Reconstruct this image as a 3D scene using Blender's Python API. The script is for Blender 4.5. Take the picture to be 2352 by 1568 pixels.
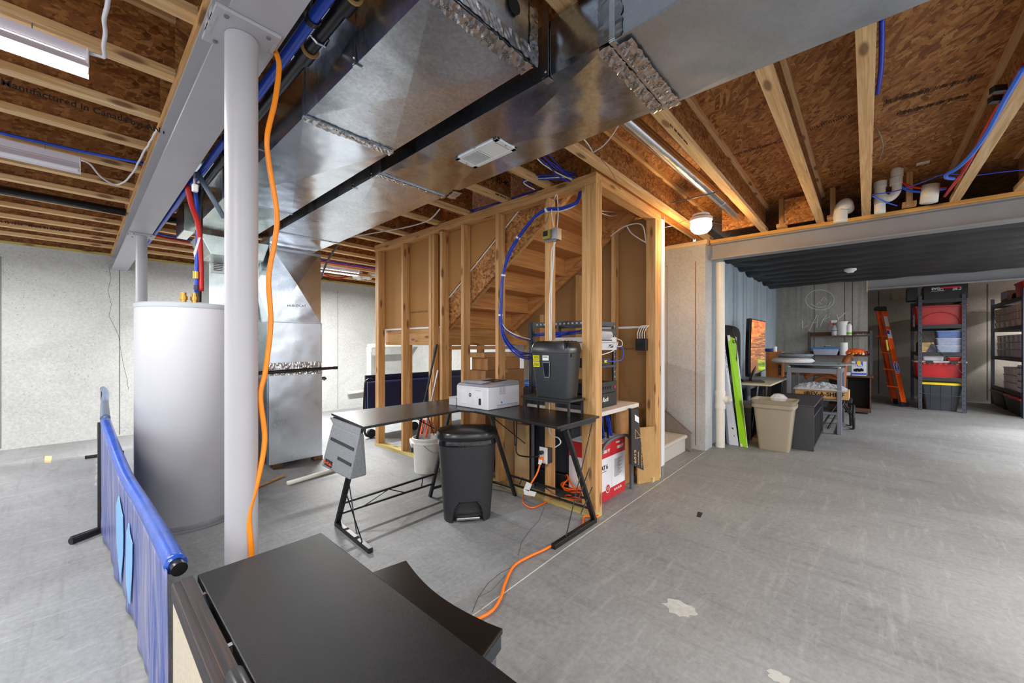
import bpy, bmesh, math, random
from mathutils import Vector, Matrix
random.seed(7)
for o in list(bpy.data.objects): bpy.data.objects.remove(o)
SC = bpy.context.scene
C = SC.collection
# ---------------------------------------------------------------- camera, world, exposure, lights
CF, CCX, CHY, CH = 902.0, 1176.0, 794.0, 1.24
_n = math.hypot(814, 902); BX, BY = 814/_n, 902/_n
RV, FV = (BX, -BY), (BY, BX)
cam = bpy.data.cameras.new('camera'); camo = bpy.data.objects.new('camera', cam); C.objects.link(camo)
camo.location = (0, 0, CH); camo.rotation_euler = (math.pi/2, 0, -math.atan2(BY, BX))
cam.sensor_width = 36; cam.lens = CF*36/2352; cam.shift_y = (CHY-784)/2352; cam.clip_start = .02
SC.camera = camo
W = bpy.data.worlds.new('world'); SC.world = W; W.use_nodes = True
W.node_tree.nodes['Background'].inputs[0].default_value = (.90, .95, 1, 1)
W.node_tree.nodes['Background'].inputs[1].default_value = 1.5
SC.view_settings.view_transform = 'Standard'; SC.view_settings.look = 'None'
SC.view_settings.gamma = 1; SC.view_settings.use_curve_mapping = False
SC.view_settings.exposure = 0.45
def area(name, loc, size, power, col=(1, .985, .965), rot=(0, 0, 0)):
    l = bpy.data.lights.new(name, 'AREA'); l.shape = 'RECTANGLE'; l.size = size[0]; l.size_y = size[1]
    l.energy = power; l.color = col
    o = bpy.data.objects.new(name, l); C.objects.link(o); o.location = loc; o.rotation_euler = rot
    return o
# first two: glow of real shop lights; the rest: added unseen fill lights
LIGHTS = [(-.57, 2.40, 1.2, 36, 2.385), (2.4, 6.0, 1.2, 170, 2.36), (-1.6, .2, 1.2, 60, 2.36),
          (.2, -1.3, 1.2, 46, 2.36), (2.7, -1.6, 1.2, 46, 2.36), (3.6, -3.2, 1.2, 46, 2.36), (12.5, -3.4, 1.2, 130, 2.44), (-1.6, 5.6, 1.2, 90, 2.36), (7.6,-2.9,1.2,80,2.28), (8.7,-3.4,1.2,120,2.28)]
for lx, ly, ln, pw, lz in LIGHTS:
    area('shop_or_fill_glow', (lx, ly, lz-.075), (ln, .08), pw)
def plight(name, loc, power, col, r=.05):
    l = bpy.data.lights.new(name, 'POINT'); l.energy = power; l.color = col; l.shadow_soft_size = r
    o = bpy.data.objects.new(name, l); C.objects.link(o); o.location = loc
plight('bulb_glow', (4.55, 1.3, 2.25), 20, (1, .56, .18), .06)
# ---------------------------------------------------------------- pixel -> point on a plane of the room (metres)
def ray(px, py):
    a = (px-CCX)/CF
    return (a*RV[0]+FV[0], a*RV[1]+FV[1], (CHY-py)/CF)
def gz(px, py, z=0.0):
    d = ray(px, py); t = (z-CH)/d[2]; return Vector((t*d[0], t*d[1], z))
def gx(px, py, x):
    d = ray(px, py); t = x/d[0]; return Vector((x, t*d[1], CH+t*d[2]))
def gy(px, py, y):
    d = ray(px, py); t = y/d[1]; return Vector((t*d[0], y, CH+t*d[2]))
def pw(px, py, w):
    d = ray(px, py); return Vector((d[0]*w, d[1]*w, CH+d[2]*w))
V = Vector
# ---------------------------------------------------------------- mesh building
class MB:
    def __init__(s): s.bm = bmesh.new(); s.sw = None
    def second(s):
        s.sw = len(s.bm.faces); return s
    def poly(s, pts):
        return s.bm.faces.new([s.bm.verts.new(p) for p in pts])
    def box(s, x0, x1, y0, y1, z0, z1):
        if x0 > x1: x0, x1 = x1, x0
        if y0 > y1: y0, y1 = y1, y0
        if z0 > z1: z0, z1 = z1, z0
        v = [s.bm.verts.new(p) for p in ((x0,y0,z0),(x1,y0,z0),(x1,y1,z0),(x0,y1,z0),(x0,y0,z1),(x1,y0,z1),(x1,y1,z1),(x0,y1,z1))]
        for f in ((3,2,1,0),(4,5,6,7),(0,1,5,4),(1,2,6,5),(2,3,7,6),(3,0,4,7)): s.bm.faces.new([v[i] for i in f])
        return s
    def hexa(s, b, t):
        v = [s.bm.verts.new(p) for p in list(b)+list(t)]; n = len(b)
        s.bm.faces.new([v[i] for i in reversed(range(n))]); s.bm.faces.new([v[i+n] for i in range(n)])
        for i in range(n):
            j = (i+1) % n; s.bm.faces.new([v[i], v[j], v[j+n], v[i+n]])
        return s
    def ext(s, pts, vec):
        vec = V(vec); return s.hexa([V(p) for p in pts], [V(p)+vec for p in pts])
    def obox(s, c, dims, rz=0, tilt=None):
        M = Matrix.Translation(V(c)) @ Matrix.Rotation(rz, 4, 'Z')
        if tilt: M = M @ tilt
        a, b, d = dims[0]/2, dims[1]/2, dims[2]/2
        pt = lambda x, y, z: M @ V((x, y, z))
        return s.hexa([pt(-a,-b,-d), pt(a,-b,-d), pt(a,b,-d), pt(-a,b,-d)], [pt(-a,-b,d), pt(a,-b,d), pt(a,b,d), pt(-a,b,d)])
    def bar(s, p, q, w, h=None, up=(0,0,1)):
        p, q = V(p), V(q); h = h or w; d = (q-p).normalized(); u = V(up)
        if abs(d.dot(u)) > .98: u = V((1,0,0))
        r = d.cross(u).normalized()*w/2; u = r.cross(d).normalized()*h/2
        return s.hexa([p-r-u, p+r-u, p+r+u, p-r+u], [q-r-u, q+r-u, q+r+u, q-r+u])
    def tube(s, pts, r, n=8, caps=True):
        pts = [V(p) for p in pts]; rings = []; prev = None
        for i, p in enumerate(pts):
            d = (pts[min(i+1, len(pts)-1)]-pts[max(i-1, 0)])
            d = d.normalized() if d.length > 1e-9 else V((0,0,1))
            if prev is None:
                u = V((0,0,1)) if abs(d.z) < .9 else V((1,0,0))
                prev = d.cross(u).normalized()
            a = (prev-d*prev.dot(d)).normalized(); prev = a; b = d.cross(a)
            rr = r[i] if isinstance(r, (list, tuple)) else r
            rings.append([s.bm.verts.new(p+(a*math.cos(2*math.pi*k/n)+b*math.sin(2*math.pi*k/n))*rr) for k in range(n)])
        for a, b in zip(rings, rings[1:]):
            for k in range(n): s.bm.faces.new([a[k], a[(k+1)%n], b[(k+1)%n], b[k]])
        if caps: s.bm.faces.new(rings[0][::-1]); s.bm.faces.new(rings[-1])
        return s
    def lathe(s, prof, c, n=32, ax='z', sx=1, sy=1, caps=True):
        rings = []
        for r, z in prof:
            ring = []
            for k in range(n):
                a = 2*math.pi*k/n; x, y = r*math.cos(a)*sx, r*math.sin(a)*sy
                p = (x, y, z) if ax == 'z' else ((x, z, -y) if ax == 'y' else (z, x, y))
                ring.append(s.bm.verts.new(V(c)+V(p)))
            rings.append(ring)
        for a, b in zip(rings, rings[1:]):
            for k in range(n): s.bm.faces.new([a[k], a[(k+1)%n], b[(k+1)%n], b[k]])
        if caps: s.bm.faces.new(rings[0][::-1]); s.bm.faces.new(rings[-1])
        return s
    def grid(s, fn, nu, nv):
        g = [[s.bm.verts.new(fn(i/nu, j/nv)) for j in range(nv+1)] for i in range(nu+1)]
        for i in range(nu):
            for j in range(nv): s.bm.faces.new([g[i][j], g[i+1][j], g[i+1][j+1], g[i][j+1]])
        return s
    def build(s, name, mat, parent=None, bev=0, smooth=False, solid=0, label=None, base=None, kind=None):
        if s.sw is not None:
            for i, f_ in enumerate(s.bm.faces): f_.material_index = 1 if i >= s.sw else 0
        bmesh.ops.recalc_face_normals(s.bm, faces=s.bm.faces)
        me = bpy.data.meshes.new(name)
        if parent is None:
            if base is None:
                vs = [v.co for v in s.bm.verts]
                lo = [min(v[i] for v in vs) for i in range(3)]; hi = [max(v[i] for v in vs) for i in range(3)]
                base = V(((lo[0]+hi[0])/2, (lo[1]+hi[1])/2, lo[2]))
            org = V(base)
        else: org = V(parent['_o'])
        bmesh.ops.translate(s.bm, verts=s.bm.verts, vec=-org)
        s.bm.to_mesh(me); s.bm.free()
        for q_ in (mat if isinstance(mat, (list, tuple)) else [mat]): me.materials.append(q_)
        o = bpy.data.objects.new(name, me); C.objects.link(o)
        if parent is None: o.location = org
        else: o.parent = parent
        o['_o'] = list(org)
        if smooth:
            for p in me.polygons: p.use_smooth = True
            if smooth != 'all':
                m = o.modifiers.new('w', 'EDGE_SPLIT'); m.split_angle = math.radians(40)
        if solid:
            m = o.modifiers.new('s', 'SOLIDIFY'); m.thickness = solid; m.offset = 0
        if bev:
            m = o.modifiers.new('b', 'BEVEL'); m.width = bev; m.segments = 2; m.limit_method = 'ANGLE'; m.angle_limit = .6
            m.use_clamp_overlap = True
        if label: o['label'] = label
        if kind: o['kind'] = kind
        return o
def tag(o, label, cat, group=None, kind=None):
    o['label'] = label; o['category'] = cat
    if group: o['group'] = group
    if kind: o['kind'] = kind
    return o
def root(name, label, cat, loc, group=None):
    o = bpy.data.objects.new(name, None); C.objects.link(o); o.location = V(loc); o['_o'] = list(loc)
    o.empty_display_size = .05
    return tag(o, label, cat, group)
def dup(src, delta, label=None, group=None):
    def rec(o, par):
        c = o.copy(); C.objects.link(c)
        if par is not None: c.parent = par
        for ch in [x for x in bpy.data.objects if x.parent == o and x != c]: rec(ch, c)
        return c
    r = rec(src, None); r.location = src.location+V(delta)
    if label: r['label'] = label
    if group: r['group'] = group
    return r
def B(name, b, mat, parent=None, bev=0, **k):
    return MB().box(*b).build(name, mat, parent, bev, **k)
def text(s, size, org, right, up, mat, parent, name='lettering', off=.0008, bold=0, label=None, ital=0):
    cu = bpy.data.curves.new('t', 'FONT'); cu.body = s; cu.size = size; cu.extrude = .0004; cu.offset = bold; cu.align_x = 'CENTER'; cu.align_y = 'CENTER'
    cu.shear = ital; cu.resolution_u = 3
    to = bpy.data.objects.new('t', cu); C.objects.link(to)
    bpy.context.view_layer.update()
    me = bpy.data.meshes.new_from_object(to.evaluated_get(bpy.context.evaluated_depsgraph_get()))
    bpy.data.objects.remove(to); bpy.data.curves.remove(cu)
    r = V(right).normalized(); u = V(up); u = (u-r*u.dot(r)).normalized(); n = r.cross(u)
    po = V(parent['_o'])
    M = Matrix(((r.x,u.x,n.x,0),(r.y,u.y,n.y,0),(r.z,u.z,n.z,0),(0,0,0,1)))
    M.translation = V(org)+n*off-po
    me.transform(M); me.materials.clear(); me.materials.append(mat)
    o = bpy.data.objects.new(name, me); C.objects.link(o); o.parent = parent; o['_o'] = list(po)
    if label: o['label'] = label
    return o
def cat_pts(a, b, sag, n=12):
    a, b = V(a), V(b); return [a.lerp(b, i/n)-V((0,0,sag*4*(i/n)*(1-i/n))) for i in range(n+1)]
def spline(pts, n=6):
    pts = [V(p) for p in pts]; out = []
    for i in range(len(pts)-1):
        p0 = pts[max(i-1,0)]; p1 = pts[i]; p2 = pts[i+1]; p3 = pts[min(i+2, len(pts)-1)]
        for k in range(n):
            t = k/n; out.append(.5*((2*p1)+(p2-p0)*t+(2*p0-5*p1+4*p2-p3)*t*t+(3*p1-p0-3*p2+p3)*t**3))
    return out+[pts[-1]]
# ---------------------------------------------------------------- materials
def lin(c):
    c = c/255.0; return c/12.92 if c <= .04045 else ((c+.055)/1.055)**2.4
def rgb(r, g, b): return (lin(r), lin(g), lin(b), 1)
_mats = {}
def nm(name):
    m = bpy.data.materials.new(name); m.use_nodes = True; nt = m.node_tree
    return m, nt, nt.nodes['Principled BSDF']
def coords(nt, scale=(1,1,1), rot=(0,0,0), loc=(0,0,0)):
    tc = nt.nodes.new('ShaderNodeTexCoord'); mp = nt.nodes.new('ShaderNodeMapping')
    nt.links.new(tc.outputs['Object'], mp.inputs[0]); mp.inputs['Scale'].default_value = scale
    mp.inputs['Rotation'].default_value = rot; mp.inputs['Location'].default_value = loc
    return mp.outputs[0]
def noise(nt, vec, sc, det=4, rough=.6, dist=0):
    n = nt.nodes.new('ShaderNodeTexNoise'); n.inputs['Scale'].default_value = sc; n.inputs['Detail'].default_value = det
    n.inputs['Roughness'].default_value = rough; n.inputs['Distortion'].default_value = dist
    nt.links.new(vec, n.inputs['Vector']); return n.outputs['Fac']
def ramp(nt, fac, stops, mode='LINEAR'):
    r = nt.nodes.new('ShaderNodeValToRGB'); r.color_ramp.interpolation = mode; e = r.color_ramp.elements
    while len(e) < len(stops): e.new(.5)
    for i, (p, c) in enumerate(stops): e[i].position = p; e[i].color = c
    nt.links.new(fac, r.inputs[0]); return r.outputs[0]
def mixc(nt, fac, a, b, mode='MIX'):
    m = nt.nodes.new('ShaderNodeMix'); m.data_type = 'RGBA'; m.blend_type = mode
    for s, v in ((m.inputs[0], fac), (m.inputs[6], a), (m.inputs[7], b)):
        if hasattr(v, 'is_output'): nt.links.new(v, s)
        else: s.default_value = v
    return m.outputs[2]
def bump(nt, h, p, st=.3, d=.01):
    b = nt.nodes.new('ShaderNodeBump'); b.inputs['Strength'].default_value = st; b.inputs['Distance'].default_value = d
    nt.links.new(h, b.inputs['Height']); nt.links.new(b.outputs[0], p.inputs['Normal'])
def mth(nt, op, a, b=0.0):
    m = nt.nodes.new('ShaderNodeMath'); m.operation = op
    for s, v in ((m.inputs[0], a), (m.inputs[1], b)):
        if hasattr(v, 'is_output'): nt.links.new(v, s)
        else: s.default_value = v
    return m.outputs[0]
def G(v): return (v, v, v, 1)
def plain(r, g, b, rough=.5, metal=0, var=.12, sc=9, spec=.5, bmp=0, coat=0):
    k = ('p', r, g, b, rough, metal, var, sc, bmp)
    if k in _mats: return _mats[k]
    m, nt, p = nm('paint_%d_%d_%d' % (r, g, b))
    f = noise(nt, coords(nt), sc, 5, .65)
    c = rgb(r, g, b); lo = tuple(x*(1-var) for x in c[:3])+(1,); hi = tuple(min(1, x*(1+var)) for x in c[:3])+(1,)
    nt.links.new(ramp(nt, f, [(.3, lo), (.7, hi)]), p.inputs['Base Color'])
    p.inputs['Roughness'].default_value = rough; p.inputs['Metallic'].default_value = metal
    p.inputs['Specular IOR Level'].default_value = spec
    if bmp: bump(nt, noise(nt, coords(nt), bmp, 3), p, .35, .003)
    _mats[k] = m; return m
def wood(ax='z', a=(178,124,68), b=(206,156,98), c=(226,186,132), knots=1, fine=1):
    k = ('w', ax, a, b, c, knots)
    if k in _mats: return _mats[k]
    m, nt, p = nm('wood_'+ax)
    oi = nt.nodes.new('ShaderNodeObjectInfo')
    sc = {'x': (1.1, 22, 22), 'y': (22, 1.1, 22), 'z': (22, 22, 1.1)}[ax]
    vec = coords(nt, sc)
    ad = nt.nodes.new('ShaderNodeVectorMath'); ad.operation = 'ADD'; nt.links.new(vec, ad.inputs[0])
    mm = mth(nt, 'MULTIPLY', oi.outputs['Random'], 37.0); cb = nt.nodes.new('ShaderNodeCombineXYZ')
    for i in range(3): nt.links.new(mm, cb.inputs[i])
    nt.links.new(cb.outputs[0], ad.inputs[1]); vec = ad.outputs[0]
    f = noise(nt, vec, 1.3, 4, .6, 1.2)
    col = ramp(nt, f, [(.25, rgb(*a)), (.5, rgb(*b)), (.75, rgb(*c))])
    f2 = noise(nt, coords(nt, {'x': (3, 160, 160), 'y': (160, 3, 160), 'z': (160, 160, 3)}[ax]), 1, 3)
    col = mixc(nt, mth(nt, 'MULTIPLY', ramp(nt, f2, [(.45, G(0)), (.75, G(1))]), .28), col, rgb(120, 72, 30))
    if knots:
        vo = nt.nodes.new('ShaderNodeTexVoronoi'); vo.inputs['Scale'].default_value = 1
        nt.links.new(coords(nt, {'x': (3.2, 11, 11), 'y': (11, 3.2, 11), 'z': (11, 11, 3.2)}[ax]), vo.inputs['Vector'])
        mk = ramp(nt, vo.outputs['Distance'], [(.12, G(1)), (.22, G(0))])
        col = mixc(nt, mth(nt, 'MULTIPLY', mk, .75), col, rgb(92, 48, 20))
    nt.links.new(col, p.inputs['Base Color']); p.inputs['Roughness'].default_value = .65
    bump(nt, f2, p, .15, .002)
    _mats[k] = m; return m
def osb(name='osb', a=(122,72,30), b=(158,100,48), c=(188,130,70), d=(206,154,92), sc=1.0):
    k = ('osb', name)
    if k in _mats: return _mats[k]
    m, nt, p = nm(name); cols = []
    for i, (ang, s1, s2) in enumerate(((.15, 7, 34), (.9, 10, 44), (-.3, 8, 40), (-.75, 11, 52))):
        v = coords(nt, (1, 1, 1), (ang*.6, 0, ang))
        mp = nt.nodes.new('ShaderNodeMapping'); mp.inputs['Scale'].default_value = (s1*sc, s2*sc, s2*sc); nt.links.new(v, mp.inputs[0])
        # warp the domain a little so that flakes are not straight cells
        nz = nt.nodes.new('ShaderNodeTexNoise'); nz.inputs['Scale'].default_value = 4; nz.inputs['Detail'].default_value = 1; nt.links.new(v, nz.inputs['Vector'])
        mx = nt.nodes.new('ShaderNodeVectorMath'); mx.operation = 'MULTIPLY_ADD'; nt.links.new(nz.outputs['Color'], mx.inputs[0])
        mx.inputs[1].default_value = (.9, .9, .9); nt.links.new(mp.outputs[0], mx.inputs[2])
        vo = nt.nodes.new('ShaderNodeTexVoronoi'); vo.inputs['Scale'].default_value = 1; nt.links.new(mx.outputs[0], vo.inputs['Vector'])
        sep = nt.nodes.new('ShaderNodeSeparateColor'); nt.links.new(vo.outputs['Color'], sep.inputs[0])
        cols.append((sep.outputs[0], sep.outputs[1], sep.outputs[2]))
    base = ramp(nt, cols[0][0], [(0, rgb(*a)), (.3, rgb(*b)), (.7, rgb(*c)), (1, rgb(*d))])
    for i in (1, 2, 3):
        cc = ramp(nt, cols[i][0], [(0, rgb(*a)), (.25, rgb(*b)), (.75, rgb(*c)), (1, rgb(*d))])
        base = mixc(nt, ramp(nt, cols[i][1], [(.5, G(0)), (.53, G(1))]), base, cc)
    fn = noise(nt, coords(nt), 60, 3)
    base = mixc(nt, mth(nt, 'MULTIPLY', ramp(nt, fn, [(.52, G(0)), (.7, G(1))]), .35), base, rgb(60, 30, 12))
    nt.links.new(base, p.inputs['Base Color']); p.inputs['Roughness'].default_value = .6
    bump(nt, cols[1][2], p, .2, .002)
    _mats[k] = m; return m
def concrete(name, lo, hi, pit=.5, streak=(1,1,1), rough=.75, tint=None, board=0, spots=(96,90,82), big=.9):
    k = ('c', name)
    if k in _mats: return _mats[k]
    m, nt, p = nm(name)
    f = noise(nt, coords(nt, streak), big, 9, .62, .6); g = noise(nt, coords(nt), 38, 6, .7)
    col = ramp(nt, f, [(.32, rgb(*lo)), (.68, rgb(*hi))])
    col = mixc(nt, .35, col, ramp(nt, g, [(.3, rgb(*[int(x*.86) for x in lo])), (.7, rgb(*[min(255, int(x*1.06)) for x in hi]))]))
    if pit:
        for scl, th in ((16, .055), (34, .10)):
            vo = nt.nodes.new('ShaderNodeTexVoronoi'); vo.inputs['Scale'].default_value = scl
            nt.links.new(coords(nt, (1, 1, 1.3)), vo.inputs['Vector'])
            sp = nt.nodes.new('ShaderNodeSeparateColor'); nt.links.new(vo.outputs['Color'], sp.inputs[0])
            sel = ramp(nt, sp.outputs[0], [(1-pit, G(0)), (1-pit+.02, G(1))])
            mk = mth(nt, 'MULTIPLY', ramp(nt, vo.outputs['Distance'], [(th, G(1)), (th*2.4, G(0))]), sel)
            patch = ramp(nt, noise(nt, coords(nt, (1,1,1)), 1.7, 3), [(.42, G(.1)), (.6, G(1))])
            col = mixc(nt, mth(nt, 'MULTIPLY', mth(nt, 'MULTIPLY', mk, patch), .8), col, rgb(*spots))
    if board:
        wv = noise(nt, coords(nt, (board, board, .25)), 1, 3, .6)
        col = mixc(nt, mth(nt, 'MULTIPLY', ramp(nt, wv, [(.5, G(0)), (.66, G(1))]), .45), col, rgb(*[int(x*.66) for x in lo]))
    nt.links.new(col, p.inputs['Base Color']); p.inputs['Roughness'].default_value = rough
    bump(nt, g, p, .2, .004)
    _mats[k] = m; return m
def galv(name='galvanized', base=.62, rough=.3, var=.12, tint=(.90,.965,1.05), scr=1):
    k = ('g', name)
    if k in _mats: return _mats[k]
    m, nt, p = nm(name)
    vo = nt.nodes.new('ShaderNodeTexVoronoi'); vo.inputs['Scale'].default_value = 90; nt.links.new(coords(nt), vo.inputs['Vector'])
    sp = nt.nodes.new('ShaderNodeSeparateColor'); nt.links.new(vo.outputs['Color'], sp.inputs[0])
    f = noise(nt, coords(nt), 2.2, 6, .6, 1)
    lo = tuple(base*(1-var)*t for t in tint)+(1,); hi = tuple(min(1, base*(1+var)*t) for t in tint)+(1,)
    col = ramp(nt, mth(nt, 'ADD', mth(nt, 'MULTIPLY', f, .8), mth(nt, 'MULTIPLY', sp.outputs[0], .2)), [(.3, lo), (.7, hi)])
    sc = noise(nt, coords(nt, (30, 2, 30), (0, 0, .12)), 1, 6, .7)
    col = mixc(nt, mth(nt, 'MULTIPLY', ramp(nt, sc, [(.62, G(0)), (.72, G(1))]), .35*scr), col, G(base*1.35))
    nt.links.new(col, p.inputs['Base Color']); p.inputs['Metallic'].default_value = 1
    nt.links.new(ramp(nt, f, [(.3, G(rough*.8)), (.7, G(rough*1.35))]), p.inputs['Roughness'])
    bump(nt, noise(nt, coords(nt), 2.6, 2), p, .35, .03)
    _mats[k] = m; return m
def fabric(name, a, b, sc=260, rough=.9, st=(1,1,1)):
    k = ('f', name)
    if k in _mats: return _mats[k]
    m, nt, p = nm(name)
    f = noise(nt, coords(nt, st), sc, 3, .7); nt.links.new(ramp(nt, f, [(.35, rgb(*a)), (.65, rgb(*b))]), p.inputs['Base Color'])
    p.inputs['Roughness'].default_value = rough; bump(nt, f, p, .3, .002)
    _mats[k] = m; return m
def emis(name, col, st):
    k = ('e', name)
    if k in _mats: return _mats[k]
    m, nt, p = nm(name); p.inputs['Base Color'].default_value = col; p.inputs['Emission Color'].default_value = col
    p.inputs['Emission Strength'].default_value = st; _mats[k] = m; return m
def clear(name, col=(1,1,1,1), rough=.1, alpha=.35):
    k = ('cl', name)
    if k in _mats: return _mats[k]
    m, nt, p = nm(name); p.inputs['Base Color'].default_value = col; p.inputs['Roughness'].default_value = rough
    p.inputs['Alpha'].default_value = alpha; _mats[k] = m; return m
BLK = plain(24, 24, 26, .45); BLKM = plain(20, 20, 22, .35); DKG = plain(52, 55, 60, .5); WHT = plain(232, 232, 230, .5, var=.04)
PVC = plain(228, 226, 216, .35, var=.05); RED = plain(196, 26, 24, .35); BLU = plain(12, 70, 196, .35); ORG = plain(240, 120, 22, .45)
CARD = plain(186, 142, 94, .8, var=.06); STEEL = plain(176, 175, 180, .42, var=.05, sc=3); GREYM = plain(112, 112, 118, .4)
CHROME = plain(200, 200, 205, .15, 1); BRASS = plain(190, 150, 80, .3, 1); INK = plain(30, 26, 24, .8)
OSB = osb(); OSBW = osb('osb_web', (104,62,28), (138,88,44), (166,112,60), (186,134,80), 1.2)
WX, WY, WZ = wood('x'), wood('y'), wood('z')
WJ = wood('x', (190,146,94), (220,180,126), (240,210,164), knots=1)
FOIL = plain(205, 205, 208, .28, 1, .1, 60, bmp=45); GALV = galv()
# ================================================================ THE SETTING
ZJ = 2.49; ZC = 2.79
FLM = concrete('floor_concrete', (112,114,116), (152,155,157), pit=.0, streak=(1.1,.8,1), rough=.55)
_nt = FLM.node_tree; _p = _nt.nodes['Principled BSDF']; _lk = _p.inputs['Base Color'].links[0]; _c = _lk.from_socket
_s1 = noise(_nt, coords(_nt, (14, 1.6, 1), (0, 0, .9)), 1, 7, .7, .8); _c = mixc(_nt, mth(_nt, 'MULTIPLY', ramp(_nt, _s1, [(.52, G(0)), (.74, G(1))]), .42), _c, rgb(86,87,88))
_s2 = noise(_nt, coords(_nt, (2.2, 18, 1), (0, 0, .3)), 1, 7, .7, .6); _c = mixc(_nt, mth(_nt, 'MULTIPLY', ramp(_nt, _s2, [(.54, G(0)), (.74, G(1))]), .4), _c, rgb(180,182,184))
_s3 = noise(_nt, coords(_nt), 4.5, 9, .75, 1.5); _c = mixc(_nt, mth(_nt, 'MULTIPLY', ramp(_nt, _s3, [(.60, G(0)), (.70, G(1))]), .45), _c, rgb(82,82,82))
_nt.links.new(_c, _p.inputs['Base Color'])
fl = MB().box(-4.5, 14.5, -6.5, 8.2, -.12, 0).build('floor', FLM, kind='structure', base=(0,0,0))
def line_on_floor(name, pts, w, mat):
    m = MB()
    for a, b in zip(pts, pts[1:]):
        a, b = V(a), V(b); d = (b-a).normalized(); n = V((-d.y, d.x, 0))*w/2; e = d*w*.3
        m.hexa([a-n-e, b-n+e, b+n+e, a+n-e], [p+V((0,0,.0012)) for p in (a-n-e, b-n+e, b+n+e, a+n-e)])
    return m.build(name, mat, fl)
line_on_floor('control_joint', [gz(1619,1037), gz(1300,1258), gz(1105,1400), gz(900,1540)], .006, plain(196,196,190,.8))
line_on_floor('crack', [gz(1085,1405), gz(1098,1372), gz(1120,1340), gz(1150,1315), gz(1180,1300)], .003, plain(84,82,80,.8))
line_on_floor('crack', [gz(1250,1165), gz(1238,1195), gz(1215,1220), gz(1198,1245), gz(1190,1275)], .003, plain(92,90,88,.8))
line_on_floor('crack', [gz(1098,1372), gz(1130,1355), gz(1160,1322)], .0025, plain(96,94,92,.8))
def blob(name, c, rx, ry, mat, n=22, seed=1):
    rnd = random.Random(seed); m = MB(); c = V(c); ps = []
    for k in range(n):
        a = 2*math.pi*k/n; s = rnd.uniform(.72, 1.15); ps.append(c+V((rx*s*math.cos(a), ry*s*math.sin(a), 0)))
    m.hexa(ps, [p+V((0,0,.0015)) for p in ps]); return m.build(name, mat, fl)
blob('patch', gz(1560,1395), .06, .075, plain(178,178,174,.8,var=.16,sc=30), seed=3)
blob('patch', gz(1790,1556), .03, .04, plain(176,176,172,.8), seed=5)
o = MB().ext([gz(1600,1186,.001), gz(1603,1175,.001), gz(1614,1178,.001), gz(1609,1188,.001)], (0,0,.002)).build('tape_scrap', INK)
tag(o, 'small black scrap lying on the open concrete floor right of the desk', 'scrap')
o = MB().ext([gz(102,1063,.001), gz(103,1047,.001), gz(120,1047,.001), gz(117,1063,.001)], (0,0,.001)).build('tape_scrap', plain(196,176,134,.8))
tag(o, 'tan square of masking tape stuck on the floor near the back concrete wall', 'tape')
ce = MB().box(-4.5, 5.15, -6.5, 8.2, ZC, ZC+.03).build('ceiling', OSB, kind='structure', base=(0,0,ZC))
MB().box(5.15, 14.5, -6.5, 1.6, ZC, ZC+.03).build('ceiling_storage', OSBW, kind='structure')
CW = concrete('wall_concrete', (158,159,157), (196,198,196), pit=.35, rough=.8)
CWP = concrete('wall_concrete_pier', (170,171,172), (204,206,208), pit=.25, rough=.8, spots=(140,104,72))
CB = concrete('wall_concrete_blue', (146,160,170), (184,198,208), pit=.6, rough=.8, board=9, spots=(60,66,72))
CG = concrete('wall_concrete_rough', (136,135,130), (184,183,177), pit=.6, rough=.85, board=6, spots=(196,194,186))
CA = concrete('wall_concrete_alcove', (132,124,114), (168,160,150), pit=.4, rough=.85)
YB = 7.62
wb = MB().box(-4.5, 5.3, YB, YB+.2, 0, 2.46).build('wall_back', CW, kind='structure')
DK = plain(96, 92, 86, .9)
def vseam(wall, x0, x1, y0, y1, z0, z1, mat=DK, name='form_seam'): return B(name, (x0,x1,y0,y1,z0,z1), mat, wall)
for px in (2, 275, 776):
    p = gy(px, 900, YB); vseam(wb, p.x-.004, p.x+.004, YB-.002, YB+.001, .02, 2.3)
ck = [gy(x, y, YB) for x, y in ((250,612),(254,640),(248,668),(256,700),(250,725),(262,748),(272,770),(277,800),(284,840),(292,870),(295,895))]
MB().tube([p-V((0,.0,0)) for p in ck], .002, 4).build('crack', DK, wb)
pr_ = MB().box(4.97, 5.24, 1.41, 5.6, 0, 2.44).build('wall_stair', CWP, kind='structure')
for py_, w in ((1.86, .006), (1.52, .012)):
    vseam(pr_, 4.9685, 4.971, py_-w/2, py_+w/2, .05, 2.25, plain(150,120,92,.9))
MB().box(5.0, 5.24, 5.6, YB, 0, 2.44).build('wall_stair_rear', CW, kind='structure')
o = MB().box(4.955, 5.24, 1.39, 4.6, 2.44, ZJ).build('sill_plate', wood('y', (206,170,120), (226,196,150), (240,216,176)))
tag(o, 'pale wooden sill plate on top of the concrete wall beside the stairs', 'plate')
GX = 10.2
wr = MB().box(5.24, GX+.2, 1.45, 1.6, 0, 2.72).build('wall_right', CB, kind='structure')
for px in (1684, 1707, 1747, 1762, 1783):
    p = gy(px, 700, 1.45); vseam(wr, p.x-.006, p.x+.006, 1.4485, 1.451, .05, 2.6, plain(92,100,106,.9))
wg = MB().box(GX, GX+.2, -.02, 1.45, 0, 2.56).build('wall_far', CG, kind='structure')
for px in (1870, 1940, 1958):
    p = gx(px, 700, GX); vseam(wg, GX-.0015, GX+.001, p.y-.008, p.y+.008, .05, 2.5, plain(104,102,96,.9))
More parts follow.
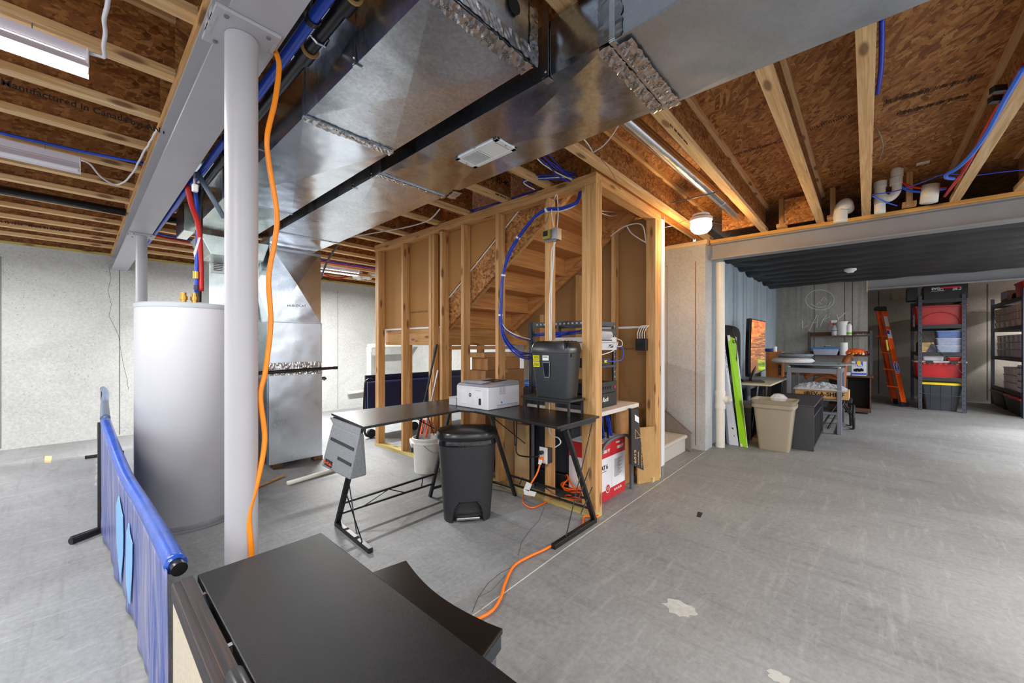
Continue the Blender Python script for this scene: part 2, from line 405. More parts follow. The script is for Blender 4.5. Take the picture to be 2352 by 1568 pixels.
# chalk drawing and letters scratched on the rough wall
ch = MB(); CHK = plain(244,242,236,.9)
def gp(x, y): return gx(1780+x*240/1711, 680+y*220/1568, GX-.003)
cir = [gp(735+235*math.cos(a/20*6.283), 60+165*math.sin(a/20*6.283)) for a in range(21)]
for pts in (cir, [gp(755,75), gp(800,12), gp(860,68)], [gp(685,140), gp(722,88), gp(762,135)],
            [gp(590,120), gp(640,160), gp(720,180), gp(800,170), gp(830,150), gp(870,165), gp(905,100)],
            [gp(450,400), gp(445,520), gp(545,480)], [gp(560,560), gp(690,300), gp(705,310), gp(685,515)], [gp(610,440), gp(700,420)],
            [gp(740,495), gp(775,400), gp(850,300), gp(900,330), gp(790,390), gp(900,440)], [gp(1010,300), gp(1040,400)], [gp(1045,365), gp(1150,270)]):
    ch.tube(pts, .004, 4)
ch.build('chalk_drawing', CHK, wg)
MB().box(13.35, 13.5, -6.5, 1.6, 0, 2.75).build('wall_alcove', CA, kind='structure')
al = bpy.data.objects['wall_alcove']
for px in (2018, 2268):
    p = gx(px, 850, 13.35); vseam(al, 13.3485, 13.351, p.y-.01, p.y+.01, .05, 2.6, plain(84,78,70,.9))
for r in ((2048,2085,665,690), (2236,2272,714,717)):
    a = gx(r[0], r[3], 13.34); b = gx(r[1], r[2], 13.34); B('patch', (13.335,13.351,b.y,a.y,a.z,b.z), plain(150,136,116,.85), al)
MB().box(GX+.2, 13.5, 1.45, 1.6, 0, 2.75).build('wall_alcove_side', CA, kind='structure')
o = MB().box(GX-.02, GX+.2, -.02, 1.45, 2.56, 2.60).build('sill_plate', WY)
tag(o, 'wooden sill plate on top of the rough concrete wall behind the shelves', 'plate')
# ---- joists: engineered wooden joists, each a thing with flanges and web
JD = {}
def joist(y, x0, x1, label, group, name='ceiling_joist'):
    r = root(name, label, 'joist', ((x0+x1)/2, y+.032, ZJ), group)
    B('bottom_flange', (x0, x1, y, y+.064, ZJ, ZJ+.038), WJ, r, .002)
    B('web', (x0, x1, y+.027, y+.037, ZJ+.038, ZC-.038), OSBW, r)
    B('top_flange', (x0, x1, y, y+.064, ZC-.038, ZC-.001), WJ, r)
    JD[(round(y,2), x0 < 0)] = r
    return r
LJ = [-4.0,-3.3,-2.6,-1.9,-1.2,-.7,-.2,.3,.85,1.38,1.886, 2.389, 2.887, 3.37, 3.86, 4.32, 4.78, 5.26, 5.70, 6.2, 6.68, 7.16]
for i, y in enumerate(LJ):
    if y > -2.5: joist(y, -4.4, .31, 'ceiling joist over the left of the room, ending on the painted steel beam', 'ceiling joists left of the steel beam')
for y in (1.84, 2.30, 2.80, 3.26):
    joist(y, .46, 2.56, 'short ceiling joist running from under the ducts onto the closet top plate', 'ceiling joists ending at the closet')
for y in (3.86, 4.32, 4.78, 5.26, 5.70, 6.2, 6.68, 7.16):
    joist(y, .46, 4.95, 'ceiling joist behind the ducts, beyond the stud closet', 'ceiling joists beyond the closet')
for y, lb in ((1.355, 'ceiling joist nearest the corner of the stud closet, in front of the smooth brown header'), (.80, 'ceiling joist right of the round silver duct, beside the lit bulb'),
              (.315, 'ceiling joist second right of the round silver duct, slanting beside the blocked bay'), (-.03, 'ceiling joist seen upright with blue cables along its right side'),
              (-.60, 'ceiling joist with red and blue water pipes running along it'), (-.95, 'ceiling joist just right of the one with red and blue pipes')):
    joist(y, .46, 5.1, lb, None)
for y in (-1.55, -2.1, -2.7): joist(y, .46, 5.1, 'ceiling joist running towards the right steel beam at the edge of view', 'ceiling joists at the right edge')
# sill at back wall
o = MB().box(-4.4, 4.95, YB-.02, YB+.18, 2.46, ZJ).build('sill_plate', wood('x', (150,140,70), (186,170,96), (206,186,118))); tag(o, 'greenish treated sill plate along the top of the back concrete wall', 'plate')
o = MB().box(-4.4, 4.95, YB+.06, YB+.16, ZJ, ZC-.001).build('rim_board', OSBW); tag(o, 'rim board closing the joist ends above the back concrete wall', 'board')
# ---- left steel beam
BZ = 2.28
def ibeam(name, x0, x1, y0, y1, z0, z1, mat, lab, cat='beam'):
    xm = (x0+x1)/2; t = .012
    return tag(MB().ext([(x0,y0,z0),(x1,y0,z0),(x1,y0,z0+t),(xm+.005,y0,z0+t),(xm+.005,y0,z1-t),(x1,y0,z1-t),(x1,y0,z1),(x0,y0,z1),(x0,y0,z1-t),(xm-.005,y0,z1-t),(xm-.005,y0,z0+t),(x0,y0,z0+t)], (0,y1-y0,0)).build(name, mat), lab, cat)
ibeam('steel_beam', .315, .472, -2.5, YB+.02, BZ, 2.45, STEEL, 'long grey painted steel beam over the left columns')
o = MB().box(.305, .482, -2.5, YB+.02, 2.451, ZJ-.001).build('nailer_board', WY); tag(o, 'wooden nailer board on top of the long left steel beam', 'board')
# columns
def column(px, py, lab, d=.085):
    p = gz(px, py, BZ); x, y = p.x, p.y
    r = root('steel_column', lab, 'column', (x, y, 0))
    MB().lathe([(d/2,.012),(d/2,BZ-.013)], (x,y,0), 40).build('post', STEEL, r, smooth=True)
    B('base_plate', (x-.09,x+.09,y-.09,y+.09,0,.012), STEEL, r)
    B('cap_plate', (x-.09,x+.09,y-.10,y+.10,BZ-.012,BZ-.0005), STEEL, r, .002)
    for sx in (-1, 1):
        for sy in (-1, 1): MB().lathe([(.007,0),(.007,.004)], (x+sx*.058,y+sy*.075,BZ-.0165), 10).build('bolt', GREYM, r)
    for sx in (-1, 1):
        for yy in (y-.03, y+.03): MB().box(x+sx*.084-.006, x+sx*.084+.006, yy-.022, yy+.022, BZ-.014, BZ+.022).build('clip', STEEL, r)
    return r
c1 = column(555, 82, 'thick grey steel column in front, orange cord hanging along it', .094); c2 = column(325, 540, 'thinner looking grey steel column far behind the water heater')
C1Y = c1.location.y
# ---- right steel beam
RB = MB()
def rb(px, k): pass
rx0, rx1 = 5.04, 5.20; y0, y1 = 1.38, -5.2
def skewI(xa, xb, hw, ya, yb, z0, z1, t=.012):
    def sec(xc, y): return [V(q) for q in ((xc-hw,y,z0),(xc+hw,y,z0),(xc+hw,y,z0+t),(xc+.005,y,z0+t),(xc+.005,y,z1-t),(xc+hw,y,z1-t),(xc+hw,y,z1),(xc-hw,y,z1),(xc-hw,y,z1-t),(xc-.005,y,z1-t),(xc-.005,y,z0+t),(xc-hw,y,z0+t))]
    return MB().hexa(sec(xa,ya), sec(xb,yb))
BMM = plain(150, 150, 152, .45, var=.06, sc=4)
o = skewI(5.12, 5.30, .07, 1.375, -5.5, 2.265, 2.452).build('steel_beam', BMM); tag(o, 'grey steel beam across the right of the room under the joist ends', 'beam')
o = MB().hexa([(5.03,1.375,2.453),(5.21,1.375,2.453),(5.39,-5.5,2.453),(5.21,-5.5,2.453)], [(5.03,1.375,ZJ-.001),(5.21,1.375,ZJ-.001),(5.39,-5.5,ZJ-.001),(5.21,-5.5,ZJ-.001)]).build('nailer_board', wood('y', (196,140,66), (222,166,86), (240,190,110)))  # yellow lamp light on this board is put into its wood colour
tag(o, 'nailer board painted with warm lamp light on top of the right steel beam', 'board')
o = ibeam('steel_beam', 9.50, 9.64, -5.5, -.02, 2.25, 2.47, BMM, 'farther grey steel beam in front of the storage shelves')
o = MB().box(9.48, 9.66, -5.5, -.02, 2.471, 2.51).build('nailer_board', WY); tag(o, 'wooden nailer board on top of the farther steel beam', 'board')
o = MB().box(9.47, 9.67, -.02, .0, 2.22, 2.5).build('beam_pocket_shim', plain(206,190,150,.9)); tag(o, 'tan foam filling around the end of the farther steel beam', 'foam')
# black insulation ceiling, pleated
def pleat(u, v):
    x = 5.40+(9.46-5.40)*u; y = 1.43-6.6*v; x -= .13*(1-v)*(1-u)
    s = .5+.5*math.cos(u*2*math.pi*9)
    z = 2.44-.05*(1-s**3)+.006*math.sin(v*37+u*9)+.004*math.sin(v*90)
    if v < .02: z += -.04*math.sin(u*40)*.5
    return V((x, y, z))
o = MB().grid(pleat, 176, 60).build('insulation_blanket', fabric('black_poly', (30,30,32), (42,42,44), 30, .55), smooth='all', solid=.004, base=(7.5,-1.8,2.3))
tag(o, 'black pleated insulation sheet hung under the far ceiling', 'insulation')
# smoke detector
p = gz(1953, 626, 2.30); r = root('smoke_detector', 'round white smoke detector on the black ceiling sheet', 'detector', p)
MB().lathe([(.055,.02),(.07,.03),(.07,.055)], p, 24).build('housing', WHT, r, smooth=True); MB().lathe([(.035,.0),(.05,.02)], p, 24).build('sensor_cap', WHT, r, smooth=True)
# ---- blocking between right joists near the beam + noggins
def blk(px, py, w, lab, y=None, h=.24):
    p = gz(px, py, ZJ); o = MB().box(4.9, 5.0, p.y-w, p.y+w, ZJ+.002, ZJ+h).build('blocking_board', OSBW); return tag(o, lab, 'board')
o = B('blocking_board', (4.90,4.93,.385,.63,ZJ+.002,ZC-.04), OSB); tag(o, 'chipboard blocking panel between two joists above the right steel beam', 'board')
o = B('blocking_board', (4.72,4.75,.87,1.17,ZJ+.002,ZC-.002), OSB); tag(o, 'chipboard blocking panel lit yellow beside the bulb', 'board')
for yy, lab in ((.665,'short upright squash block left of the blocked joist bay'), (.245,'short upright squash block left of the white pipe elbow'), (-.285,'short upright squash block behind the white pipe trap')):
    o = MB().box(4.96, 5.05, yy-.045, yy+.045, ZJ+.001, ZJ+.035).box(4.96, 5.05, yy-.02, yy+.02, ZJ+.035, ZC-.002).build('squash_block', WZ); tag(o, lab, 'block')
o = B('blocking_board', (4.95,4.98,-.95,-1.5,ZJ+.002,ZC-.002), OSB); tag(o, 'chipboard blocking panel at the far right above the steel beam', 'board')
# ---- header by the stairs
o = B('header_beam', (2.5,4.95,1.44,1.485,ZJ+.003,ZC-.002), wood('x', (142,84,34), (176,112,52), (196,134,68), knots=0)); tag(o, 'smooth brown laminated header above the closet opening', 'beam')
o = B('header_beam', (2.6,3.75,1.62,1.665,ZJ+.003,ZC-.06), wood('x', (142,84,34), (176,112,52), (196,134,68), knots=0)); tag(o, 'second brown header behind the front one over the stairs', 'beam')
# tan drywall right of closet, above sill
o = MB().box(3.8, 4.9, 1.50, 1.512, ZJ+.002, ZJ+.2).build('drywall_strip', plain(176,160,124,.9)); tag(o, 'tan drywall strip under the joist above the stair opening', 'drywall')

o = MB().box(5.16, 5.2, 1.62, 8.0, 2.45, ZC-.001).build('rim_board', OSBW); tag(o, 'unseen rim board added above the stair wall to close a light gap', 'board')  # unseen board added to stop sky light leaking in over the wall
o = MB().box(9.70, GX+.2, -.02, 1.45, 2.61, 2.7).build('cover_board', OSBW); tag(o, 'board above the rough concrete wall sill', 'board')

# stamps on the wood
def stamp(txt, px, py, y, size, key, up=(0,0,1)):
    r = JD[key]; text(txt, size, gy(px, py, y), (1,0,0), up, INK, r, name='printed_stamp', off=.001, bold=.0008)
stamp('Manufactured in Canada by: ANT', 212, 252, 2.913, .042, (2.89, True)); stamp('1-1/8" PJI-40', 1138, 410, 2.326, .065, (2.3, False))
stamp('04-12 10:05    MADE IN CANADA', 80, 520, 6.199, .032, (6.2, True)); stamp('0.000  04-12-13', 1150, 450, 2.299, .02, (2.3, False)); stamp('0.000  04-12-13', 1040, 492, 2.799, .02, (2.8, False))
stamp('04-17  10:05  MADE IN CANADA', 1560, 310, .799, .02, (.8, False))
def strokes(px0, py0, px1, py1, n, seed, h=.035):
    m = MB(); rnd = random.Random(seed); a = gz(px0, py0, ZC-.001); b = gz(px1, py1, ZC-.001); d = (b-a).normalized(); s_ = V((-d.y, d.x, 0))
    for k in range(n):
        p = a.lerp(b, k/n)+s_*rnd.uniform(-.004,.004); hh = h*rnd.uniform(.45,1); w = rnd.uniform(.002,.006)
        m.hexa([p-s_*hh/2, p+d*w-s_*hh/2, p+d*w+s_*hh/2, p+s_*hh/2], [q+V((0,0,-.0008)) for q in (p-s_*hh/2, p+d*w-s_*hh/2, p+d*w+s_*hh/2, p+s_*hh/2)])
    m.build('ink_stamp', plain(64,40,22,.8), ce)
strokes(1678, 358, 1800, 322, 46, 1, .05); strokes(2030, 236, 2260, 172, 60, 2, .07); strokes(2060, 262, 2225, 218, 55, 3, .06); strokes(1850, 300, 1960, 262, 20, 4, .05); strokes(1905, 400, 1990, 385, 14, 5, .05)
# ================================================================ OVERHEAD: ducts, pipes, lamps, cords
DZ = 2.26
def duct_panel(m, a, b, c, d, bulge):
    # cross-broken sheet: four corners and a raised middle
    ce = (V(a)+V(b)+V(c)+V(d))/4+V(bulge); vs = [m.bm.verts.new(p) for p in (a, b, c, d)]; cv = m.bm.verts.new(ce)
    for i in range(4): m.bm.faces.new([vs[i], vs[(i+1)%4], cv])
def duct_section(name, x0, x1, y0, y1, z0, z1, parent, mat, x0b=None, x1b=None, bz=-.011, cap=None, mside=None):
    x0b = x0 if x0b is None else x0b; x1b = x1 if x1b is None else x1b
    m = MB(); A = [(x0,y0),(x1,y0),(x1b,y1),(x0b,y1)]
    lo = [V((p[0],p[1],z0)) for p in A]; hi = [V((p[0],p[1],z1)) for p in A]
    duct_panel(m, *lo, (0,0,bz)); duct_panel(m, *hi, (0,0,.004))
    duct_panel(m, lo[0], lo[3], hi[3], hi[0], (bz*.7,0,0)); duct_panel(m, lo[1], lo[2], hi[2], hi[1], (-bz*.7,0,0))
    m.poly([lo[0], lo[1], hi[1], hi[0]]); m.poly([lo[3], lo[2], hi[2], hi[3]])
    return m.build(name, mat, parent)
def flange(parent, x0, x1, y, z0, z1, t=.006, w=.022, mat=GALV, name='seam'):
    m = MB(); m.box(x0-t, x1+t, y-w/2, y+w/2, z0-t, z0-.0005); m.box(x0-t, x0-.0005, y-w/2, y+w/2, z0, z1); m.box(x1+.0005, x1+t, y-w/2, y+w/2, z0, z1)
    return m.build(name, mat, parent, .001)
def foil_strip(parent, a, b, w, n, mat=FOIL, name='foil_tape', amp=.004, seed=1):
    # crumpled tape laid on a face with normal n
    a, b, n = V(a), V(b), V(n); d = (b-a).normalized(); s = d.cross(n).normalized(); rnd = random.Random(seed); L = (b-a).length; nu = max(6, int(L/.011))
    rows = [[rnd.uniform(0, amp) for _ in range(5)] for _ in range(nu+1)]; ed = [(rnd.uniform(.86,1.1), rnd.uniform(.86,1.1)) for _ in range(nu+1)]
    def fn(u, v):
        i = int(round(u*nu)); j = int(round(v*4)); k = (v-.5)*w*(ed[i][0] if v < .5 else ed[i][1])
        return a+d*(L*u)+s*k+n*(.0015+rows[i][j])
    return MB().grid(fn, nu, 4).build(name, mat, parent)
GD1 = galv('galvanized_worn', .72, .27, .22); GD2 = galv('galvanized_bright', .84, .18, .1); GDK = galv('galvanized_shaded', .4, .3, .2); GGR = galv('galvanized_green', .74, .24, .1, (.93,1,.96))  # GDK is the same metal darkened, to paint shade on side faces
# wide left duct
D1 = root('air_duct', 'wide sheet metal duct nearest the steel beam, with a taped black-holed end', 'duct', (.9, 2.5, DZ))
X0, X1 = .678, 1.112
duct_section('duct_section', X0, X1, .90, 1.86, DZ, 2.48, D1, GD1)
duct_section('duct_section', X0, X1, 1.86, 3.30, DZ, 2.48, D1, GD2)
duct_section('duct_section', X0, X1, 3.30, 4.55, DZ, 2.48, D1, GGR)
flange(D1, X0, X1, 1.86, DZ, 2.48); flange(D1, X0, X1, 3.30, DZ, 2.48)
foil_strip(D1, (X0, 1.86, DZ-.006), (X1, 1.86, DZ-.006), .05, (0,0,-1), seed=4)
foil_strip(D1, (X0, .925, DZ-.006), (X1, .925, DZ-.006), .06, (0,0,-1), seed=5, amp=.0045)
foil_strip(D1, (X0, .899, DZ+.03), (X1, .899, DZ+.03), .05, (0,-1,0), seed=6, amp=.0045)
foil_strip(D1, (X1, .899, DZ), (X1, .899, 2.48), .05, (0,-1,0), seed=7, amp=.0045)
MB().lathe([(.028,-.004),(.028,.0),(.02,.0),(.012,.012)], (1.0,.893,2.40), 20, 'y').build('hole', plain(12,12,12,.8), D1)
INKT = plain(60,60,64,.7)
for i in range(5):
    text('FLEX', .016, (X0+.06+i*.085, .925, DZ-.018), (1,.0,0), (0,1,0) if 0 else (0,-1,0), INKT, D1, off=.0)
# narrower right duct
D2 = root('air_duct', 'long sheet metal duct on the right with a white grille underneath', 'duct', (1.44, 1.6, DZ))
A0, A1 = 1.200, 1.682
duct_section('duct_section', A0, A1, .63, 2.14, DZ, 2.47, D2, galv('galvanized_streaked', .56, .18, .22, (.84,.96,1.12)))
duct_section('duct_section', A0+.01, A1+.03, -2.6, .63, DZ, 2.44, D2, galv('galvanized_matte', .56, .38, .08), A0, A1)
duct_section('duct_section', A0, A1, 2.14, 3.90, DZ, 2.47, D2, GD1, A0, A1+.05)
duct_section('duct_section', A0, A1+.05, 3.90, 4.55, DZ, 2.47, D2, GD2, A0+.04, A1+.05)
flange(D2, A0, A1, .63, DZ, 2.47); flange(D2, A0, A1, 2.14, DZ, 2.47); flange(D2, A0, A1+.05, 3.9, DZ, 2.47)
foil_strip(D2, (A0+.02, .60, DZ-.006), (A1+.01, .60, DZ-.006), .055, (0,0,-1), seed=8, amp=.0045)
foil_strip(D2, (A0, .665, DZ-.006), (A1, .665, DZ-.006), .05, (0,0,-1), seed=9, amp=.0045)
foil_strip(D2, (A0, 2.15, DZ-.006), (A1, 2.15, DZ-.006), .035, (0,0,-1), seed=10)
foil_strip(D2, (A1+.04, 2.12, DZ-.004), (A1+.0, 2.0, DZ-.004), .06, (0,0,-1), seed=11, amp=.0045)
for k in range(7):
    for yy in (.60, .667):
        text('FLEX', .017, (A0+.04+k*.067, yy, DZ-.0145), (0,-1,0), (1,0,0) if 0 else (-1,0,0), INKT, D2, off=0)
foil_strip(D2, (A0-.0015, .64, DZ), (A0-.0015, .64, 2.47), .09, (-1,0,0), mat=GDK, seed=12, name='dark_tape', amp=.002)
# white grille
g = root('air_grille', 'white slatted air grille screwed under the right duct', 'grille', (1.44, 1.49, DZ-.008))
gx0, gx1, gy0, gy1 = 1.365, 1.515, 1.33, 1.65
m = MB(); zf = DZ-.007
m.box(gx0, gx1, gy0, gy0+.03, zf-.008, zf); m.box(gx0, gx1, gy1-.03, gy1, zf-.008, zf); m.box(gx0, gx0+.022, gy0, gy1, zf-.008, zf); m.box(gx1-.022, gx1, gy0, gy1, zf-.008, zf); m.box(gx0, gx1, 1.485, 1.495, zf-.007, zf)
m.build('frame', WHT, g, .0015)
m = MB()
for k in range(13):
    for s in (-1, 1):
        y = 1.49+s*(.014+k*.0088); m.obox(((gx0+gx1)/2, y, zf-.005), (gx1-gx0-.046, .0062, .0016), 0, Matrix.Rotation(.35*s, 4, 'X'))
m.build('louvres', WHT, g)
B('shade_sheet', (gx0+.02,gx1-.02,gy0+.03,gy1-.03,zf-.0005,zf), plain(60,60,60,.8), g)  # dark sheet painting the shade behind the louvres
for yy in (gy0+.012, gy1-.012): MB().lathe([(.004,0),(.004,.003)], ((gx0+gx1)/2, yy, zf-.011), 8).build('screw', CHROME, g)
# hangers
def hanger(x, y, z, lab, w=.03, ztop=ZJ+.02):
    r = root('duct_hanger', lab, 'hanger', (x, y, z)); M_ = galv('strap', .6, .25)
    B('strap', (x-.0025, x+.0005, y-w/2, y+w/2, z, ztop), M_, r); B('foot', (x-.002, x+.03, y-w/2, y+w/2, z-.008, z-.006), M_, r)
    MB().lathe([(.005,0),(.005,.005)], (x-.006, y, z+.02), 8, 'x').build('screw', CHROME, r)
hanger(1.192, .905, DZ, 'metal strap hanging beside the right duct near the open duct end')
hanger(.672, 1.376, DZ, 'metal strap on the dark side of the wide duct', .02)
hanger(1.192, 2.455, DZ, 'small strap between the two ducts above the furnace', .02, 2.46)
hanger(1.192, 2.22, DZ, 'strap at the seam between the two ducts', .015, 2.46)
hanger(1.69, 1.03, 2.30, 'small clip at the right upper edge of the right duct', .02, 2.49)
# panning between joists (silver sheet above the black pipe)
o = B('joist_pan', (.50,.76,1.47,1.86,ZJ-.006,ZJ-.003), GD2); tag(o, 'silver sheet metal pan under the joists beside the black pipe', 'sheet')
o = B('joist_pan', (.50,1.15,.42,.78,ZJ-.006,ZJ-.003), GD1); tag(o, 'sheet metal pan above the open end of the wide duct', 'sheet')
o = B('joist_pan', (.50,.90,3.30,3.80,ZJ-.006,ZJ-.003), GD2); tag(o, 'sheet metal pan under the joists near the second column', 'sheet')
# black steel pipe run with couplings and clamp, along the duct
BX_ = .613
r = root('gas_pipe', 'black pipe running along the wide duct under the joists', 'pipe', (BX_, 2, 2.4))
MB().tube([(BX_,-2,2.405),(BX_,3.55,2.405)], .024, 16).build('pipe_run', BLKM, r, smooth=True)
for y in (1.30, 1.66, 2.9): MB().lathe([(.033,-.035),(.033,.035)], (BX_, y, 2.405), 20, 'y').build('coupling', BLKM, r, smooth=True)
for y in (1.27, 1.63): MB().lathe([(.034,0),(.034,.008)], (BX_, y-.012, 2.405), 20, 'y').build('sealant_ring', plain(190,150,90,.7), r, smooth=True)
for y in (1.53, 2.62):
    MB().tube([(BX_+.02,y,2.44),(BX_+.034,y,2.41),(BX_+.02,y,2.378),(BX_-.01,y,2.376),(BX_-.03,y,2.39),(BX_-.05,y,2.40)], .004, 6).build('clamp', CHROME, r)
MB().tube([(BX_,3.55,2.405),(BX_,3.6,2.38),(BX_-.01,3.62,2.3),(BX_-.02,3.62,1.56)], .02, 14).build('drop_pipe', BLKM, r, smooth=True)
# blue pex along the beam + clamps
r = root('water_pipe', 'thick blue water pipe running along the right side of the steel beam', 'pipe', (.54, 2, 2.37))
MB().tube([(.548,-2,2.375),(.548,1.4,2.375),(.545,3.2,2.372),(.53,3.4,2.36),(.51,3.6,2.33),(.505,3.9,2.31),(.51,5,2.34),(.52,6.9,2.38)], .019, 14).build('pipe_run', BLU, r, smooth=True)
for y in (1.43, 2.13, 2.6): MB().lathe([(.023,-.012),(.023,.012)], (.548, y, 2.374), 16, 'y').box(.545,.575,y-.012,y+.012,2.37,2.47).build('clip', BLKM, r)
for pts, mt, lb, rad in (([gz(0,305,2.50),gz(175,345,2.50),gz(330,375,2.50)], BLU, 'thin blue water pipe crossing the joists left of the beam', .009),
                  ([(-4.2,5.03,2.46),(.30,5.03,2.46)], BLKM, 'black drain pipe slung under the far left joists', .034),
                  ([(-4.2,1.84,2.62),(.35,1.84,2.62)], BLKM, 'black pipe between the joists at the top left', .03),
                  ([(.46,5.0,2.46),(1.4,5.0,2.46)], BLKM, 'black drain pipe behind the steel beam near the back wall', .03),
                  ([(.50,5.55,2.44),(.9,5.6,2.42),(3.2,5.65,2.44),(4.9,5.7,2.45)], BLU, 'blue water pipe crossing behind the furnace to the right', .009),
                  ([(.50,5.62,2.42),(1.0,5.7,2.41),(3.2,5.78,2.45),(4.9,5.8,2.46)], RED, 'red water pipe crossing behind the furnace to the right', .009),
                  ([(.47,4.4,2.44),(.8,4.45,2.45),(1.3,4.5,2.46)], BLU, 'short blue pipe from the beam to the duct branch', .009)):
    o = MB().tube(spline(pts, 8) if len(pts) > 2 else pts, rad, 10).build('pipe', mt, smooth='all'); tag(o, lb, 'pipe')
# ---- water heater
wx, wy, wr_ = .555, 3.635, .30
WH = root('water_heater', 'tall light grey cylindrical water heater behind the front column', 'water heater', (wx, wy, 0))
TANK = plain(206, 206, 212, .3, var=.02, sc=2)
MB().lathe([(.27,.03),(.275,.03)]+[(wr_,.035),(wr_,1.50)], (wx,wy,0), 72, caps=False).build('tank', TANK, WH, smooth='all')
MB().lathe([(.285,0),(.31,.0),(.31,.012),(.303,.016),(.303,.045),(.30,.05)], (wx,wy,0), 72).build('base_ring', GREYM, WH, smooth=True)
MB().lathe([(wr_+.002,1.495),(wr_+.004,1.50),(wr_+.004,1.522),(wr_-.004,1.53),(.02,1.535)], (wx,wy,0), 72).build('top_cap', plain(186,190,198,.35,var=.03), WH, smooth=True)
for dx, dy, mt, sx in ((-.06,-.12,BLU,-.055),(.0,-.12,RED,-.06)):
    px_, py_ = wx+dx, wy+dy
    MB().lathe([(.018,1.53),(.018,1.56),(.024,1.56),(.024,1.585),(.017,1.585),(.017,1.61)], (px_,py_,0), 12).build('fitting', BRASS, WH, smooth=True)
MB().tube(spline([gy(462,668,3.5),gy(461,600,3.5),gy(456,520,3.45),gy(440,470,3.40),gy(430,425,3.36)],6), .0165, 12).build('hot_pipe', RED, WH, smooth='all')
MB().tube(spline([gy(451,670,3.5),gy(452,600,3.5),gy(455,520,3.5),gy(450,450,3.5),gy(437,400,3.4)],6), .0125, 12).build('cold_pipe', BLU, WH, smooth='all')
MB().lathe([(.02,0),(.02,.05)], gy(451,640,3.5), 12).build('union', BRASS, WH, smooth=True)
MB().lathe([(.016,0),(.016,.03)], gy(451,665,3.5), 12).build('collar', DKG, WH)
o = MB().tube([gz(452,395,2.36), gy(515,500,3.2)], .016, 12).build('conduit', plain(110,124,140,.4), smooth='all'); tag(o, 'slanting blue grey conduit disappearing behind the front column', 'conduit')
# plug hanging with cord
r = root('plug_cord', 'white power plug dangling on its cord beside the steel beam', 'plug', gz(446,400,2.36))
MB().tube(cat_pts(gz(446,395,2.36), gy(447,428,3.0), 0, 4), .005, 8).build('cord', WHT, r); p = gy(448,432,3.0); MB().obox(p, (.03,.03,.045)).build('plug', WHT, r, .006)
o = MB().ext([gy(456,545,3.4),gy(461,545,3.4),gy(447,592,3.4),gy(444,580,3.4)],(0,.001,0)).build('paper_tag', WHT); tag(o, 'white paper tag hanging on the pipes above the water heater', 'tag')
# ---- furnace
FX0, FX1, FY0, FY1 = 1.265, 1.79, 4.40, 5.15
CABM = galv('furnace_sheet', .74, .3, .05, scr=0)
F_ = root('furnace', 'tall grey sheet metal furnace behind the orange cord, black pipe across it', 'furnace', ((FX0+FX1)/2, 4.75, 0))
MB().box(FX0+.01, FX1, FY0, FY1, .05, .985).build('cabinet_lower', CABM, F_, .004)
MB().box(FX0+.01, FX1, FY0, FY1, 1.03, 1.48).build('cabinet_upper', CABM, F_, .004)
MB().box(FX0+.015, FX1-.005, FY0+.004, FY1-.01, .98, 1.035).build('joint', GD1, F_)
foil_strip(F_, (FX0+.01, FY0, 1.035), (FX1, FY0, 1.035), .07, (0,-1,0), seed=20)
foil_strip(F_, (FX0+.01, FY0, .965), (FX1, FY0, .965), .05, (0,-1,0), seed=21)
for k in range(9):
    text('FLEX', .02, (FX0+.05+k*.055, FY0-.006, .965), (1,0,.0), (0,0,1), INKT, F_, off=0)
for x in (FX0+.05, FX1-.08):
    for y in (FY0+.04, FY1-.05): B('support_block', (x,x+.09,y-.03,y+.06,0,.05), wood('x', (86,60,36),(110,80,50),(140,104,66)), F_)
B('side_panel', (FX0-.001,FX0+.009,FY0+.02,FY1-.02,.05,1.48), GDK, F_)  # shade on the furnace's left side, painted with the darkened metal
PL = root('air_plenum', 'sheet metal plenum with a pressed cross above the furnace', 'plenum', ((FX0+FX1)/2, 4.75, 1.49))
m = MB(); x0, x1, y0, y1, z0, z1 = FX0+.02, FX1-.01, FY0+.01, 5.0, 1.485, 2.255
lo = [V(p) for p in ((x0,y0,z0),(x1,y0,z0),(x1,y1,z0),(x0,y1,z0))]; hi = [p+V((0,0,z1-z0)) for p in lo]
for i in range(4):
    j = (i+1) % 4; n = [(0,-.03,0),(.02,0,0),(0,.02,0),(-.03,0,0)][i]; duct_panel(m, lo[i], lo[j], hi[j], hi[i], n)
m.poly(lo); m.poly(hi); m.build('plenum_box', GD2, PL)
B('drive_cleat', (x0-.008,x1+.008,y0-.012,y0+.02,z1-.05,z1-.025), GALV, PL, .002); B('drive_cleat', (x0-.006,x1+.006,y0-.008,y0+.02,z0-.006,z0+.006), GALV, PL)
text("HUB D'CAT", .035, ((x0+x1)/2, y0-.012, z0+.17), (1,0,.05), (0,-.02,1), plain(110,110,112,.6), PL, off=.004)
r = root('condensate_pipe', 'dark steel pipe crossing in front of the furnace', 'pipe', (1.5, 4.36, 1.0))
MB().tube([gy(560,862,4.36), gy(590,857,4.36), gy(772,844,4.36)], .017, 12).build('pipe_run', plain(70,64,60,.35,1), r, smooth=True)
p = gy(772,844,4.36); MB().lathe([(.02,-.03),(.02,.012)], p, 12, 'x').build('end_cap', BLKM, r)
o = MB().tube([V((1.788,4.6,gy(736,868,4.6).z)), gy(736,868,4.6), gy(744,868,4.6), gy(747,871,4.6)], .022, 10).build('pipe_stub', plain(120,116,112,.35,1), smooth='all'); tag(o, 'short steel pipe stub on the right side of the furnace', 'pipe')
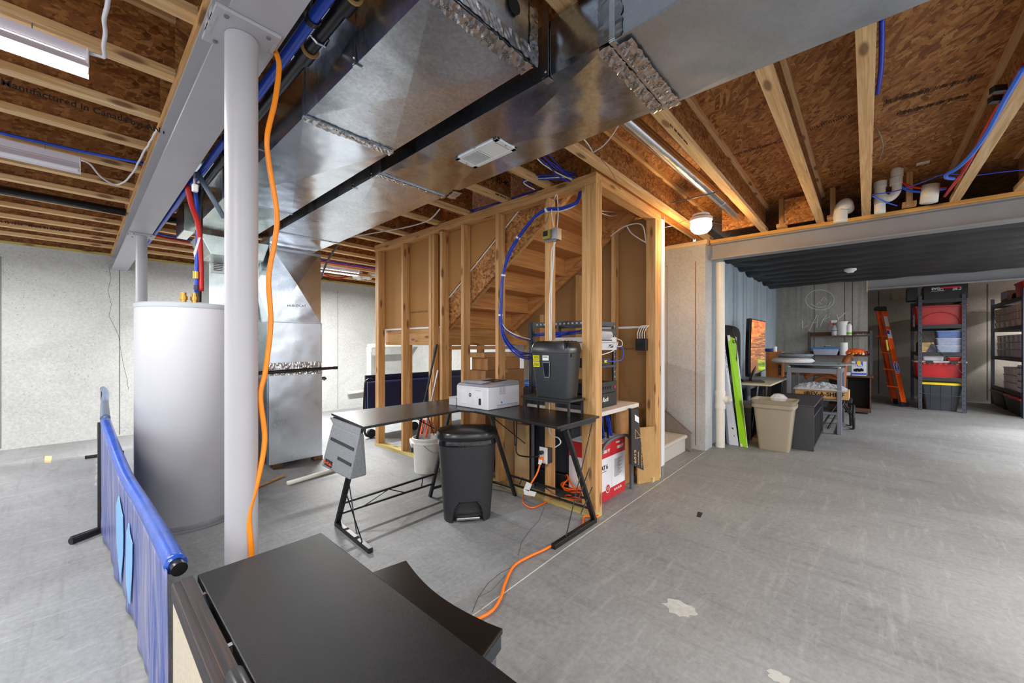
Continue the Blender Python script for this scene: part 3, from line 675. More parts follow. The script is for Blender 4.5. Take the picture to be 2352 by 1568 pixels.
# return-air riser left of the furnace with grille
R_ = root('return_duct', 'greenish metal return air duct with a white grille, behind the front column', 'duct', (1.0, 4.9, 0))
rx = gy(480,600,4.75).x; 
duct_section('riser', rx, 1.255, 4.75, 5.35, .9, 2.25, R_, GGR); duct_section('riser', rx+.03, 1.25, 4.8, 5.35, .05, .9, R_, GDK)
a = gy(484,626,4.75); b = gy(516,562,4.75)
MB().box(a.x, b.x, 4.735, 4.749, a.z, b.z).build('grille', WHT, R_, .002)
m = MB()
for k in range(15):
    z = a.z+.03+k*(b.z-a.z-.06)/14; m.box(a.x+.02, b.x-.02, 4.732, 4.7345, z-.005, z+.004)
m.build('grille_slots', plain(96,100,100,.7), R_)
flange(R_, rx, 1.255, 4.77, 2.2, 2.25)
BD = root('duct_branch', 'small boxy metal duct branch beside the steel beam, dark end facing left', 'duct', gy(450,510,4.3))
p0 = gy(420,545,4.3); p1 = gy(447,490,4.3)
MB().box(p0.x, .676, 4.25, 4.62, 2.21, 2.44).build('branch_box', GGR, BD, .003); B('end_face', (p0.x-.003,p0.x-.0005,4.255,4.61,2.215,2.435), plain(48,40,40,.35), BD)
p = gy(485,510,4.3); MB().hexa([(p.x,4.3,2.05),(1.2,4.3,2.05),(1.2,4.7,2.05),(p.x,4.7,2.05)], [(p.x-.08,4.3,2.22),(1.25,4.3,2.22),(1.25,4.75,2.22),(p.x-.08,4.75,2.22)]).build('transition', GGR, BD, .003)
# grey flexible conduit from duct to behind the furnace, white cable
o = MB().tube(spline([gy(700,700,5.2),gy(735,640,5.1),gy(752,600,5.0),gy(775,565,4.9),gy(800,548,4.8)],8), .013, 10).build('flex_conduit', plain(92,98,106,.5), smooth='all'); tag(o, 'grey flexible conduit curving down behind the furnace', 'conduit')
o = MB().tube(spline([gz(802,545,2.44),gz(870,533,2.44),gz(940,520,2.44),gz(985,505,2.44),gz(1010,480,2.44)],8), .006, 8).build('electrical_cable', WHT, smooth='all'); tag(o, 'white cable sagging from the duct to the closet top plate', 'cable')
# ---- shop lights
LEDM = emis('led_tube', (1,.98,.95,1), 9); LEDOFF = plain(226,220,230,.4,var=.02)
def shop_or_fill_light(xr, yc, lab, L=1.2, z=2.40, lit=True, zt=None):
    r = root('shop_or_fill_light', lab, 'ceiling light', (xr-L/2, yc, z))
    W2 = .055
    MB().ext([(xr,yc-W2,z-.012),(xr,yc-.022,z+.035),(xr,yc-.02,z+.075),(xr,yc+.02,z+.075),(xr,yc+.022,z+.035),(xr,yc+W2,z-.012),(xr,yc+W2-.002,z-.014),(xr,yc+.018,z+.03),(xr,yc-.018,z+.03),(xr,yc-W2+.002,z-.014)], (-L,0,0)).build('housing', plain(222,216,230,.35,var=.02), r)
    B('diffuser', (xr-L+.01,xr-.01,yc-.03,yc+.03,z-.012,z+.029), LEDM if lit else plain(228,224,226,.5,var=.02), r, .004)
    MB().obox((xr-.004, yc, z+.035), (.006, .085, .07)).build('end_cap', WHT, r, .002)
    for dx in (.15, L-.15): MB().tube([(xr-dx,yc,z+.07),(xr-dx,yc,ZJ+.01)], .002, 5).build('hanger_wire', GREYM, r)
    return r
shop_or_fill_light(.034, 2.40, 'lit white shop light at the top left, its white cord rising from the end', z=2.385)
shop_or_fill_light(.018, 3.80, 'white shop light below the lit one, cord looping towards the steel beam', z=2.385, lit=False)
shop_or_fill_light(3.0, 6.0, 'lit shop light glaring behind the ducts near the back wall', z=2.36)
for (lx, ly, ln, pwv, lz) in LIGHTS[2:]:
    if (lx, ly) in ((12.6,-3.2),): continue
    if lx > 5: continue
    shop_or_fill_light(lx+.6, ly, 'unseen fill light added under the joists for brightness', z=lz+.01)  # fixtures made up to carry the added fill light
bpy.data.objects  # added fill fixtures outside the frame share one group
for o in bpy.data.objects:
    if o.get('label') == 'unseen fill light added under the joists for brightness': o['group'] = 'added unseen fill lights'
def cord(pts, rad, mat, lab, n=8, name='lamp_cable', wig=0, cat='cord', seg=6):
    P = spline(pts, n)
    if wig:
        rnd = random.Random(5); P = [p+V((rnd.uniform(-wig,wig),rnd.uniform(-wig,wig),rnd.uniform(-wig,wig)*.6)) for p in P]
    return tag(MB().tube(P, rad, seg).build(name, mat, smooth='all'), lab, cat)
WC = plain(226,224,230,.45,var=.03)
cord([gz(205,122,2.45),gz(228,128,2.44),gz(240,130,2.43),gz(238,105,2.44),gz(242,75,2.45),gz(239,45,2.45),gz(246,15,2.46),gz(250,-20,2.46),gz(252,-80,2.47)], .007, WC, 'white crinkled cord going up from the lit shop light', 4)
cord([gz(186,368,2.42),gz(205,375,2.42),gz(222,395,2.42),gz(240,412,2.42),gz(262,423,2.42),gz(282,420,2.42),gz(296,408,2.43),gz(312,385,2.45),gz(325,358,2.47),gz(340,335,2.47),gz(352,312,2.47),gz(362,297,2.47)], .006, WC, 'white cord looping from the lower shop light to the beam', 3, wig=.002)
# ---- bulb holder
p = gz(1610, 523, 2.36)
r = root('ceiling_lamp', 'round white bulb lamp glowing warm at the end of the joists', 'lamp', p)
MB().lathe([(.06,.11),(.10,.09),(.10,.065),(.085,.06)], p, 28).build('holder', plain(210,200,190,.5), r, smooth=True)
MB().lathe([(.02,-.055),(.06,-.045),(.085,-.02),(.095,.01),(.09,.045),(.08,.06)], p, 28).build('globe', emis('warm_globe', (1,.93,.82,1), 7), r, smooth='all')
MB().lathe([(.075,.11),(.075,.125)], p, 20).build('backplate', WHT, r)
BULB = p
bg = bpy.data.objects['bulb_glow']; bg.location = p+V((0,0,-.12))
# ---- round silver duct in joist bay with rod
r = root('round_duct', 'long round silver duct between two joists, right of the closet', 'duct', (3.5, 1.08, 2.6))
a = V((1.7,1.12,2.64)); b = V((4.15,1.02,2.62)); c = V((5.0,1.0,2.60))
GR = galv('galvanized_pipe', .7, .2, .05, scr=0)
MB().tube([a, b], .052, 28).build('duct_section', GR, r, smooth=True); MB().tube([b+(a-b)*.01, c], .05, 28).build('duct_section', GR, r, smooth=True)
MB().tube([b+V((-.06,.003,0)), b+V((.0,0,0))], .056, 28).build('coupling', GR, r, smooth=True)
o = MB().tube([gz(1540,466,2.50), gz(1652,440,2.50)], .006, 8).build('support_rod', GREYM, smooth='all'); tag(o, 'thin metal rod carrying the round silver duct', 'rod')
# wires from duct to joist, thin brown wire
cord([gz(1422,285,2.46),gz(1405,312,2.46),gz(1385,335,2.47),gz(1362,350,2.50)], .004, WHT, 'pair of white cables running from the duct edge to the joist', 6, 'electrical_cable')
cord([gz(1333,312,2.5),gz(1350,330,2.5),gz(1362,350,2.5)], .004, WHT, 'short white cable bending over the joist near the duct', 6, 'electrical_cable')
cord([gz(1380,365,2.47),gz(1405,395,2.47),gz(1425,435,2.47),gz(1450,470,2.47),gz(1500,497,2.47),gz(1545,515,2.47),gz(1590,502,2.46),gz(1640,512,2.46),gz(1700,523,2.46)], .002, plain(120,70,50,.6), 'thin brown wire drooping under the joists to the bulb', 6, 'thin_wire')
# ---- right: pipes above the right beam
P2 = PVC
r = root('drain_pipe', 'white plastic drain trap between joists above the right beam', 'pipe', gz(2050,430,2.6))
q = lambda px, py, z=2.6: gx(px, py, 4.8)
MB().tube(spline([q(2021,490),q(2021,440),q(2022,428)],4), .038, 18).build('inlet', P2, r, smooth='all')
MB().tube(spline([q(2020,424),q(2024,448),q(2042,455),q(2058,440),q(2060,415),q(2058,375)],6), .032, 18).build('trap_bend', P2, r, smooth='all')
for px_, py_ in ((2060,398),(2058,416)): c = q(px_,py_); MB().lathe([(.042,-.03),(.042,.03)], c, 18).build('coupling', P2, r, smooth=True)
for px_, py_ in ((2022,424),(2022,462)): c = q(px_,py_); MB().lathe([(.044,-.025),(.044,.025)], c, 18).build('coupling', P2, r, smooth=True)
MB().tube([q(2058,385), q(2062,378), q(2162,360)], .018, 14).build('branch_pipe', P2, r, smooth='all')
c = q(2120,370); MB().obox(c, (.05,.08,.045)).build('pipe_strap', P2, r, .004)
r = root('drain_pipe', 'white plastic elbow standing between joists above the right beam', 'pipe', q(1933,475))
MB().tube(spline([q(1930,510),q(1932,480),q(1942,468),V((5.05,q(1945,470).y,2.58))],5), .052, 20).build('elbow', P2, r, smooth='all')
r = root('drain_pipe', 'white plastic pipe end between the trap and the pipe joist', 'pipe', q(2135,440))
MB().tube([q(2133,465), q(2138,425)], .055, 20).build('pipe_end', P2, r, smooth='all')
cord([gz(2352,155,2.5),gz(2310,225,2.49),gz(2270,300,2.48),gz(2235,350,2.47),gz(2200,385,2.46),gz(2175,400,2.46),gz(2174,408,2.47),gz(2190,410,2.49)], .012, plain(40,110,240,.3), 'bright blue water pipe bending beside the slanted joist', 6, 'water_pipe', cat='pipe', seg=10)
cord([gz(2352,150,2.52),gz(2310,220,2.51),gz(2285,260,2.50),gz(2250,325,2.50),gz(2215,390,2.5),gz(2170,450,2.5)], .011, plain(186,24,20,.35), 'red water pipe following the slanted joist', 6, 'water_pipe', cat='pipe', seg=10)
cord([q(2067,415),q(2090,428),q(2130,433),q(2175,432)], .010, plain(200,34,22,.35), 'red pipe sagging behind the white trap', 6, 'water_pipe', cat='pipe', seg=10)
cord([q(2070,428),q(2090,438),q(2130,440),q(2172,433)], .010, plain(30,96,230,.3), 'blue pipe sagging behind the white trap', 6, 'water_pipe', cat='pipe', seg=10)
cord([gz(2003,447,2.48),gz(2060,438,2.5),gz(2120,418,2.5),gz(2170,400,2.5),gz(2240,402,2.5),gz(2300,395,2.5),gz(2352,390,2.5)], .004, plain(20,50,190,.4), 'thin blue network cable crossing below the right joists', 6, 'network_cable', cat='cable')
cord([gz(2003,450,2.5),gz(2022,458,2.5),gz(2040,466,2.5),gz(2060,472,2.5)], .006, plain(30,96,230,.3), 'short blue cable behind the upright joist end', 6, 'network_cable', cat='cable')
cord([gz(2026,38,2.56),gz(2025,120,2.55),gz(2022,170,2.54),gz(2015,215,2.56)], .010, plain(20,60,200,.35), 'blue cables clinging to the side of the upright joist', 6, 'network_cable', cat='cable')
cord([gz(2010,290,2.6),gz(2022,310,2.55),gz(2028,340,2.55),gz(2018,370,2.6)], .003, plain(150,140,120,.5), 'thin grey wire loop beside the upright joist', 6, 'thin_wire')
for nm_, (cx_, cy_) in (('a', (2293, 205)), ('b', (2288, 228))):
    c = gz(cx_, cy_, 2.51); o = MB().obox(c, (.03,.05,.03), .5).build('pipe_clip', BLKM); tag(o, 'black clip holding the red and blue pipes on the slanted joist, the %s one' % ('upper' if nm_ == 'a' else 'lower'), 'clip')
# white PVC at the back, behind the closet
r = root('drain_pipe', 'white plastic waste pipe under the joists near the glaring shop light', 'pipe', gy(840,630,6.8))
MB().tube([gy(812,632,6.8), gy(835,634,6.8), gy(880,622,6.6)], .06, 18).build('pipe_run', P2, r, smooth='all')
MB().tube([gy(815,630,6.8), gy(815,618,6.8)], .05, 16).build('inlet', P2, r, smooth='all')
for px_ in (826, 848): MB().obox(gy(px_,633,6.75), (.05,.13,.14)).build('coupling', P2, r, .01)
cord([gy(735,622,6.4),gy(750,632,6.5),gy(775,638,6.5),gy(800,634,6.6),gy(818,622,6.6)], .012, RED, 'red pipe loop hanging under the glaring shop light', 6, 'water_pipe', cat='pipe', seg=8)
r = root('vent_pipe', 'white plastic pipe with a bend standing against the back wall', 'pipe', gy(848,870,7.3))
MB().tube(spline([gy(848,960,7.3),gy(848,830,7.3),gy(848,805,7.3),gy(853,797,7.3),gy(865,794,7.3),gy(1060,790,7.3)],4), .045, 16).build('pipe_run', P2, r, smooth='all')
for py_ in (803,): MB().lathe([(.055,-.05),(.055,.05)], gy(848,py_,7.3), 16).build('coupling', P2, r, smooth=True)
o = MB().tube([gy(799,902,7.55), gy(845,897,7.55)], .03, 12).build('pipe_piece', P2, smooth='all'); tag(o, 'short white pipe piece sticking out low from the back wall', 'pipe')
# orange cord hanging down the column
cord([gy(629,110,C1Y),gy(641,150,C1Y-.02),gy(632,230,C1Y-.03),gy(614,310,C1Y-.03),gy(617,370,C1Y-.02),gy(636,490,C1Y-.02),gy(630,560,C1Y-.02),gy(617,640,C1Y-.02),gy(622,740,C1Y-.02),gy(610,850,C1Y-.02),gy(598,910,C1Y-.02),gy(608,1010,C1Y-.02),gy(590,1110,C1Y-.03),gy(572,1180,C1Y-.04),gy(578,1280,C1Y-.05),gy(576,1420,C1Y-.05),(.42,C1Y-.06,.01),(.55,C1Y+.02,.01)], .0085, plain(250,140,24,.4), 'thick orange extension cord hanging down beside the front column', 6, 'extension_cord', seg=12)
# ================================================================ THE STUD CLOSET
XF = 2.49
SW = root('stud_wall', 'open wooden stud wall of the closet facing the ducts, with plates and doubled corner', 'wall frame', (XF+.045, 3.0, 0))
B('bottom_plate', (XF, XF+.089, 1.438, 4.56, 0, .038), wood('y', (168,150,84), (200,180,112), (220,204,144)), SW, .002)
B('top_plate', (XF, XF+.089, 1.438, 4.56, ZJ-.04, ZJ-.001), WY, SW, .002); B('top_plate', (XF, XF+.089, 1.438, 4.56, ZJ-.08, ZJ-.041), WY, SW, .002)
def stud(y, x0=XF, x1=XF+.089, z0=.038, z1=ZJ-.081, par=None, w=.038, mat=None, name='stud'):
    return B(name, (x0, x1, y-w, y, z0, z1), mat or WZ, par or SW, .002)
for px in (921.5, 984.6, 1010, 1058.6, 1137.6, 1251.5): stud(gx(px, 900, XF).y)
ye = gx(862, 900, XF).y; stud(ye); stud(ye-.039)
stud(gx(984.6,900,XF).y-.039, x0=XF+.01, x1=XF+.07)
stud(1.5545); stud(1.5155); stud(1.4765)
# sawn end wall / header on the side of the opening
HW = root('end_wall_frame', 'short wooden frame at the right end of the closet with top plates and doubled end stud', 'wall frame', (3.6, 1.48, 0))
B('top_plate', (XF+.09, 3.69, 1.438, 1.527, ZJ-.04, ZJ-.001), WX, HW, .002); B('top_plate', (XF+.09, 3.69, 1.438, 1.527, ZJ-.08, ZJ-.041), WX, HW, .002)
B('stud', (3.56,3.598,1.438,1.527,.038,ZJ-.081), WZ, HW, .002); B('stud', (3.60,3.638,1.438,1.527,.038,ZJ-.081), WZ, HW, .002); B('stud', (3.64,3.69,1.438,1.527,.038,ZJ-.081), WZ, HW, .002)
B('bottom_plate', (3.50,3.69,1.438,1.527,0,.038), wood('y', (168,150,84), (200,180,112), (220,204,144)), HW)
B('drywall_end', (3.692,3.76,1.436,1.52,.10,ZJ-.05), plain(216,216,220,.8,var=.03), HW); B('corner_bead', (3.761,3.768,1.434,1.52,.10,ZJ-.02), WHT, HW)
B('end_trim', (3.692,3.76,1.435,1.52,.0,.099), plain(120,118,116,.7), HW)
# partition behind (stair side)
DWB = plain(158,118,72,.85,var=.05,sc=2)
PW = root('partition_wall', 'brown paper-backed partition at the back of the closet with studs and white pipe strip', 'partition', (3.66, 2.3, 0))
MB().ext([(3.692,1.53,0),(3.692,3.02,0),(3.692,3.02,1.25),(3.692,3.29,1.45),(3.692,3.29,2.48),(3.692,1.53,2.48)], (.013,0,0)).build('drywall_sheet', DWB, PW)
for px, z1 in ((1404, 2.4), (1322, 2.0), (1240, 1.6)): y = gx(px, 700, 3.6).y; stud(y, 3.60, 3.689, .038, z1, PW)
B('bottom_plate', (3.60,3.689,1.53,3.02,0,.038), WY, PW)
a = gx(1425,753,3.68); B('white_strip', (3.675,3.69,1.54,2.25,a.z-.008,a.z+.012), WHT, PW)
text('ULTRALIGHT  STUCCUM', .03, gx(1455,801,3.69), (0,-1,0), (0,0,1), plain(110,80,50,.8), PW, off=.003)
# near side drywall above the stringer
DWF = plain(176,126,70,.85,var=.05,sc=2)
DN = MB().ext([(XF+.092,4.52,1.45),(XF+.092,3.30,1.45),(XF+.092,3.24,1.74),(XF+.092,2.2,2.48),(XF+.092,4.52,2.48)], (.012,0,0)).build('drywall_sheet', DWF)
tag(DN, 'tan drywall back seen between the left closet studs, above the slanted stair side', 'drywall')
text('5/8" GOLD BOND  MADE IN U.S.A.', .03, gx(955,717,XF+.09), (0,-1,0), (0,0,1), plain(120,96,62,.8), DN, off=.002)
B('white_edge', (XF+.085,XF+.115,3.3,4.5,1.43,1.449), WHT, DN)
# ---- upper stair flight over the closet
ST = root('staircase', 'wooden stair flight seen from underneath inside the stud closet', 'staircase', (3.1, 2.4, 1.46))
SWD = wood('y', (172,112,58), (202,142,82), (222,168,108), knots=0); SWX = wood('x', (176,110,54), (208,144,80), (228,172,110), knots=0)
def stringer(x0, x1, mat, name='stringer'):
    P = [(x0,3.30,1.40),(x0,3.30,1.70),(x0,1.86,2.72),(x0,1.50,2.72),(x0,1.50,2.62)]
    return MB().ext([V(p) for p in P], (x1-x0,0,0)).build(name, mat, ST, .002)
stringer(2.606, 2.64, OSB); stringer(3.645, 3.685, SWD)
MB().ext([(2.640,3.30,1.40),(2.640,3.30,1.44),(2.640,1.5,2.66),(2.640,1.5,2.62)], (.035,0,0)).build('ledger', WY, ST)
MB().tube([V((2.600,3.27,1.71)), V((2.600,2.2,2.47))], .006, 6).build('white_edge', WHT, ST)
rise, run = .1885, .262
for i in range(7):
    yy = 3.28-i*run; zz = 1.47+i*rise
    B('riser', (2.642,3.643,yy-.018,yy,zz-.03,zz+rise-.028), SWX, ST)
    if i < 6: B('tread', (2.642,3.643,yy-run-.02,yy+.02,zz+rise-.028,zz+rise), SWX, ST, .002)
    MB().ext([(3.60,yy-.019,zz+rise-.03),(3.60,yy-run,zz+rise-.03),(3.60,yy-.019,zz+.0)], (.044,0,0)).build('wedge', SWD, ST)
    B('cleat', (2.66,2.70,yy-run+.01,yy-.02,zz+rise-.065,zz+rise-.03), WY, ST)
# landing
LD = root('stair_landing', 'wooden stair landing platform behind the left closet studs', 'landing', (3.7, 3.9, 1.25))
B('rim_board', (2.61,4.95,3.305,3.343,1.25,1.45), wood('x', (150,100,50), (184,134,76), (208,162,104)), LD); B('rim_board', (2.61,2.648,3.345,4.5,1.25,1.45), WY, LD); B('rim_board', (2.65,4.95,4.46,4.5,1.25,1.45), WX, LD)
B('deck', (2.61,4.95,3.305,4.5,1.451,1.469), OSB, LD); B('lower_ledger', (2.65,3.69,3.26,3.30,1.20,1.24), WX, LD)
for px, pxw in ((1017, 0), (1031, 0), (1107, 0), (1215, 0)):
    p = gy(px, 850, 3.305); B('post', (p.x,p.x+.04,3.306,3.394,0,1.249), WZ, LD)
p = gx(956, 850, 2.61); B('post', (2.66,2.70,4.05,4.14,0,1.249), WZ, LD); 
# ---- carpeted lower flight
CAR = fabric('carpet', (158,152,142), (206,200,190), 240, .95)
CS = root('carpeted_stairs', 'beige carpeted steps between the closet and the concrete wall', 'stairs', (4.4, 2.4, 0))
for i in range(6):
    z1 = .2*(i+1); yy = 1.58+i*.27
    MB().hexa([(3.79,yy,0.0),(4.80,yy,0.0),(4.80,yy+.29,0),(3.79,yy+.29,0)], [(3.79,yy,z1-.03),(4.80,yy,z1-.03),(4.80,yy+.29,z1-.03),(3.79,yy+.29,z1-.03)]).build('riser', CAR, CS, .01)
    MB().box(3.79,4.80,yy-.028,yy+.29,z1-.045,z1).build('step', CAR, CS, .02)
sk = plain(128,118,112,.6)
MB().ext([(4.802,1.52,0),(4.802,1.52,.22),(4.802,3.2,1.50),(4.802,3.3,1.5),(4.802,3.3,.9)], (.02,0,0)).build('skirt_board', sk, CS, .003)
MB().hexa([(4.80,1.51,.22),(4.84,1.51,.22),(4.84,1.535,.24),(4.80,1.535,.24)], [(4.80,3.2,1.50),(4.84,3.2,1.50),(4.84,3.2,1.53),(4.80,3.2,1.53)]).build('skirt_cap', sk, CS)
# ---- blue cable bundle looping on the studs
def bundle(pts, nc, rad, spread, lab, cat='cables', white=1, ties=(), seed=2):
    r = root('cable_bundle', lab, cat, pts[0]); P = spline(pts, 8); rnd = random.Random(seed)
    m = MB(); mw = MB()
    for k in range(nc):
        ox, oy, oz = (rnd.uniform(-spread, spread) for _ in range(3)); ph = rnd.uniform(0, 6)
        Q = [p+V((ox,oy,oz))+V((0,math.sin(i*.25+ph),math.cos(i*.2+ph)))*spread*.5 for i, p in enumerate(P)]
        (mw if k < white else m).tube(Q, rad, 6)
    m.build('blue_cables', CBL, r, smooth='all')
    if white: mw.build('white_cable', WHT, r, smooth='all')
    else: mw.bm.free()
    for t in ties:
        i = int(t*(len(P)-1)); d = (P[min(i+1,len(P)-1)]-P[i]).normalized()
        MB().tube([P[i]-d*.008, P[i]+d*.008], spread*1.35+rad, 12).build('tie', WHT, r, smooth=True)
    return r
CBL = plain(22, 58, 178, .4, var=.1)
xb = XF-.03
bundle([gx(1335,440,2.56),gx(1325,463,2.52),gx(1290,478,2.5),gx(1250,484,xb),gx(1210,520,xb),gx(1180,562,xb),gx(1160,615,xb),gx(1153,660,xb),gx(1150,715,xb),gx(1150,738,xb)], 11, .0045, .012, 'blue network cable bundle arcing over the studs, held by white ties', ties=(.32,.52,.72,.93))
bundle([gx(1150,738,xb),gx(1158,775,xb),gx(1175,800,xb),gx(1195,815,xb),gx(1218,818,2.6)], 9, .0042, .02, 'blue cables drooping below the bundle towards the equipment rack', white=0, seed=5)
cord([gx(1152,742,xb),gx(1165,760,xb),gx(1190,775,xb),gx(1218,782,2.6)], .004, CBL, 'single blue cable running to the rack from the bundle end', 6, 'network_cable', cat='cable')
cord([gx(1150,735,xb),gx(1162,755,xb),gx(1188,770,xb),gx(1218,779,2.6)], .004, WHT, 'single white cable running to the rack from the bundle end', 6, 'network_cable', cat='cable')
bundle([gz(1325,410,2.51),gz(1290,395,2.5),gz(1262,372,2.5),gz(1240,352,2.5)], 5, .0045, .025, 'blue and white cables over the closet corner coming from the duct', seed=8)
bundle([gz(1320,412,2.505),gz(1290,405,2.50),(2.30,1.95,2.52),gz(1225,430,2.50)], 4, .0045, .02, 'blue cables lying along the closet top plate near the corner', white=1, seed=9)
bundle([gz(1240,437,2.52),gz(1200,448,2.52),gz(1160,462,2.52),gz(1080,485,2.52)], 4, .0045, .012, 'blue cables lying in the dark joist bays above the closet', white=0, seed=10)
# transformer on stud with wires
ys = gx(1251.5,900,XF).y
r = root('transformer_box', 'small metal junction box with a transformer on the middle stud', 'junction box', gx(1262,540,XF-.03))
p = gx(1252,555,XF-.05); q = gx(1281,522,XF-.05)
B('metal_box', (XF-.055,XF-.001,q.y,p.y+.0,p.z,q.z), galv('box_metal', .5, .4), r, .002); B('transformer', (XF-.085,XF-.056,(q.y+p.y)/2,p.y,p.z+.01,q.z-.01), plain(150,140,60,.5), r, .003); B('coil', (XF-.092,XF-.086,(q.y+p.y)/2+.01,p.y-.012,p.z+.03,q.z-.02), INK, r)
B('base_clip', (XF-.07,XF-.056,q.y+.01,p.y-.01,p.z-.012,p.z+.004), CHROME, r)
xs = XF-.012
for pts, mt, lb, rd in (([gx(1280,447,xs),gx(1282,490,xs),gx(1279,530,xs-.03)], WHT, 'white cable entering the transformer box from above', .004), ([gx(1278,445,xs),gx(1267,480,xs),gx(1272,520,xs-.03)], WHT, 'white cable curving left into the transformer box', .004),
                       ([gx(1277,448,xs),gx(1258,500,xs),gx(1252,515,xs)], plain(90,60,40,.6), 'thin brown wire above the transformer box', .002),
                       ([gx(1276,556,xs-.02),gx(1267,580,xs),gx(1266,640,xs),gx(1262,700,xs),gx(1263,790,xs),gx(1262,920,xs),gx(1262,990,xs-.03),gx(1283,1006,xs-.05),gx(1287,1018,xs-.05),gx(1273,1028,xs-.03)], WHT, 'long white cable pair running down the middle stud to the outlet box', .005),
                       ([gx(1273,556,xs-.02),gx(1271,600,xs),gx(1267,660,xs),gx(1266,790,xs),gx(1268,930,xs)], WHT, 'thick white cable down the face of the middle stud', .006)):
    cord(pts, rd, mt, lb, 6, 'electrical_cable', cat='cable')
cord([gy(1372,483,1.7),gy(1400,486,1.8),gy(1430,488,1.9),gy(1405,496,1.8),gy(1372,486,1.7)], .005, WHT, 'white cable loop under the stairs beside the corner post', 6, 'electrical_cable', cat='cable')
cord([gx(1402,543,3.58),gx(1425,525,3.56),gx(1450,515,3.56),gx(1472,515,3.56),gx(1480,530,3.56),gx(1484,560,3.58)], .006, WHT, 'white cable pair arching over the back of the closet', 6, 'electrical_cable', cat='cable')
cord([gx(1440,520,3.56),gx(1450,535,3.56),gx(1468,548,3.56),gx(1484,557,3.57)], .006, WHT, 'lower white cable sagging to the end stud', 6, 'electrical_cable', cat='cable')
# black switch box with four white wires
p = gx(1475,790,3.55); r = root('switch_box', 'black round-knobbed box beside the end stud with white wires on top', 'switch box', p)
MB().box(3.50, 3.555, p.y-.055, p.y+.045, p.z-.06, p.z+.05).build('box', plain(26,26,28,.5), r, .004); MB().lathe([(.02,-.008),(.016,0)], (3.499,p.y,p.z), 16, 'x').build('knob', BLK, r, smooth=True)
for k in range(4):
    a = V((3.53,p.y+.035-k*.022,p.z+.05)); MB().tube(spline([a, a+V((0,0,.06)), a+V((.02,-.025,.12)), V((3.56,p.y-.052-k*.002,p.z+.165))],5), .004, 6).build('wire', WHT, r, smooth='all')
# outlet box on the middle stud
p = gx(1265,1045,XF-.02); r = root('outlet_box', 'white outlet plate in a dark box on the middle stud, two plugs in it', 'outlet', p)
B('box', (XF-.05,XF-.001,ys-.075,ys-.036,p.z-.06,p.z+.055), plain(60,60,62,.5), r); B('cover_plate', (XF-.056,XF-.0505,ys-.065,ys+.01,p.z-.065,p.z+.06), WHT, r, .001)
MB().obox((XF-.075,ys-.02,p.z+.022),(.038,.03,.026)).build('black_plug', BLK, r, .005); MB().obox((XF-.075,ys-.02,p.z-.028),(.038,.03,.028)).build('orange_plug', ORG, r, .006)
pz = p.z
cord([(XF-.095,ys-.02,pz+.022),gx(1235,1048,2.38),gx(1205,1048,2.36),gx(1187,1040,2.35),gx(1186,1010,2.35),gx(1187,965,2.36)], .0055, BLK, 'black power cord curving from the outlet up behind the desk', 6)
cord([(XF-.095,ys-.02,pz-.028),gx(1240,1065,2.36),gx(1232,1090,2.32),gx(1210,1125,2.28),gz(1200,1150,.012),gz(1222,1166,.012),gz(1258,1150,.012),gx(1275,1138,2.44)], .0065, plain(246,112,24,.4), 'orange cord hanging from the outlet in a loop onto the floor', 6, 'extension_cord', seg=8)
for a, b_, c_, d_, lb in (((1210,1106),(1222,1112),(1215,1128),(1203,1122),'upper'),((1202,1122),(1232,1130),(1228,1140),(1204,1135),'lower')):
    P4 = [gx(x, y, 2.262) for x, y in (a,b_,c_,d_)]; o = MB().ext(P4, (-.001,0,0)).build('warning_tag', WHT); tag(o, '%s white warning tag on the looped orange cord' % lb, 'tag')
P4 = [gx(x, y, 2.33) for x, y in ((1238,1054),(1246,1057),(1243,1067),(1236,1065))]; o = MB().ext(P4, (-.001,0,0)).build('warning_tag', WHT); tag(o, 'small white tag on the orange cord just below the outlet', 'tag')
# coiled orange cord on the floor behind the bottom plate
rnd = random.Random(12); P = []
for k in range(64):
    a = k*.62+rnd.uniform(-.2,.2); s = 1+.25*math.sin(k*1.7); P.append((2.72+.10*s*math.cos(a)+rnd.uniform(-.012,.012), 1.72+.13*s*math.sin(a), .015+.0032*k*(.6+.4*math.sin(k*.9)**2)))
cord(P, .0062, plain(244,104,26,.4), 'tangled coil of orange cord on the floor between the studs', 4, 'extension_cord', seg=7)
cord([(2.62,1.60,.02),(2.50,1.425,.02),gz(1342,1186,.012),gz(1338,1205,.012),gz(1318,1225,.012),gz(1290,1240,.012),gz(1250,1262,.012),gz(1215,1278,.012),gz(1180,1300,.012),gz(1160,1340,.012),gz(1150,1372,.012),gz(1130,1402,.012),gz(1090,1424,.012),gz(1050,1436,.012),(.45,.95,.012)], .0075, plain(246,122,30,.4), 'orange extension cord winding over the open floor towards the foreground table', 8, 'extension_cord', seg=10)
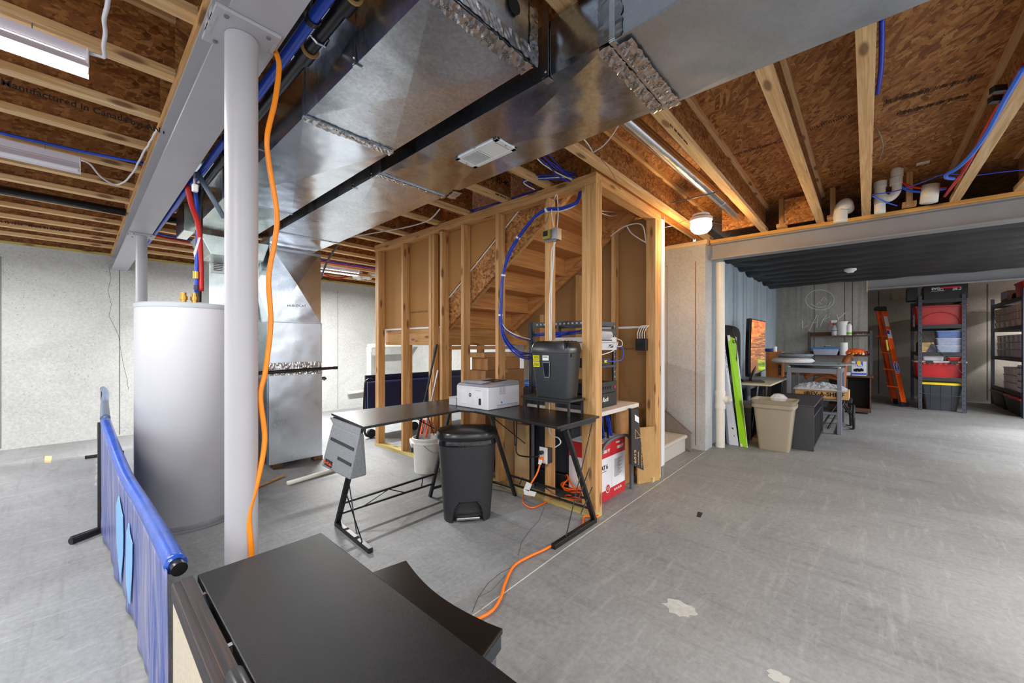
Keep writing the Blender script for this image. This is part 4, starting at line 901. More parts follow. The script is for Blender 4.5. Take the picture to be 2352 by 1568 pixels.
# ---- white folding table in the closet opening
TT = root('folding_table', 'white topped folding table with grey tube legs inside the closet opening', 'table', (3.0, 1.9, 0))
TXA, TXB, TYA, TYB = 2.63, 3.37, 1.495, 2.225
m = MB(); cr = .05; P = []
for cx_, cy_, a0 in ((TXA+cr,TYA+cr,180),(TXB-cr,TYA+cr,270),(TXB-cr,TYB-cr,0),(TXA+cr,TYB-cr,90)):
    for k in range(5): a = math.radians(a0+k*22.5); P.append(V((cx_+cr*math.cos(a), cy_+cr*math.sin(a), .70)))
m.ext(P, (0,0,.035)).build('tabletop', plain(214,206,200,.5,var=.04,sc=20), TT, .006)
for x in (TXA+.04, TXB-.14):
    for y in (TYA+.02, TYB-.06): MB().tube([(x,y,0),(x,y,.70)], .0165, 14).build('leg', plain(92,98,108,.4), TT, smooth=True)
MB().tube(spline([(TXA+.04,TYA+.02,.33),(TXA+.10,TYA+.02,.44),(TXA+.25,TYA+.02,.49),(TXB-.24,TYA+.02,.48),(TXB-.14,TYA+.02,.40)],6), .013, 10).build('leg_brace', plain(84,90,98,.4), TT, smooth='all')
MB().bar((TXA+.22,TYA+.04,.50),(TXA+.05,TYA+.12,.62),.016,.006).bar((TXA+.22,TYA+.04,.50),(TXB-.22,TYA+.22,.56),.016,.006).build('folding_strut', BLKM, TT)
# ---- equipment rack
RK = root('equipment_rack', 'black open equipment rack standing on the white folding table', 'rack', (2.9, 1.9, .735))
KX0, KX1, KY0, KY1, KZ0, KZ1 = 2.66, 3.10, 1.60, 2.20, .7355, 1.44
RKM = plain(48,54,62,.4); 
for x in (KX0, KX1-.035):
    for y in (KY0, KY1-.035):
        m = MB().box(x, x+.035, y, y+.004, KZ0, KZ1); xx = x if x == KX0 else x+.031; m.box(xx, xx+.004, y, y+.035, KZ0, KZ1); m.build('rack_post', RKM, RK)
m = MB()
for k in range(16): z = KZ0+.02+k*.043; m.box(KX0+.012, KX0+.02, KY0-.0012, KY0-.0002, z, z+.012); m.box(KX1-.022, KX1-.012, KY0-.0012, KY0-.0002, z, z+.012)
m.build('post_slots', plain(200,180,140,.7), RK)
for zz in (KZ0, KZ1-.035):
    for b in ((KX0,KX0+.006,KY0+.036,KY1-.036),(KX1-.006,KX1,KY0+.036,KY1-.036),(KX0+.036,KX1-.036,KY0,KY0+.006),(KX0+.036,KX1-.036,KY1-.006,KY1)): B('rail', (*b, zz, zz+.035), RKM, RK)
m = MB()
for k in range(12): m.box(KX0-.0012, KX0-.0002, KY0+.06+k*.04, KY0+.075+k*.04, KZ1-.026, KZ1-.012)
m.build('rail_holes', plain(176,180,186,.5), RK)
def gear(name, lab, cat, z0, h, mat, depth=.3, x0=KX0+.004, x1=KX1-.004, y=KY0-.014):
    r = root(name, lab, cat, ((x0+x1)/2, y, z0)); B('chassis', (x0+.038,x1-.038,KY0+.005,KY0+depth,z0+.003,z0+h-.003), mat, r, .002)
    B('face', (x0,x1,y,y+.012,z0,z0+h), mat, r, .0015); return r
LG = plain(206,208,214,.4,var=.03)
r = gear('patch_panel', 'black patch panel at the top of the rack with white cables plugged in', 'patch panel', 1.335, .044, BLKM, .1)
for k in range(24):
    B('port', (KX0+.03+k*.0155,KX0+.041+k*.0155,KY0-.0155,KY0-.0142,1.347,1.360), plain(190,194,204,.4) if k < 16 else plain(70,70,74,.4), r)
m = MB()
for k in range(16):
    a = V((KX0+.036+k*.0155, KY0-.016, 1.352)); m.tube(spline([a, a+V((0,-.035,.0)), a+V((.01,-.04,-.035)), a+V((.012,-.008,-.062))],4), .0035, 6)
m.build('patch_leads', plain(226,226,230,.4,var=.02), r, smooth='all')
r = gear('network_switch', 'light grey network switch below the patch panel', 'network switch', 1.268, .044, LG, .35)
for k in range(16): B('port', (KX0+.12+k*.0145,KX0+.131+k*.0145,KY0-.0155,KY0-.0142,1.28,1.292), plain(60,64,70,.5), r)
r = gear('network_switch', 'second light grey network device with black ports, lowest of the light ones', 'network switch', 1.205, .06, LG, .5)
for k in range(6): B('port', (KX1-.14+k*.012,KX1-.131+k*.012,KY0-.0155,KY0-.0142,1.225,1.25), plain(50,52,58,.5), r)
r = gear('modem', 'small black router with a yellow port on the rack shelf', 'router', 1.085, .055, BLK, .2, KX0+.05, KX1-.12)
B('yellow_port', (KX0+.22,KX0+.265,KY0-.0165,KY0-.0142,1.103,1.122), plain(236,214,30,.4), r)
r = gear('rack_shelf', 'thin black rack shelf under the small router', 'shelf', 1.06, .02, RKM, .3)  # shelf mounted in the rack
cord([(KX1-.03,KY0-.02,1.23),(KX1+.03,KY0-.05,1.22),(KX1+.04,KY0-.05,1.15),(KX1,KY0-.04,1.115),(KX0+.25,KY0-.02,1.112)], .004, plain(30,84,220,.4), 'short blue patch lead looping beside the small router', 6, 'network_cable', cat='cable')
cord([(KX1-.16,KY0-.02,1.225),(KX1-.10,KY0-.07,1.27),(KX1-.2,KY0-.08,1.20),(KX0+.05,KY0-.04,1.16)], .004, WHT, 'white cord looping in front of the light grey network device', 6, 'network_cable', cat='cable')
cord([(KX1-.01,KY0-.02,1.30),(KX1+.015,KY0-.05,1.28),(KX1+.015,KY0-.05,1.24),(KX1-.02,KY0-.02,1.235)], .0035, WHT, 'short white lead joining two light grey rack devices', 6, 'network_cable', cat='cable')
r = gear('power_strip', 'black rack power strip with a row of outlets and a red switch', 'power strip', .853, .09, BLK, .35)
for k in range(6): MB().lathe([(.012,-.003),(.012,0)], (KX0+.14+k*.037,KY0-.0145,.895), 12, 'y').build('outlet', plain(14,14,14,.6), r)
B('red_switch', (KX1-.05,KX1-.035,KY0-.018,KY0-.0142,.885,.905), plain(230,30,20,.3), r)
for k, cc in enumerate(((230,40,30),(230,230,230),(230,230,230))): B('indicator', (KX0+.045+k*.014,KX0+.05+k*.014,KY0-.016,KY0-.0142,.872,.877), plain(*cc,.4), r)
r = gear('rack_drawer', 'black rack drawer with script lettering at the bottom of the rack', 'case', .738, .112, BLKM, .4)  # lettered drawer front mounted in the rack
text('Rack', .05, (KX0+.235, KY0-.0145, .80), (1,0,0), (0,0,1), WHT, r, off=.001, bold=.001, ital=.3)
for pts in ([(2.70,2.19,1.33),(2.75,2.0,1.35),(2.8,1.8,1.36),(2.95,1.7,1.36)], [(2.68,2.17,1.20),(2.70,2.05,1.27),(2.74,1.9,1.34),(2.9,1.75,1.365)]):
    bundle(pts, 6, .0045, .012, 'blue cables entering the rack from the %s side' % ('upper left' if pts[0][2] > 1.3 else 'lower left'), white=0)
# ---- things on and under the folding table
def carton(name, lab, b, mat, rz=0, parts=True, tape=True, group=None, cat='box'):
    x0,x1,y0,y1,z0,z1 = b; c = ((x0+x1)/2,(y0+y1)/2,z0); r = root(name, lab, cat, c, group)
    MB().box(*b).build('box_body', mat, r, .003)
    if tape: MB().box((x0+x1)/2-.025,(x0+x1)/2+.025,y0-.0008,y1+.0008,z1-.03,z1+.0008).build('tape', plain(200,164,112,.4), r)
    if rz: r.rotation_euler = (0,0,rz)
    return r
CATW = plain(228,226,230,.6,var=.03); CATR = plain(196,34,42,.55,var=.04)
def cable_box(x0, x1, lab, y0=1.545, y1=1.81, z1=.47):
    r = root('cable_box', lab, 'box', ((x0+x1)/2, (y0+y1)/2, 0))
    B('box_body', (x0,x1,y0,y1,.001,z1), CATW, r, .003); B('red_base', (x0-.0006,x1+.0006,y0-.0006,y1,.0015,.085), CATR, r); B('red_top', (x0-.0006,x1+.0006,y0-.0006,y1,z1-.125,z1-.002), CATR, r)
    B('top_flap', (x0+.004,x1-.004,y0+.002,y1,z1,z1+.002), plain(216,214,218,.7), r)
    text('Genisys', .022, ((x0+x1)/2-.02, y0-.001, z1-.03), (1,0,0), (0,0,1), WHT, r, off=.0015, bold=.0005, ital=.2); text('1000 FT', .035, ((x0+x1)/2+.02, y0-.001, z1-.075), (1,0,0), (0,0,1), WHT, r, off=.0015, bold=.001)
    return r
r = cable_box(2.70, 2.93, 'left white and red network cable carton marked CAT 6 under the table')
text('CAT 6', .05, (2.79, 1.544, .27), (1,0,0), (0,0,1), INK, r, off=.0016, bold=.001); B('rule', (2.735,2.84,1.5436,1.5444,.238,.242), INK, r)
MB().lathe([(.036,0),(.036,.001)], (2.86,1.542,.095), 24, 'y').build('seal', WHT, r); MB().lathe([(.030,0),(.030,.001)], (2.86,1.541,.095), 24, 'y').build('seal_inner', CATR, r); text('25', .03, (2.86,1.541,.095), (1,0,0), (0,0,1), WHT, r, off=.0016)
r = cable_box(2.934, 3.165, 'right white and red network cable carton with printed text under the table')
m = MB()
for k in range(15): m.box(2.97, 3.10-.02*((k*7)%3), 1.5436, 1.5444, .30-k*.010, .303-k*.010)
m.build('printed_text', INK, r)
for k in range(4): MB().lathe([(.010,0),(.010,.001)], (2.98+k*.035,1.543,.055), 12, 'y').build('icon', WHT, r)
# blue cable coil hanging/standing on the cartons
bundle([(2.92,1.62,.472),(2.91,1.63,.62),(2.95,1.64,.68),(3.01,1.64,.67),(3.05,1.64,.60),(3.06,1.63,.472)], 8, .0045, .012, 'blue cable hank standing on the cable cartons under the table', white=0, seed=21)
# 6012 flat black box leaning
r = root('flat_carton', 'tall flat black carton marked 6012 leaning beside the end stud', 'box', (3.45, 1.5, 0))
def lean(pts, depth, mat, name, par, lab=None): return MB().ext(pts, depth).build(name, mat, par, .002)
A = V((3.385,1.428,.13)); Bq = V((3.55,1.432,.08)); Tq = V((3.475,1.52,.62)); Sq = V((3.35,1.52,.63))
KQ = [gy(1451,1067,1.40), gy(1479,1080,1.40), gy(1466,940,1.455), gy(1450,938,1.455)]
lean(KQ, (.012,.03,0), plain(36,32,30,.6), 'carton_body', r)
rr = KQ[1]-KQ[0]; uu = KQ[3]-KQ[0]
YL = plain(206,156,100,.7); cc = KQ[0].lerp(KQ[1],.5)+uu*.24+V((0,-.002,0)); fo = lambda a, b: KQ[0]+rr*a+uu*b+V((0,-.003,0))
text('6012', .055, fo(.24,.17), uu, -rr, YL, r, off=.002, bold=.001); text('NOURIR', .028, fo(.50,.17), uu, -rr, YL, r, off=.002, bold=.0008); text('TABLE AND CHAIR', .02, fo(.78,.22), uu, -rr, YL, r, off=.002, bold=.0005)
MB().ext([fo(.25,.82),fo(.6,.82),fo(.6,.93),fo(.25,.93)], (0,-.001,0)).build('barcode_label', WHT, r)
MB().bar(fo(.3,.5),fo(.75,.58),.004).bar(fo(.3,.66),fo(.75,.58),.004).bar(fo(.3,.5),fo(.3,.66),.004).bar(fo(.75,.5),fo(.75,.68),.004).build('printed_chair', YL, r)
o = MB().ext([(3.37,1.515,.002),(3.60,1.415,.002),(3.59,1.43,.5),(3.38,1.535,.5)], (-.004,.012,0)).build('cardboard_sheet', plain(186,146,92,.8)); tag(o, 'brown cardboard sheet leaning behind the black flat carton', 'cardboard')
o = MB().ext([(3.18,1.60,.0015),(3.43,1.60,.0015),(3.43,1.64,.66),(3.18,1.64,.66)], (0,.02,0)).build('cardboard_sheet', plain(176,126,76,.8)); tag(o, 'upright brown cardboard behind the table leg in the closet', 'cardboard')
# big black case and cartons under the desk, seen between the studs
r = root('monitor_case', 'large dark case standing on the floor between the closet studs', 'case', (2.78, 1.95, 0))
MB().obox((2.80,2.02,.42),(.16,.42,.50),.1).build('case_body', plain(34,38,46,.45), r, .015); MB().obox((2.72,2.01,.60),(.02,.38,.03),.1).build('case_seam', BLKM, r, .004); MB().obox((2.80,2.02,.09),(.14,.36,.14),.1).build('case_base', plain(24,26,30,.5), r, .01)
carton('cardboard_box', 'tall brown carton standing between the closet studs behind the desk leg', (2.66,2.86,2.28,2.60,0.001,.58), plain(190,150,104,.8))
carton('cardboard_box', 'narrow pale carton leaning next to the tall brown carton behind the desk', (2.60,2.645,2.18,2.32,.001,.55), plain(198,164,120,.8), tape=False)
carton('cardboard_box', 'pale cardboard sheet box low behind the orange coil', (2.86,2.98,1.62,1.78,.001,.42), plain(190,156,112,.8), tape=False)
# stacked cartons beyond, on a dark shelf
carton('cardboard_box', 'flat brown carton topmost on the stack seen above the printer', (2.75,3.45,2.86,3.10,1.12,1.17), CARD)
carton('cardboard_box', 'brown carton below the flat one above the printer', (2.80,3.30,2.86,3.10,.99,1.118), plain(176,128,80,.8))
carton('cardboard_box', 'large brown carton at the bottom of the stack behind the printer', (2.75,3.35,2.84,3.12,.42,.988), plain(166,122,78,.8))
r = root('storage_crate', 'dark crate on the floor under the brown cartons behind the studs', 'crate', (3.05,2.98,0)); B('crate_body', (2.75,3.35,2.84,3.12,.001,.418), plain(40,42,46,.6), r, .01); B('crate_rim', (2.74,3.36,2.83,3.13,.39,.4185), BLKM, r, .004)
o = carton('blue_box', 'small blue and white box beside the printer on the dark shelf', (2.89,3.0,2.36,2.45,.851,.91), plain(30,110,200,.5), tape=False); text('ATHLOS', .02, (2.889,2.405,.882), (0,-1,0), (0,0,1), WHT, o, off=.001)
r = root('dark_bin', 'black bin holding small things behind the printer', 'bin', (2.98,2.36,.0)); B('bin_body', (2.89,3.07,2.27,2.47,.001,.85), plain(26,26,30,.5), r, .02)
# ---- folded navy table tennis table on wheels behind the left studs
NV = root('table_tennis_table', 'folded navy blue table tennis table standing behind the left end of the closet', 'table', (3.2, 5.2, 0))
na = gy(845, 1010, 5.0); nb = gy(1060, 870, 5.0)
MB().box(na.x, nb.x+.3, 5.0, 5.03, .16, gy(900,873,5.0).z).build('table_half', plain(22,28,72,.4,var=.08), NV, .003)
MB().box(na.x+.03, nb.x+.3, 5.12, 5.15, .16, gy(900,860,5.0).z).build('table_half', plain(20,26,64,.4,var=.08), NV, .003)
B('white_line', (na.x,nb.x+.3,4.998,4.9995,gy(900,873,5.0).z-.02,gy(900,873,5.0).z), plain(60,70,120,.4), NV)
MB().tube(spline([(na.x+.1,4.95,.06),(na.x-.07,4.95,.08),(na.x-.07,4.95,gy(840,890,5).z),(na.x-.03,4.95,gy(840,875,5).z+.02),(na.x+.05,4.98,gy(840,875,5).z+.02)],6), .014, 10).build('frame_tube', BLKM, NV, smooth='all')
for x in (na.x+.02, na.x+.7): MB().lathe([(.06,-.02),(.06,.02)], (x,4.95,.061), 20, 'y').build('wheel', BLK, NV, smooth=True)
# ================================================================ THE BLACK CORNER DESK
DT = .745
DKW = plain(27,26,27,.30,var=.25,sc=14)
DS = root('corner_desk', 'black L-shaped corner desk with thin steel frame in front of the stud closet', 'desk', (2.0, 2.3, 0))
m = MB(); m.ext([(1.255,2.925,DT-.016),(1.176,2.285,DT-.016),(1.98,2.335,DT-.016),(1.98,2.90,DT-.016)], (0,0,.016)); m.build('desktop_left', DKW, DS, .002)
MB().ext([(1.982,2.90,DT-.016),(1.982,2.335,DT-.016),(2.03,2.22,DT-.016),(2.478,2.22,DT-.016),(2.478,2.90,DT-.016)], (0,0,.016)).build('desktop_corner', DKW, DS, .002)
MB().ext([(2.027,2.218,DT-.016),(1.968,1.402,DT-.016),(2.478,1.402,DT-.016),(2.478,2.218,DT-.016)], (0,0,.016)).build('desktop_right', DKW, DS, .002)
def fbar(p, q, w=.028, h=None, name='leg', mat=BLKM): return MB().bar(p, q, w, h).build(name, mat, DS, .002)
ZU = DT-.018
fbar((1.177,2.20,.016), (1.203,2.72,.016), .03, .03, 'foot'); fbar((1.945,1.418,.016), (2.445,1.418,.016), .03, .03, 'foot')
fbar((1.202,2.70,.03), (1.215,2.40,ZU-.02), .034, .022, 'leg'); fbar((2.425,1.418,.03), (2.09,1.425,ZU-.02), .034, .022, 'leg')
fbar((1.20,2.32,ZU-.01), (1.25,2.86,ZU-.01), .022, .022, 'top_rail'); fbar((2.02,1.425,ZU-.01), (2.45,1.425,ZU-.01), .022, .022, 'top_rail')
L1b = V((1.948,2.666,.0)); L1t = gz(1035, 935, ZU-.01); L2b = V((2.431,2.16,.0)); L2t = gz(1125, 947, ZU-.01)
fbar(L1b, L1t, .03, .022, 'leg'); fbar(L2b, L2t, .03, .022, 'leg')
MB().tube(spline([L1b+V((.015,0,.06)), (2.12,2.66,.055), (2.33,2.58,.055), (2.43,2.40,.055), L2b+V((0,.01,.06))],8), .012, 8).build('curved_brace', BLKM, DS, smooth='all')
a1 = gy(794,1154,2.60); a2 = V(L1b.lerp(L1t, .25)); fbar((1.206,2.62,.18), a2, .014, .014, 'rail'); a3 = V(L1b.lerp(L1t, .14)); fbar((1.204,2.655,.10), a3, .014, .014, 'rail')
b1 = V(L2b.lerp(L2t, .26)); b2 = V(L2b.lerp(L2t, .15)); fbar(b1, (2.35,1.418,.19), .014, .014, 'rail'); fbar(b2, (2.39,1.418,.11), .014, .014, 'rail')
for p, q in (((1.36,2.645,.105),(1.55,2.63,.178)), ((1.55,2.63,.178),(1.70,2.65,.105)), ((1.86,2.66,.105),(1.86,2.645,.175)), ((1.18,2.31,.03),(1.208,2.60,.27)), ((1.19,2.40,.05),(1.21,2.56,.36)), ((2.08,1.415,.03),(2.40,1.415,.70)), ((2.20,1.413,.20),(2.36,1.413,.40)), ((2.25,1.413,.12),(2.40,1.413,.26)),
             ((2.42,2.1,.11),(2.41,2.06,.18)), ((2.40,1.9,.18),(2.40,1.7,.115)), ((2.40,1.7,.115),(2.375,1.5,.185)), (L2t+V((0,.0,-.02)), (2.43,2.05,.45)), (L2t+V((0,-.25,-.01)), (2.42,2.15,.42)), (L1t+V((-.25,0,-.01)), (1.99,2.67,.50)), ((1.75,2.7,ZU-.02), (2.0,2.68,.55))):
    MB().tube([p, q], .004, 6).build('brace_wire', BLKM, DS, smooth=True)
# grey fabric storage bag on the desk end
BG = root('hanging_bag', 'grey felt storage bag hanging from the left end of the black desk', 'bag', (1.15, 2.6, .45))
FEL = fabric('grey_felt', (96,100,104), (158,162,166), 330); FED = fabric('dark_band', (44,46,50), (60,62,68), 200)
ft = [gx(762,973,1.165), gx(826,1000,1.165), gx(803,1103,1.10), gx(737,1070,1.10)]
bk = [V((1.235, ft[0].y+.01, ft[0].z+.01)), gx(836,994,1.215), gx(843,1092,1.235), V((1.24, ft[3].y-.05, ft[3].z+.02))]
MB().hexa(ft, bk).build('bag_body', FEL, BG, .012)
MB().hexa([ft[0]+V((.005,-.01,-.01)), ft[1]+V((.01,.02,-.01)), bk[1]+V((-.012,.02,0)), bk[0]+V((-.01,-.02,0))], [V((1.214,2.86,DT-.019)), V((1.186,2.34,DT-.019)), V((1.20,2.34,DT-.019)), V((1.232,2.86,DT-.019))]).build('flap', FEL, BG, .004)
def onbag(u, v): return (ft[0].lerp(ft[1], u)).lerp(ft[3].lerp(ft[2], u), v)+V((-.0035,-.001,0))
for (u0, v0, u1, v1) in ((.12,.28,.93,.30),(.50,.62,.95,.64)):
    MB().ext([onbag(u0,v0), onbag(u1,v1), onbag(u1,v1+.065), onbag(u0,v0+.065)], (-.002,0,0)).build('band', FED, BG)
lab = MB().ext([onbag(.12,.78), onbag(.36,.79), onbag(.36,.93), onbag(.12,.92)], (-.002,0,0)).build('label_patch', plain(30,30,34,.6), BG)
text('CoolCube', .026, onbag(.24,.855)+V((-.003,0,0)), ft[1]-ft[0], ft[0]-ft[3], plain(236,84,30,.5), BG, off=.001, bold=.0006)
# laser printer
PX0, PX1, PY0, PY1, PZ = 2.10, 2.468, 2.143, 2.512, .9405
PR = root('laser_printer', 'white and grey laser printer on the corner of the black desk', 'printer', ((PX0+PX1)/2, (PY0+PY1)/2, DT))
PWH = plain(222,222,228,.4,var=.02); PGR = plain(150,150,160,.45,var=.03)
B('body', (PX0,PX1,PY0,PY1,DT+.001,PZ-.022), PWH, PR, .008); 
MB().hexa([(PX0,PY0,PZ-.022),(PX1,PY0,PZ-.022),(PX1,PY1,PZ-.022),(PX0,PY1,PZ-.022)], [(PX0+.02,PY0+.012,PZ-.004),(PX1-.004,PY0+.006,PZ+.012),(PX1-.004,PY1-.006,PZ+.012),(PX0+.02,PY1-.012,PZ-.004)]).build('top_cover', PGR, PR, .004)
MB().hexa([(PX0+.16,PY0+.10,PZ+.005),(PX1-.04,PY0+.10,PZ+.012),(PX1-.04,PY1-.10,PZ+.012),(PX0+.16,PY1-.10,PZ+.005)],[(PX0+.18,PY0+.11,PZ+.0075),(PX1-.05,PY0+.11,PZ+.0145),(PX1-.05,PY1-.11,PZ+.0145),(PX0+.18,PY1-.11,PZ+.0075)]).build('paper_slot', plain(24,24,28,.4), PR)
MB().hexa([(PX0+.02,PY0+.10,PZ+.0),(PX0+.16,PY0+.12,PZ+.007),(PX0+.16,PY1-.12,PZ+.007),(PX0+.02,PY1-.07,PZ+.0)],[(PX0-.0,PY0+.11,PZ+.022),(PX0+.15,PY0+.13,PZ+.010),(PX0+.15,PY1-.13,PZ+.010),(PX0-.0,PY1-.08,PZ+.022)]).build('output_tray', plain(180,180,190,.4), PR)
B('front_door', (PX0-.002,PX0+.001,PY0+.06,PY1-.02,DT+.03,PZ-.045), plain(230,230,234,.4), PR, .001)
MB().lathe([(.015,-.001),(.015,0)], (PX0-.002,PY0+.20,PZ-.09), 24, 'x').build('logo_disc', INK, PR); text('hp', .022, (PX0-.003,PY0+.20,PZ-.088), (0,-1,0), (0,0,1), WHT, PR, off=.0008, ital=.25)
B('power_label', (PX0-.003,PX0-.002,PY0+.075,PY0+.10,DT+.035,DT+.085), INK, PR); B('model_text', (PX0-.003,PX0-.002,PY0+.08,PY0+.14,PZ-.052,PZ-.049), PGR, PR)
m = MB()
for k in range(6): m.box(PX0+.13+k*.012, PX0+.135+k*.012, PY0-.001, PY0, DT+.11, DT+.17)
m.build('vent', plain(170,170,178,.5), PR); B('paper_tray', (PX0+.10,PX0+.34,PY0-.002,PY0-.0003,DT+.004,DT+.03), plain(206,206,212,.4), PR, .0005); B('tray_gap', (PX0+.098,PX0+.34,PY0-.003,PY0-.002,DT+.028,DT+.031), plain(60,150,200,.4), PR)
text('e', .03, (PX0+.15,PY0-.002,DT+.05), (1,0,0), (0,0,1), plain(30,130,200,.4), PR, off=.001, bold=.001)
o = root('small_box', 'small white box on the desk just left of the printer', 'box', (2.15,2.56,DT)); B('box_body', (2.10,2.30,2.525,2.61,DT+.001,DT+.06), plain(206,208,214,.5), o, .003); B('lid', (2.097,2.303,2.522,2.613,DT+.06,DT+.068), plain(190,196,198,.5), o, .002)
# monitor stand + shredder
SX0, SX1, SY0, SY1, SZ = 2.25, 2.446, 1.497, 1.938, .867
MS = root('monitor_stand', 'small black wooden riser with metal legs on the right of the desk', 'stand', ((SX0+SX1)/2, (SY0+SY1)/2, DT))
B('shelf', (SX0,SX1,SY0,SY1,SZ-.016,SZ), DKW, MS, .002)
for x in (SX0+.012, SX1-.012):
    for y in (SY0+.02, SY1-.02): B('leg', (x-.007,x+.007,y-.007,y+.007,DT+.0005,SZ-.017), BLKM, MS)
for x in (SX0+.012, SX1-.012): B('leg_rail', (x-.006,x+.006,SY0+.028,SY1-.028,SZ-.03,SZ-.017), BLKM, MS)
HX0, HX1, HY0, HY1, HZ = 2.26, 2.455, 1.53, 1.855, 1.275
SH = root('paper_shredder', 'black paper shredder with viewing window and yellow labels on the riser', 'shredder', ((HX0+HX1)/2, (HY0+HY1)/2, SZ))
SHM = plain(40,42,46,.38,var=.05)
def rrect(x0,x1,y0,y1,r,z,n=4):
    P = []
    for cx_, cy_, a0 in ((x0+r,y0+r,180),(x1-r,y0+r,270),(x1-r,y1-r,0),(x0+r,y1-r,90)):
        for k in range(n+1): a = math.radians(a0+k*90/n); P.append(V((cx_+r*math.cos(a), cy_+r*math.sin(a), z)))
    return P
def loft(rings, name, mat, par, bev=0, smooth=True, caps=True):
    m = MB(); R = [[m.bm.verts.new(p) for p in r] for r in rings]; n = len(rings[0])
    for a, b in zip(R, R[1:]):
        for k in range(n): m.bm.faces.new([a[k], a[(k+1)%n], b[(k+1)%n], b[k]])
    if caps: m.bm.faces.new(R[0][::-1]); m.bm.faces.new(R[-1])
    return m.build(name, mat, par, bev, smooth)
loft([rrect(HX0+.02,HX1-.012,HY0+.02,HY1-.03,.03,SZ+.001), rrect(HX0,HX1,HY0,HY1,.03,HZ-.085)], 'basket', SHM, SH)
loft([rrect(HX0-.006,HX1+.003,HY0-.004,HY1+.006,.03,HZ-.084), rrect(HX0-.006,HX1+.003,HY0-.004,HY1+.006,.03,HZ-.055), rrect(HX0+.006,HX1-.003,HY0+.006,HY1-.006,.03,HZ-.015), rrect(HX0+.03,HX1-.02,HY0+.02,HY1-.03,.03,HZ)], 'head', plain(30,32,36,.25), SH)
MB().ext([(HX0-.0005,HY1-.115,HZ-.15),(HX0-.0005,HY1-.18,HZ-.15),(HX0+.008,HY1-.172,HZ-.265),(HX0+.008,HY1-.125,HZ-.265)], (-.003,0,0)).build('window_frame', plain(120,124,130,.3), SH, .001)
MB().ext([(HX0-.004,HY1-.12,HZ-.156),(HX0-.004,HY1-.175,HZ-.156),(HX0+.004,HY1-.167,HZ-.258),(HX0+.004,HY1-.13,HZ-.258)], (-.0015,0,0)).build('window', plain(22,26,32,.12), SH)
YLW = plain(236,226,30,.5)
for k, zz in enumerate((HZ-.105, HZ-.15)):
    l = MB().ext([(HX0-.0012+k*.003,HY1-.025,zz),(HX0-.0012+k*.003,HY1-.085,zz),(HX0+.001+k*.003,HY1-.085,zz-.038),(HX0+.001+k*.003,HY1-.025,zz-.038)], (-.001,0,0)).build('warning_label', YLW, SH)
    for j in range(3): B('label_text', (HX0-.004+k*.003,HX0-.003+k*.003,HY1-.08,HY1-.035+.004*j,zz-.012-.009*j,zz-.008-.009*j), INK, SH)
B('white_label', (HX0-.0035,HX0-.001,HY1-.17,HY1-.115,HZ-.140,HZ-.104), WHT, SH); B('label_text', (HX0-.0045,HX0-.0035,HY1-.162,HY1-.122,HZ-.118,HZ-.113), INK, SH); B('grip', (HX0+.05,HX0+.10,HY0-.0055,HY0-.002,HZ-.115,HZ-.088), BLK, SH, .002)
o = MB().grid(lambda u, v: V((HX0+.05+.12*u, HY0+.06+.12*v, HZ+.002+.018*math.sin(u*3.14)*math.sin(v*3.14)+.004*math.sin(u*17)*math.cos(v*13))), 14, 14).build('plastic_bag', clear('thin_plastic', (.8,.78,.74,1), .2, .5), solid=.001); tag(o, 'crumpled clear plastic bag lying on top of the shredder', 'bag')
# ---- pedal bin
bq = V((1.835,2.07,0)); un = V((.78,-.62,0)).normalized(); nn = V((-.62,-.78,0)).normalized(); bc = bq-nn*.12+V((0,0,0))
PB = root('pedal_bin', 'tall black plastic pedal bin with steel pedal in front of the desk', 'bin', bc)
BIN = plain(42,43,46,.45,var=.06,bmp=220)
def dshape(a, b, z, n=72, push=None):
    P = []
    for k in range(n):
        t = 2*math.pi*k/n; c_, s_ = math.cos(t), math.sin(t); e = .62
        x = a*math.copysign(abs(c_)**e, c_); y = b*math.copysign(abs(s_)**(.9 if s_ > 0 else .55), s_)
        p = [x, y]
        if push and y > 0: p = push(x, y, z)
        P.append(bc+un*p[0]+nn*p[1]+V((0,0,z)))
    return P
def push(x, y, z):
    h = .145*math.sqrt(max(0, 1-(x/.105)**4)) if abs(x) < .105 else 0
    return [x, y-(.045 if z < h else 0)]
rings = []
for i in range(40):
    z = .0+.54*i/39; rings.append(dshape(.168+.040*z/.54, .122+.03*z/.54, z, 120, push))
loft(rings, 'bin_body', BIN, PB, caps=True)
loft([dshape(.213,.156,.541), dshape(.213,.156,.552), dshape(.208,.150,.575), dshape(.215,.158,.578)], 'bag_edge', plain(18,18,20,.12,bmp=90), PB)
loft([dshape(.218,.160,.579), dshape(.222,.166,.587), dshape(.222,.166,.612), dshape(.212,.155,.632), dshape(.17,.12,.645), dshape(.06,.05,.651)], 'lid', plain(26,27,29,.3), PB)
MB().obox(bc+nn*.112+V((0,0,.035)), (.165,.05,.022), math.atan2(un.y, un.x)).build('pedal', plain(190,190,192,.25,1), PB, .008)
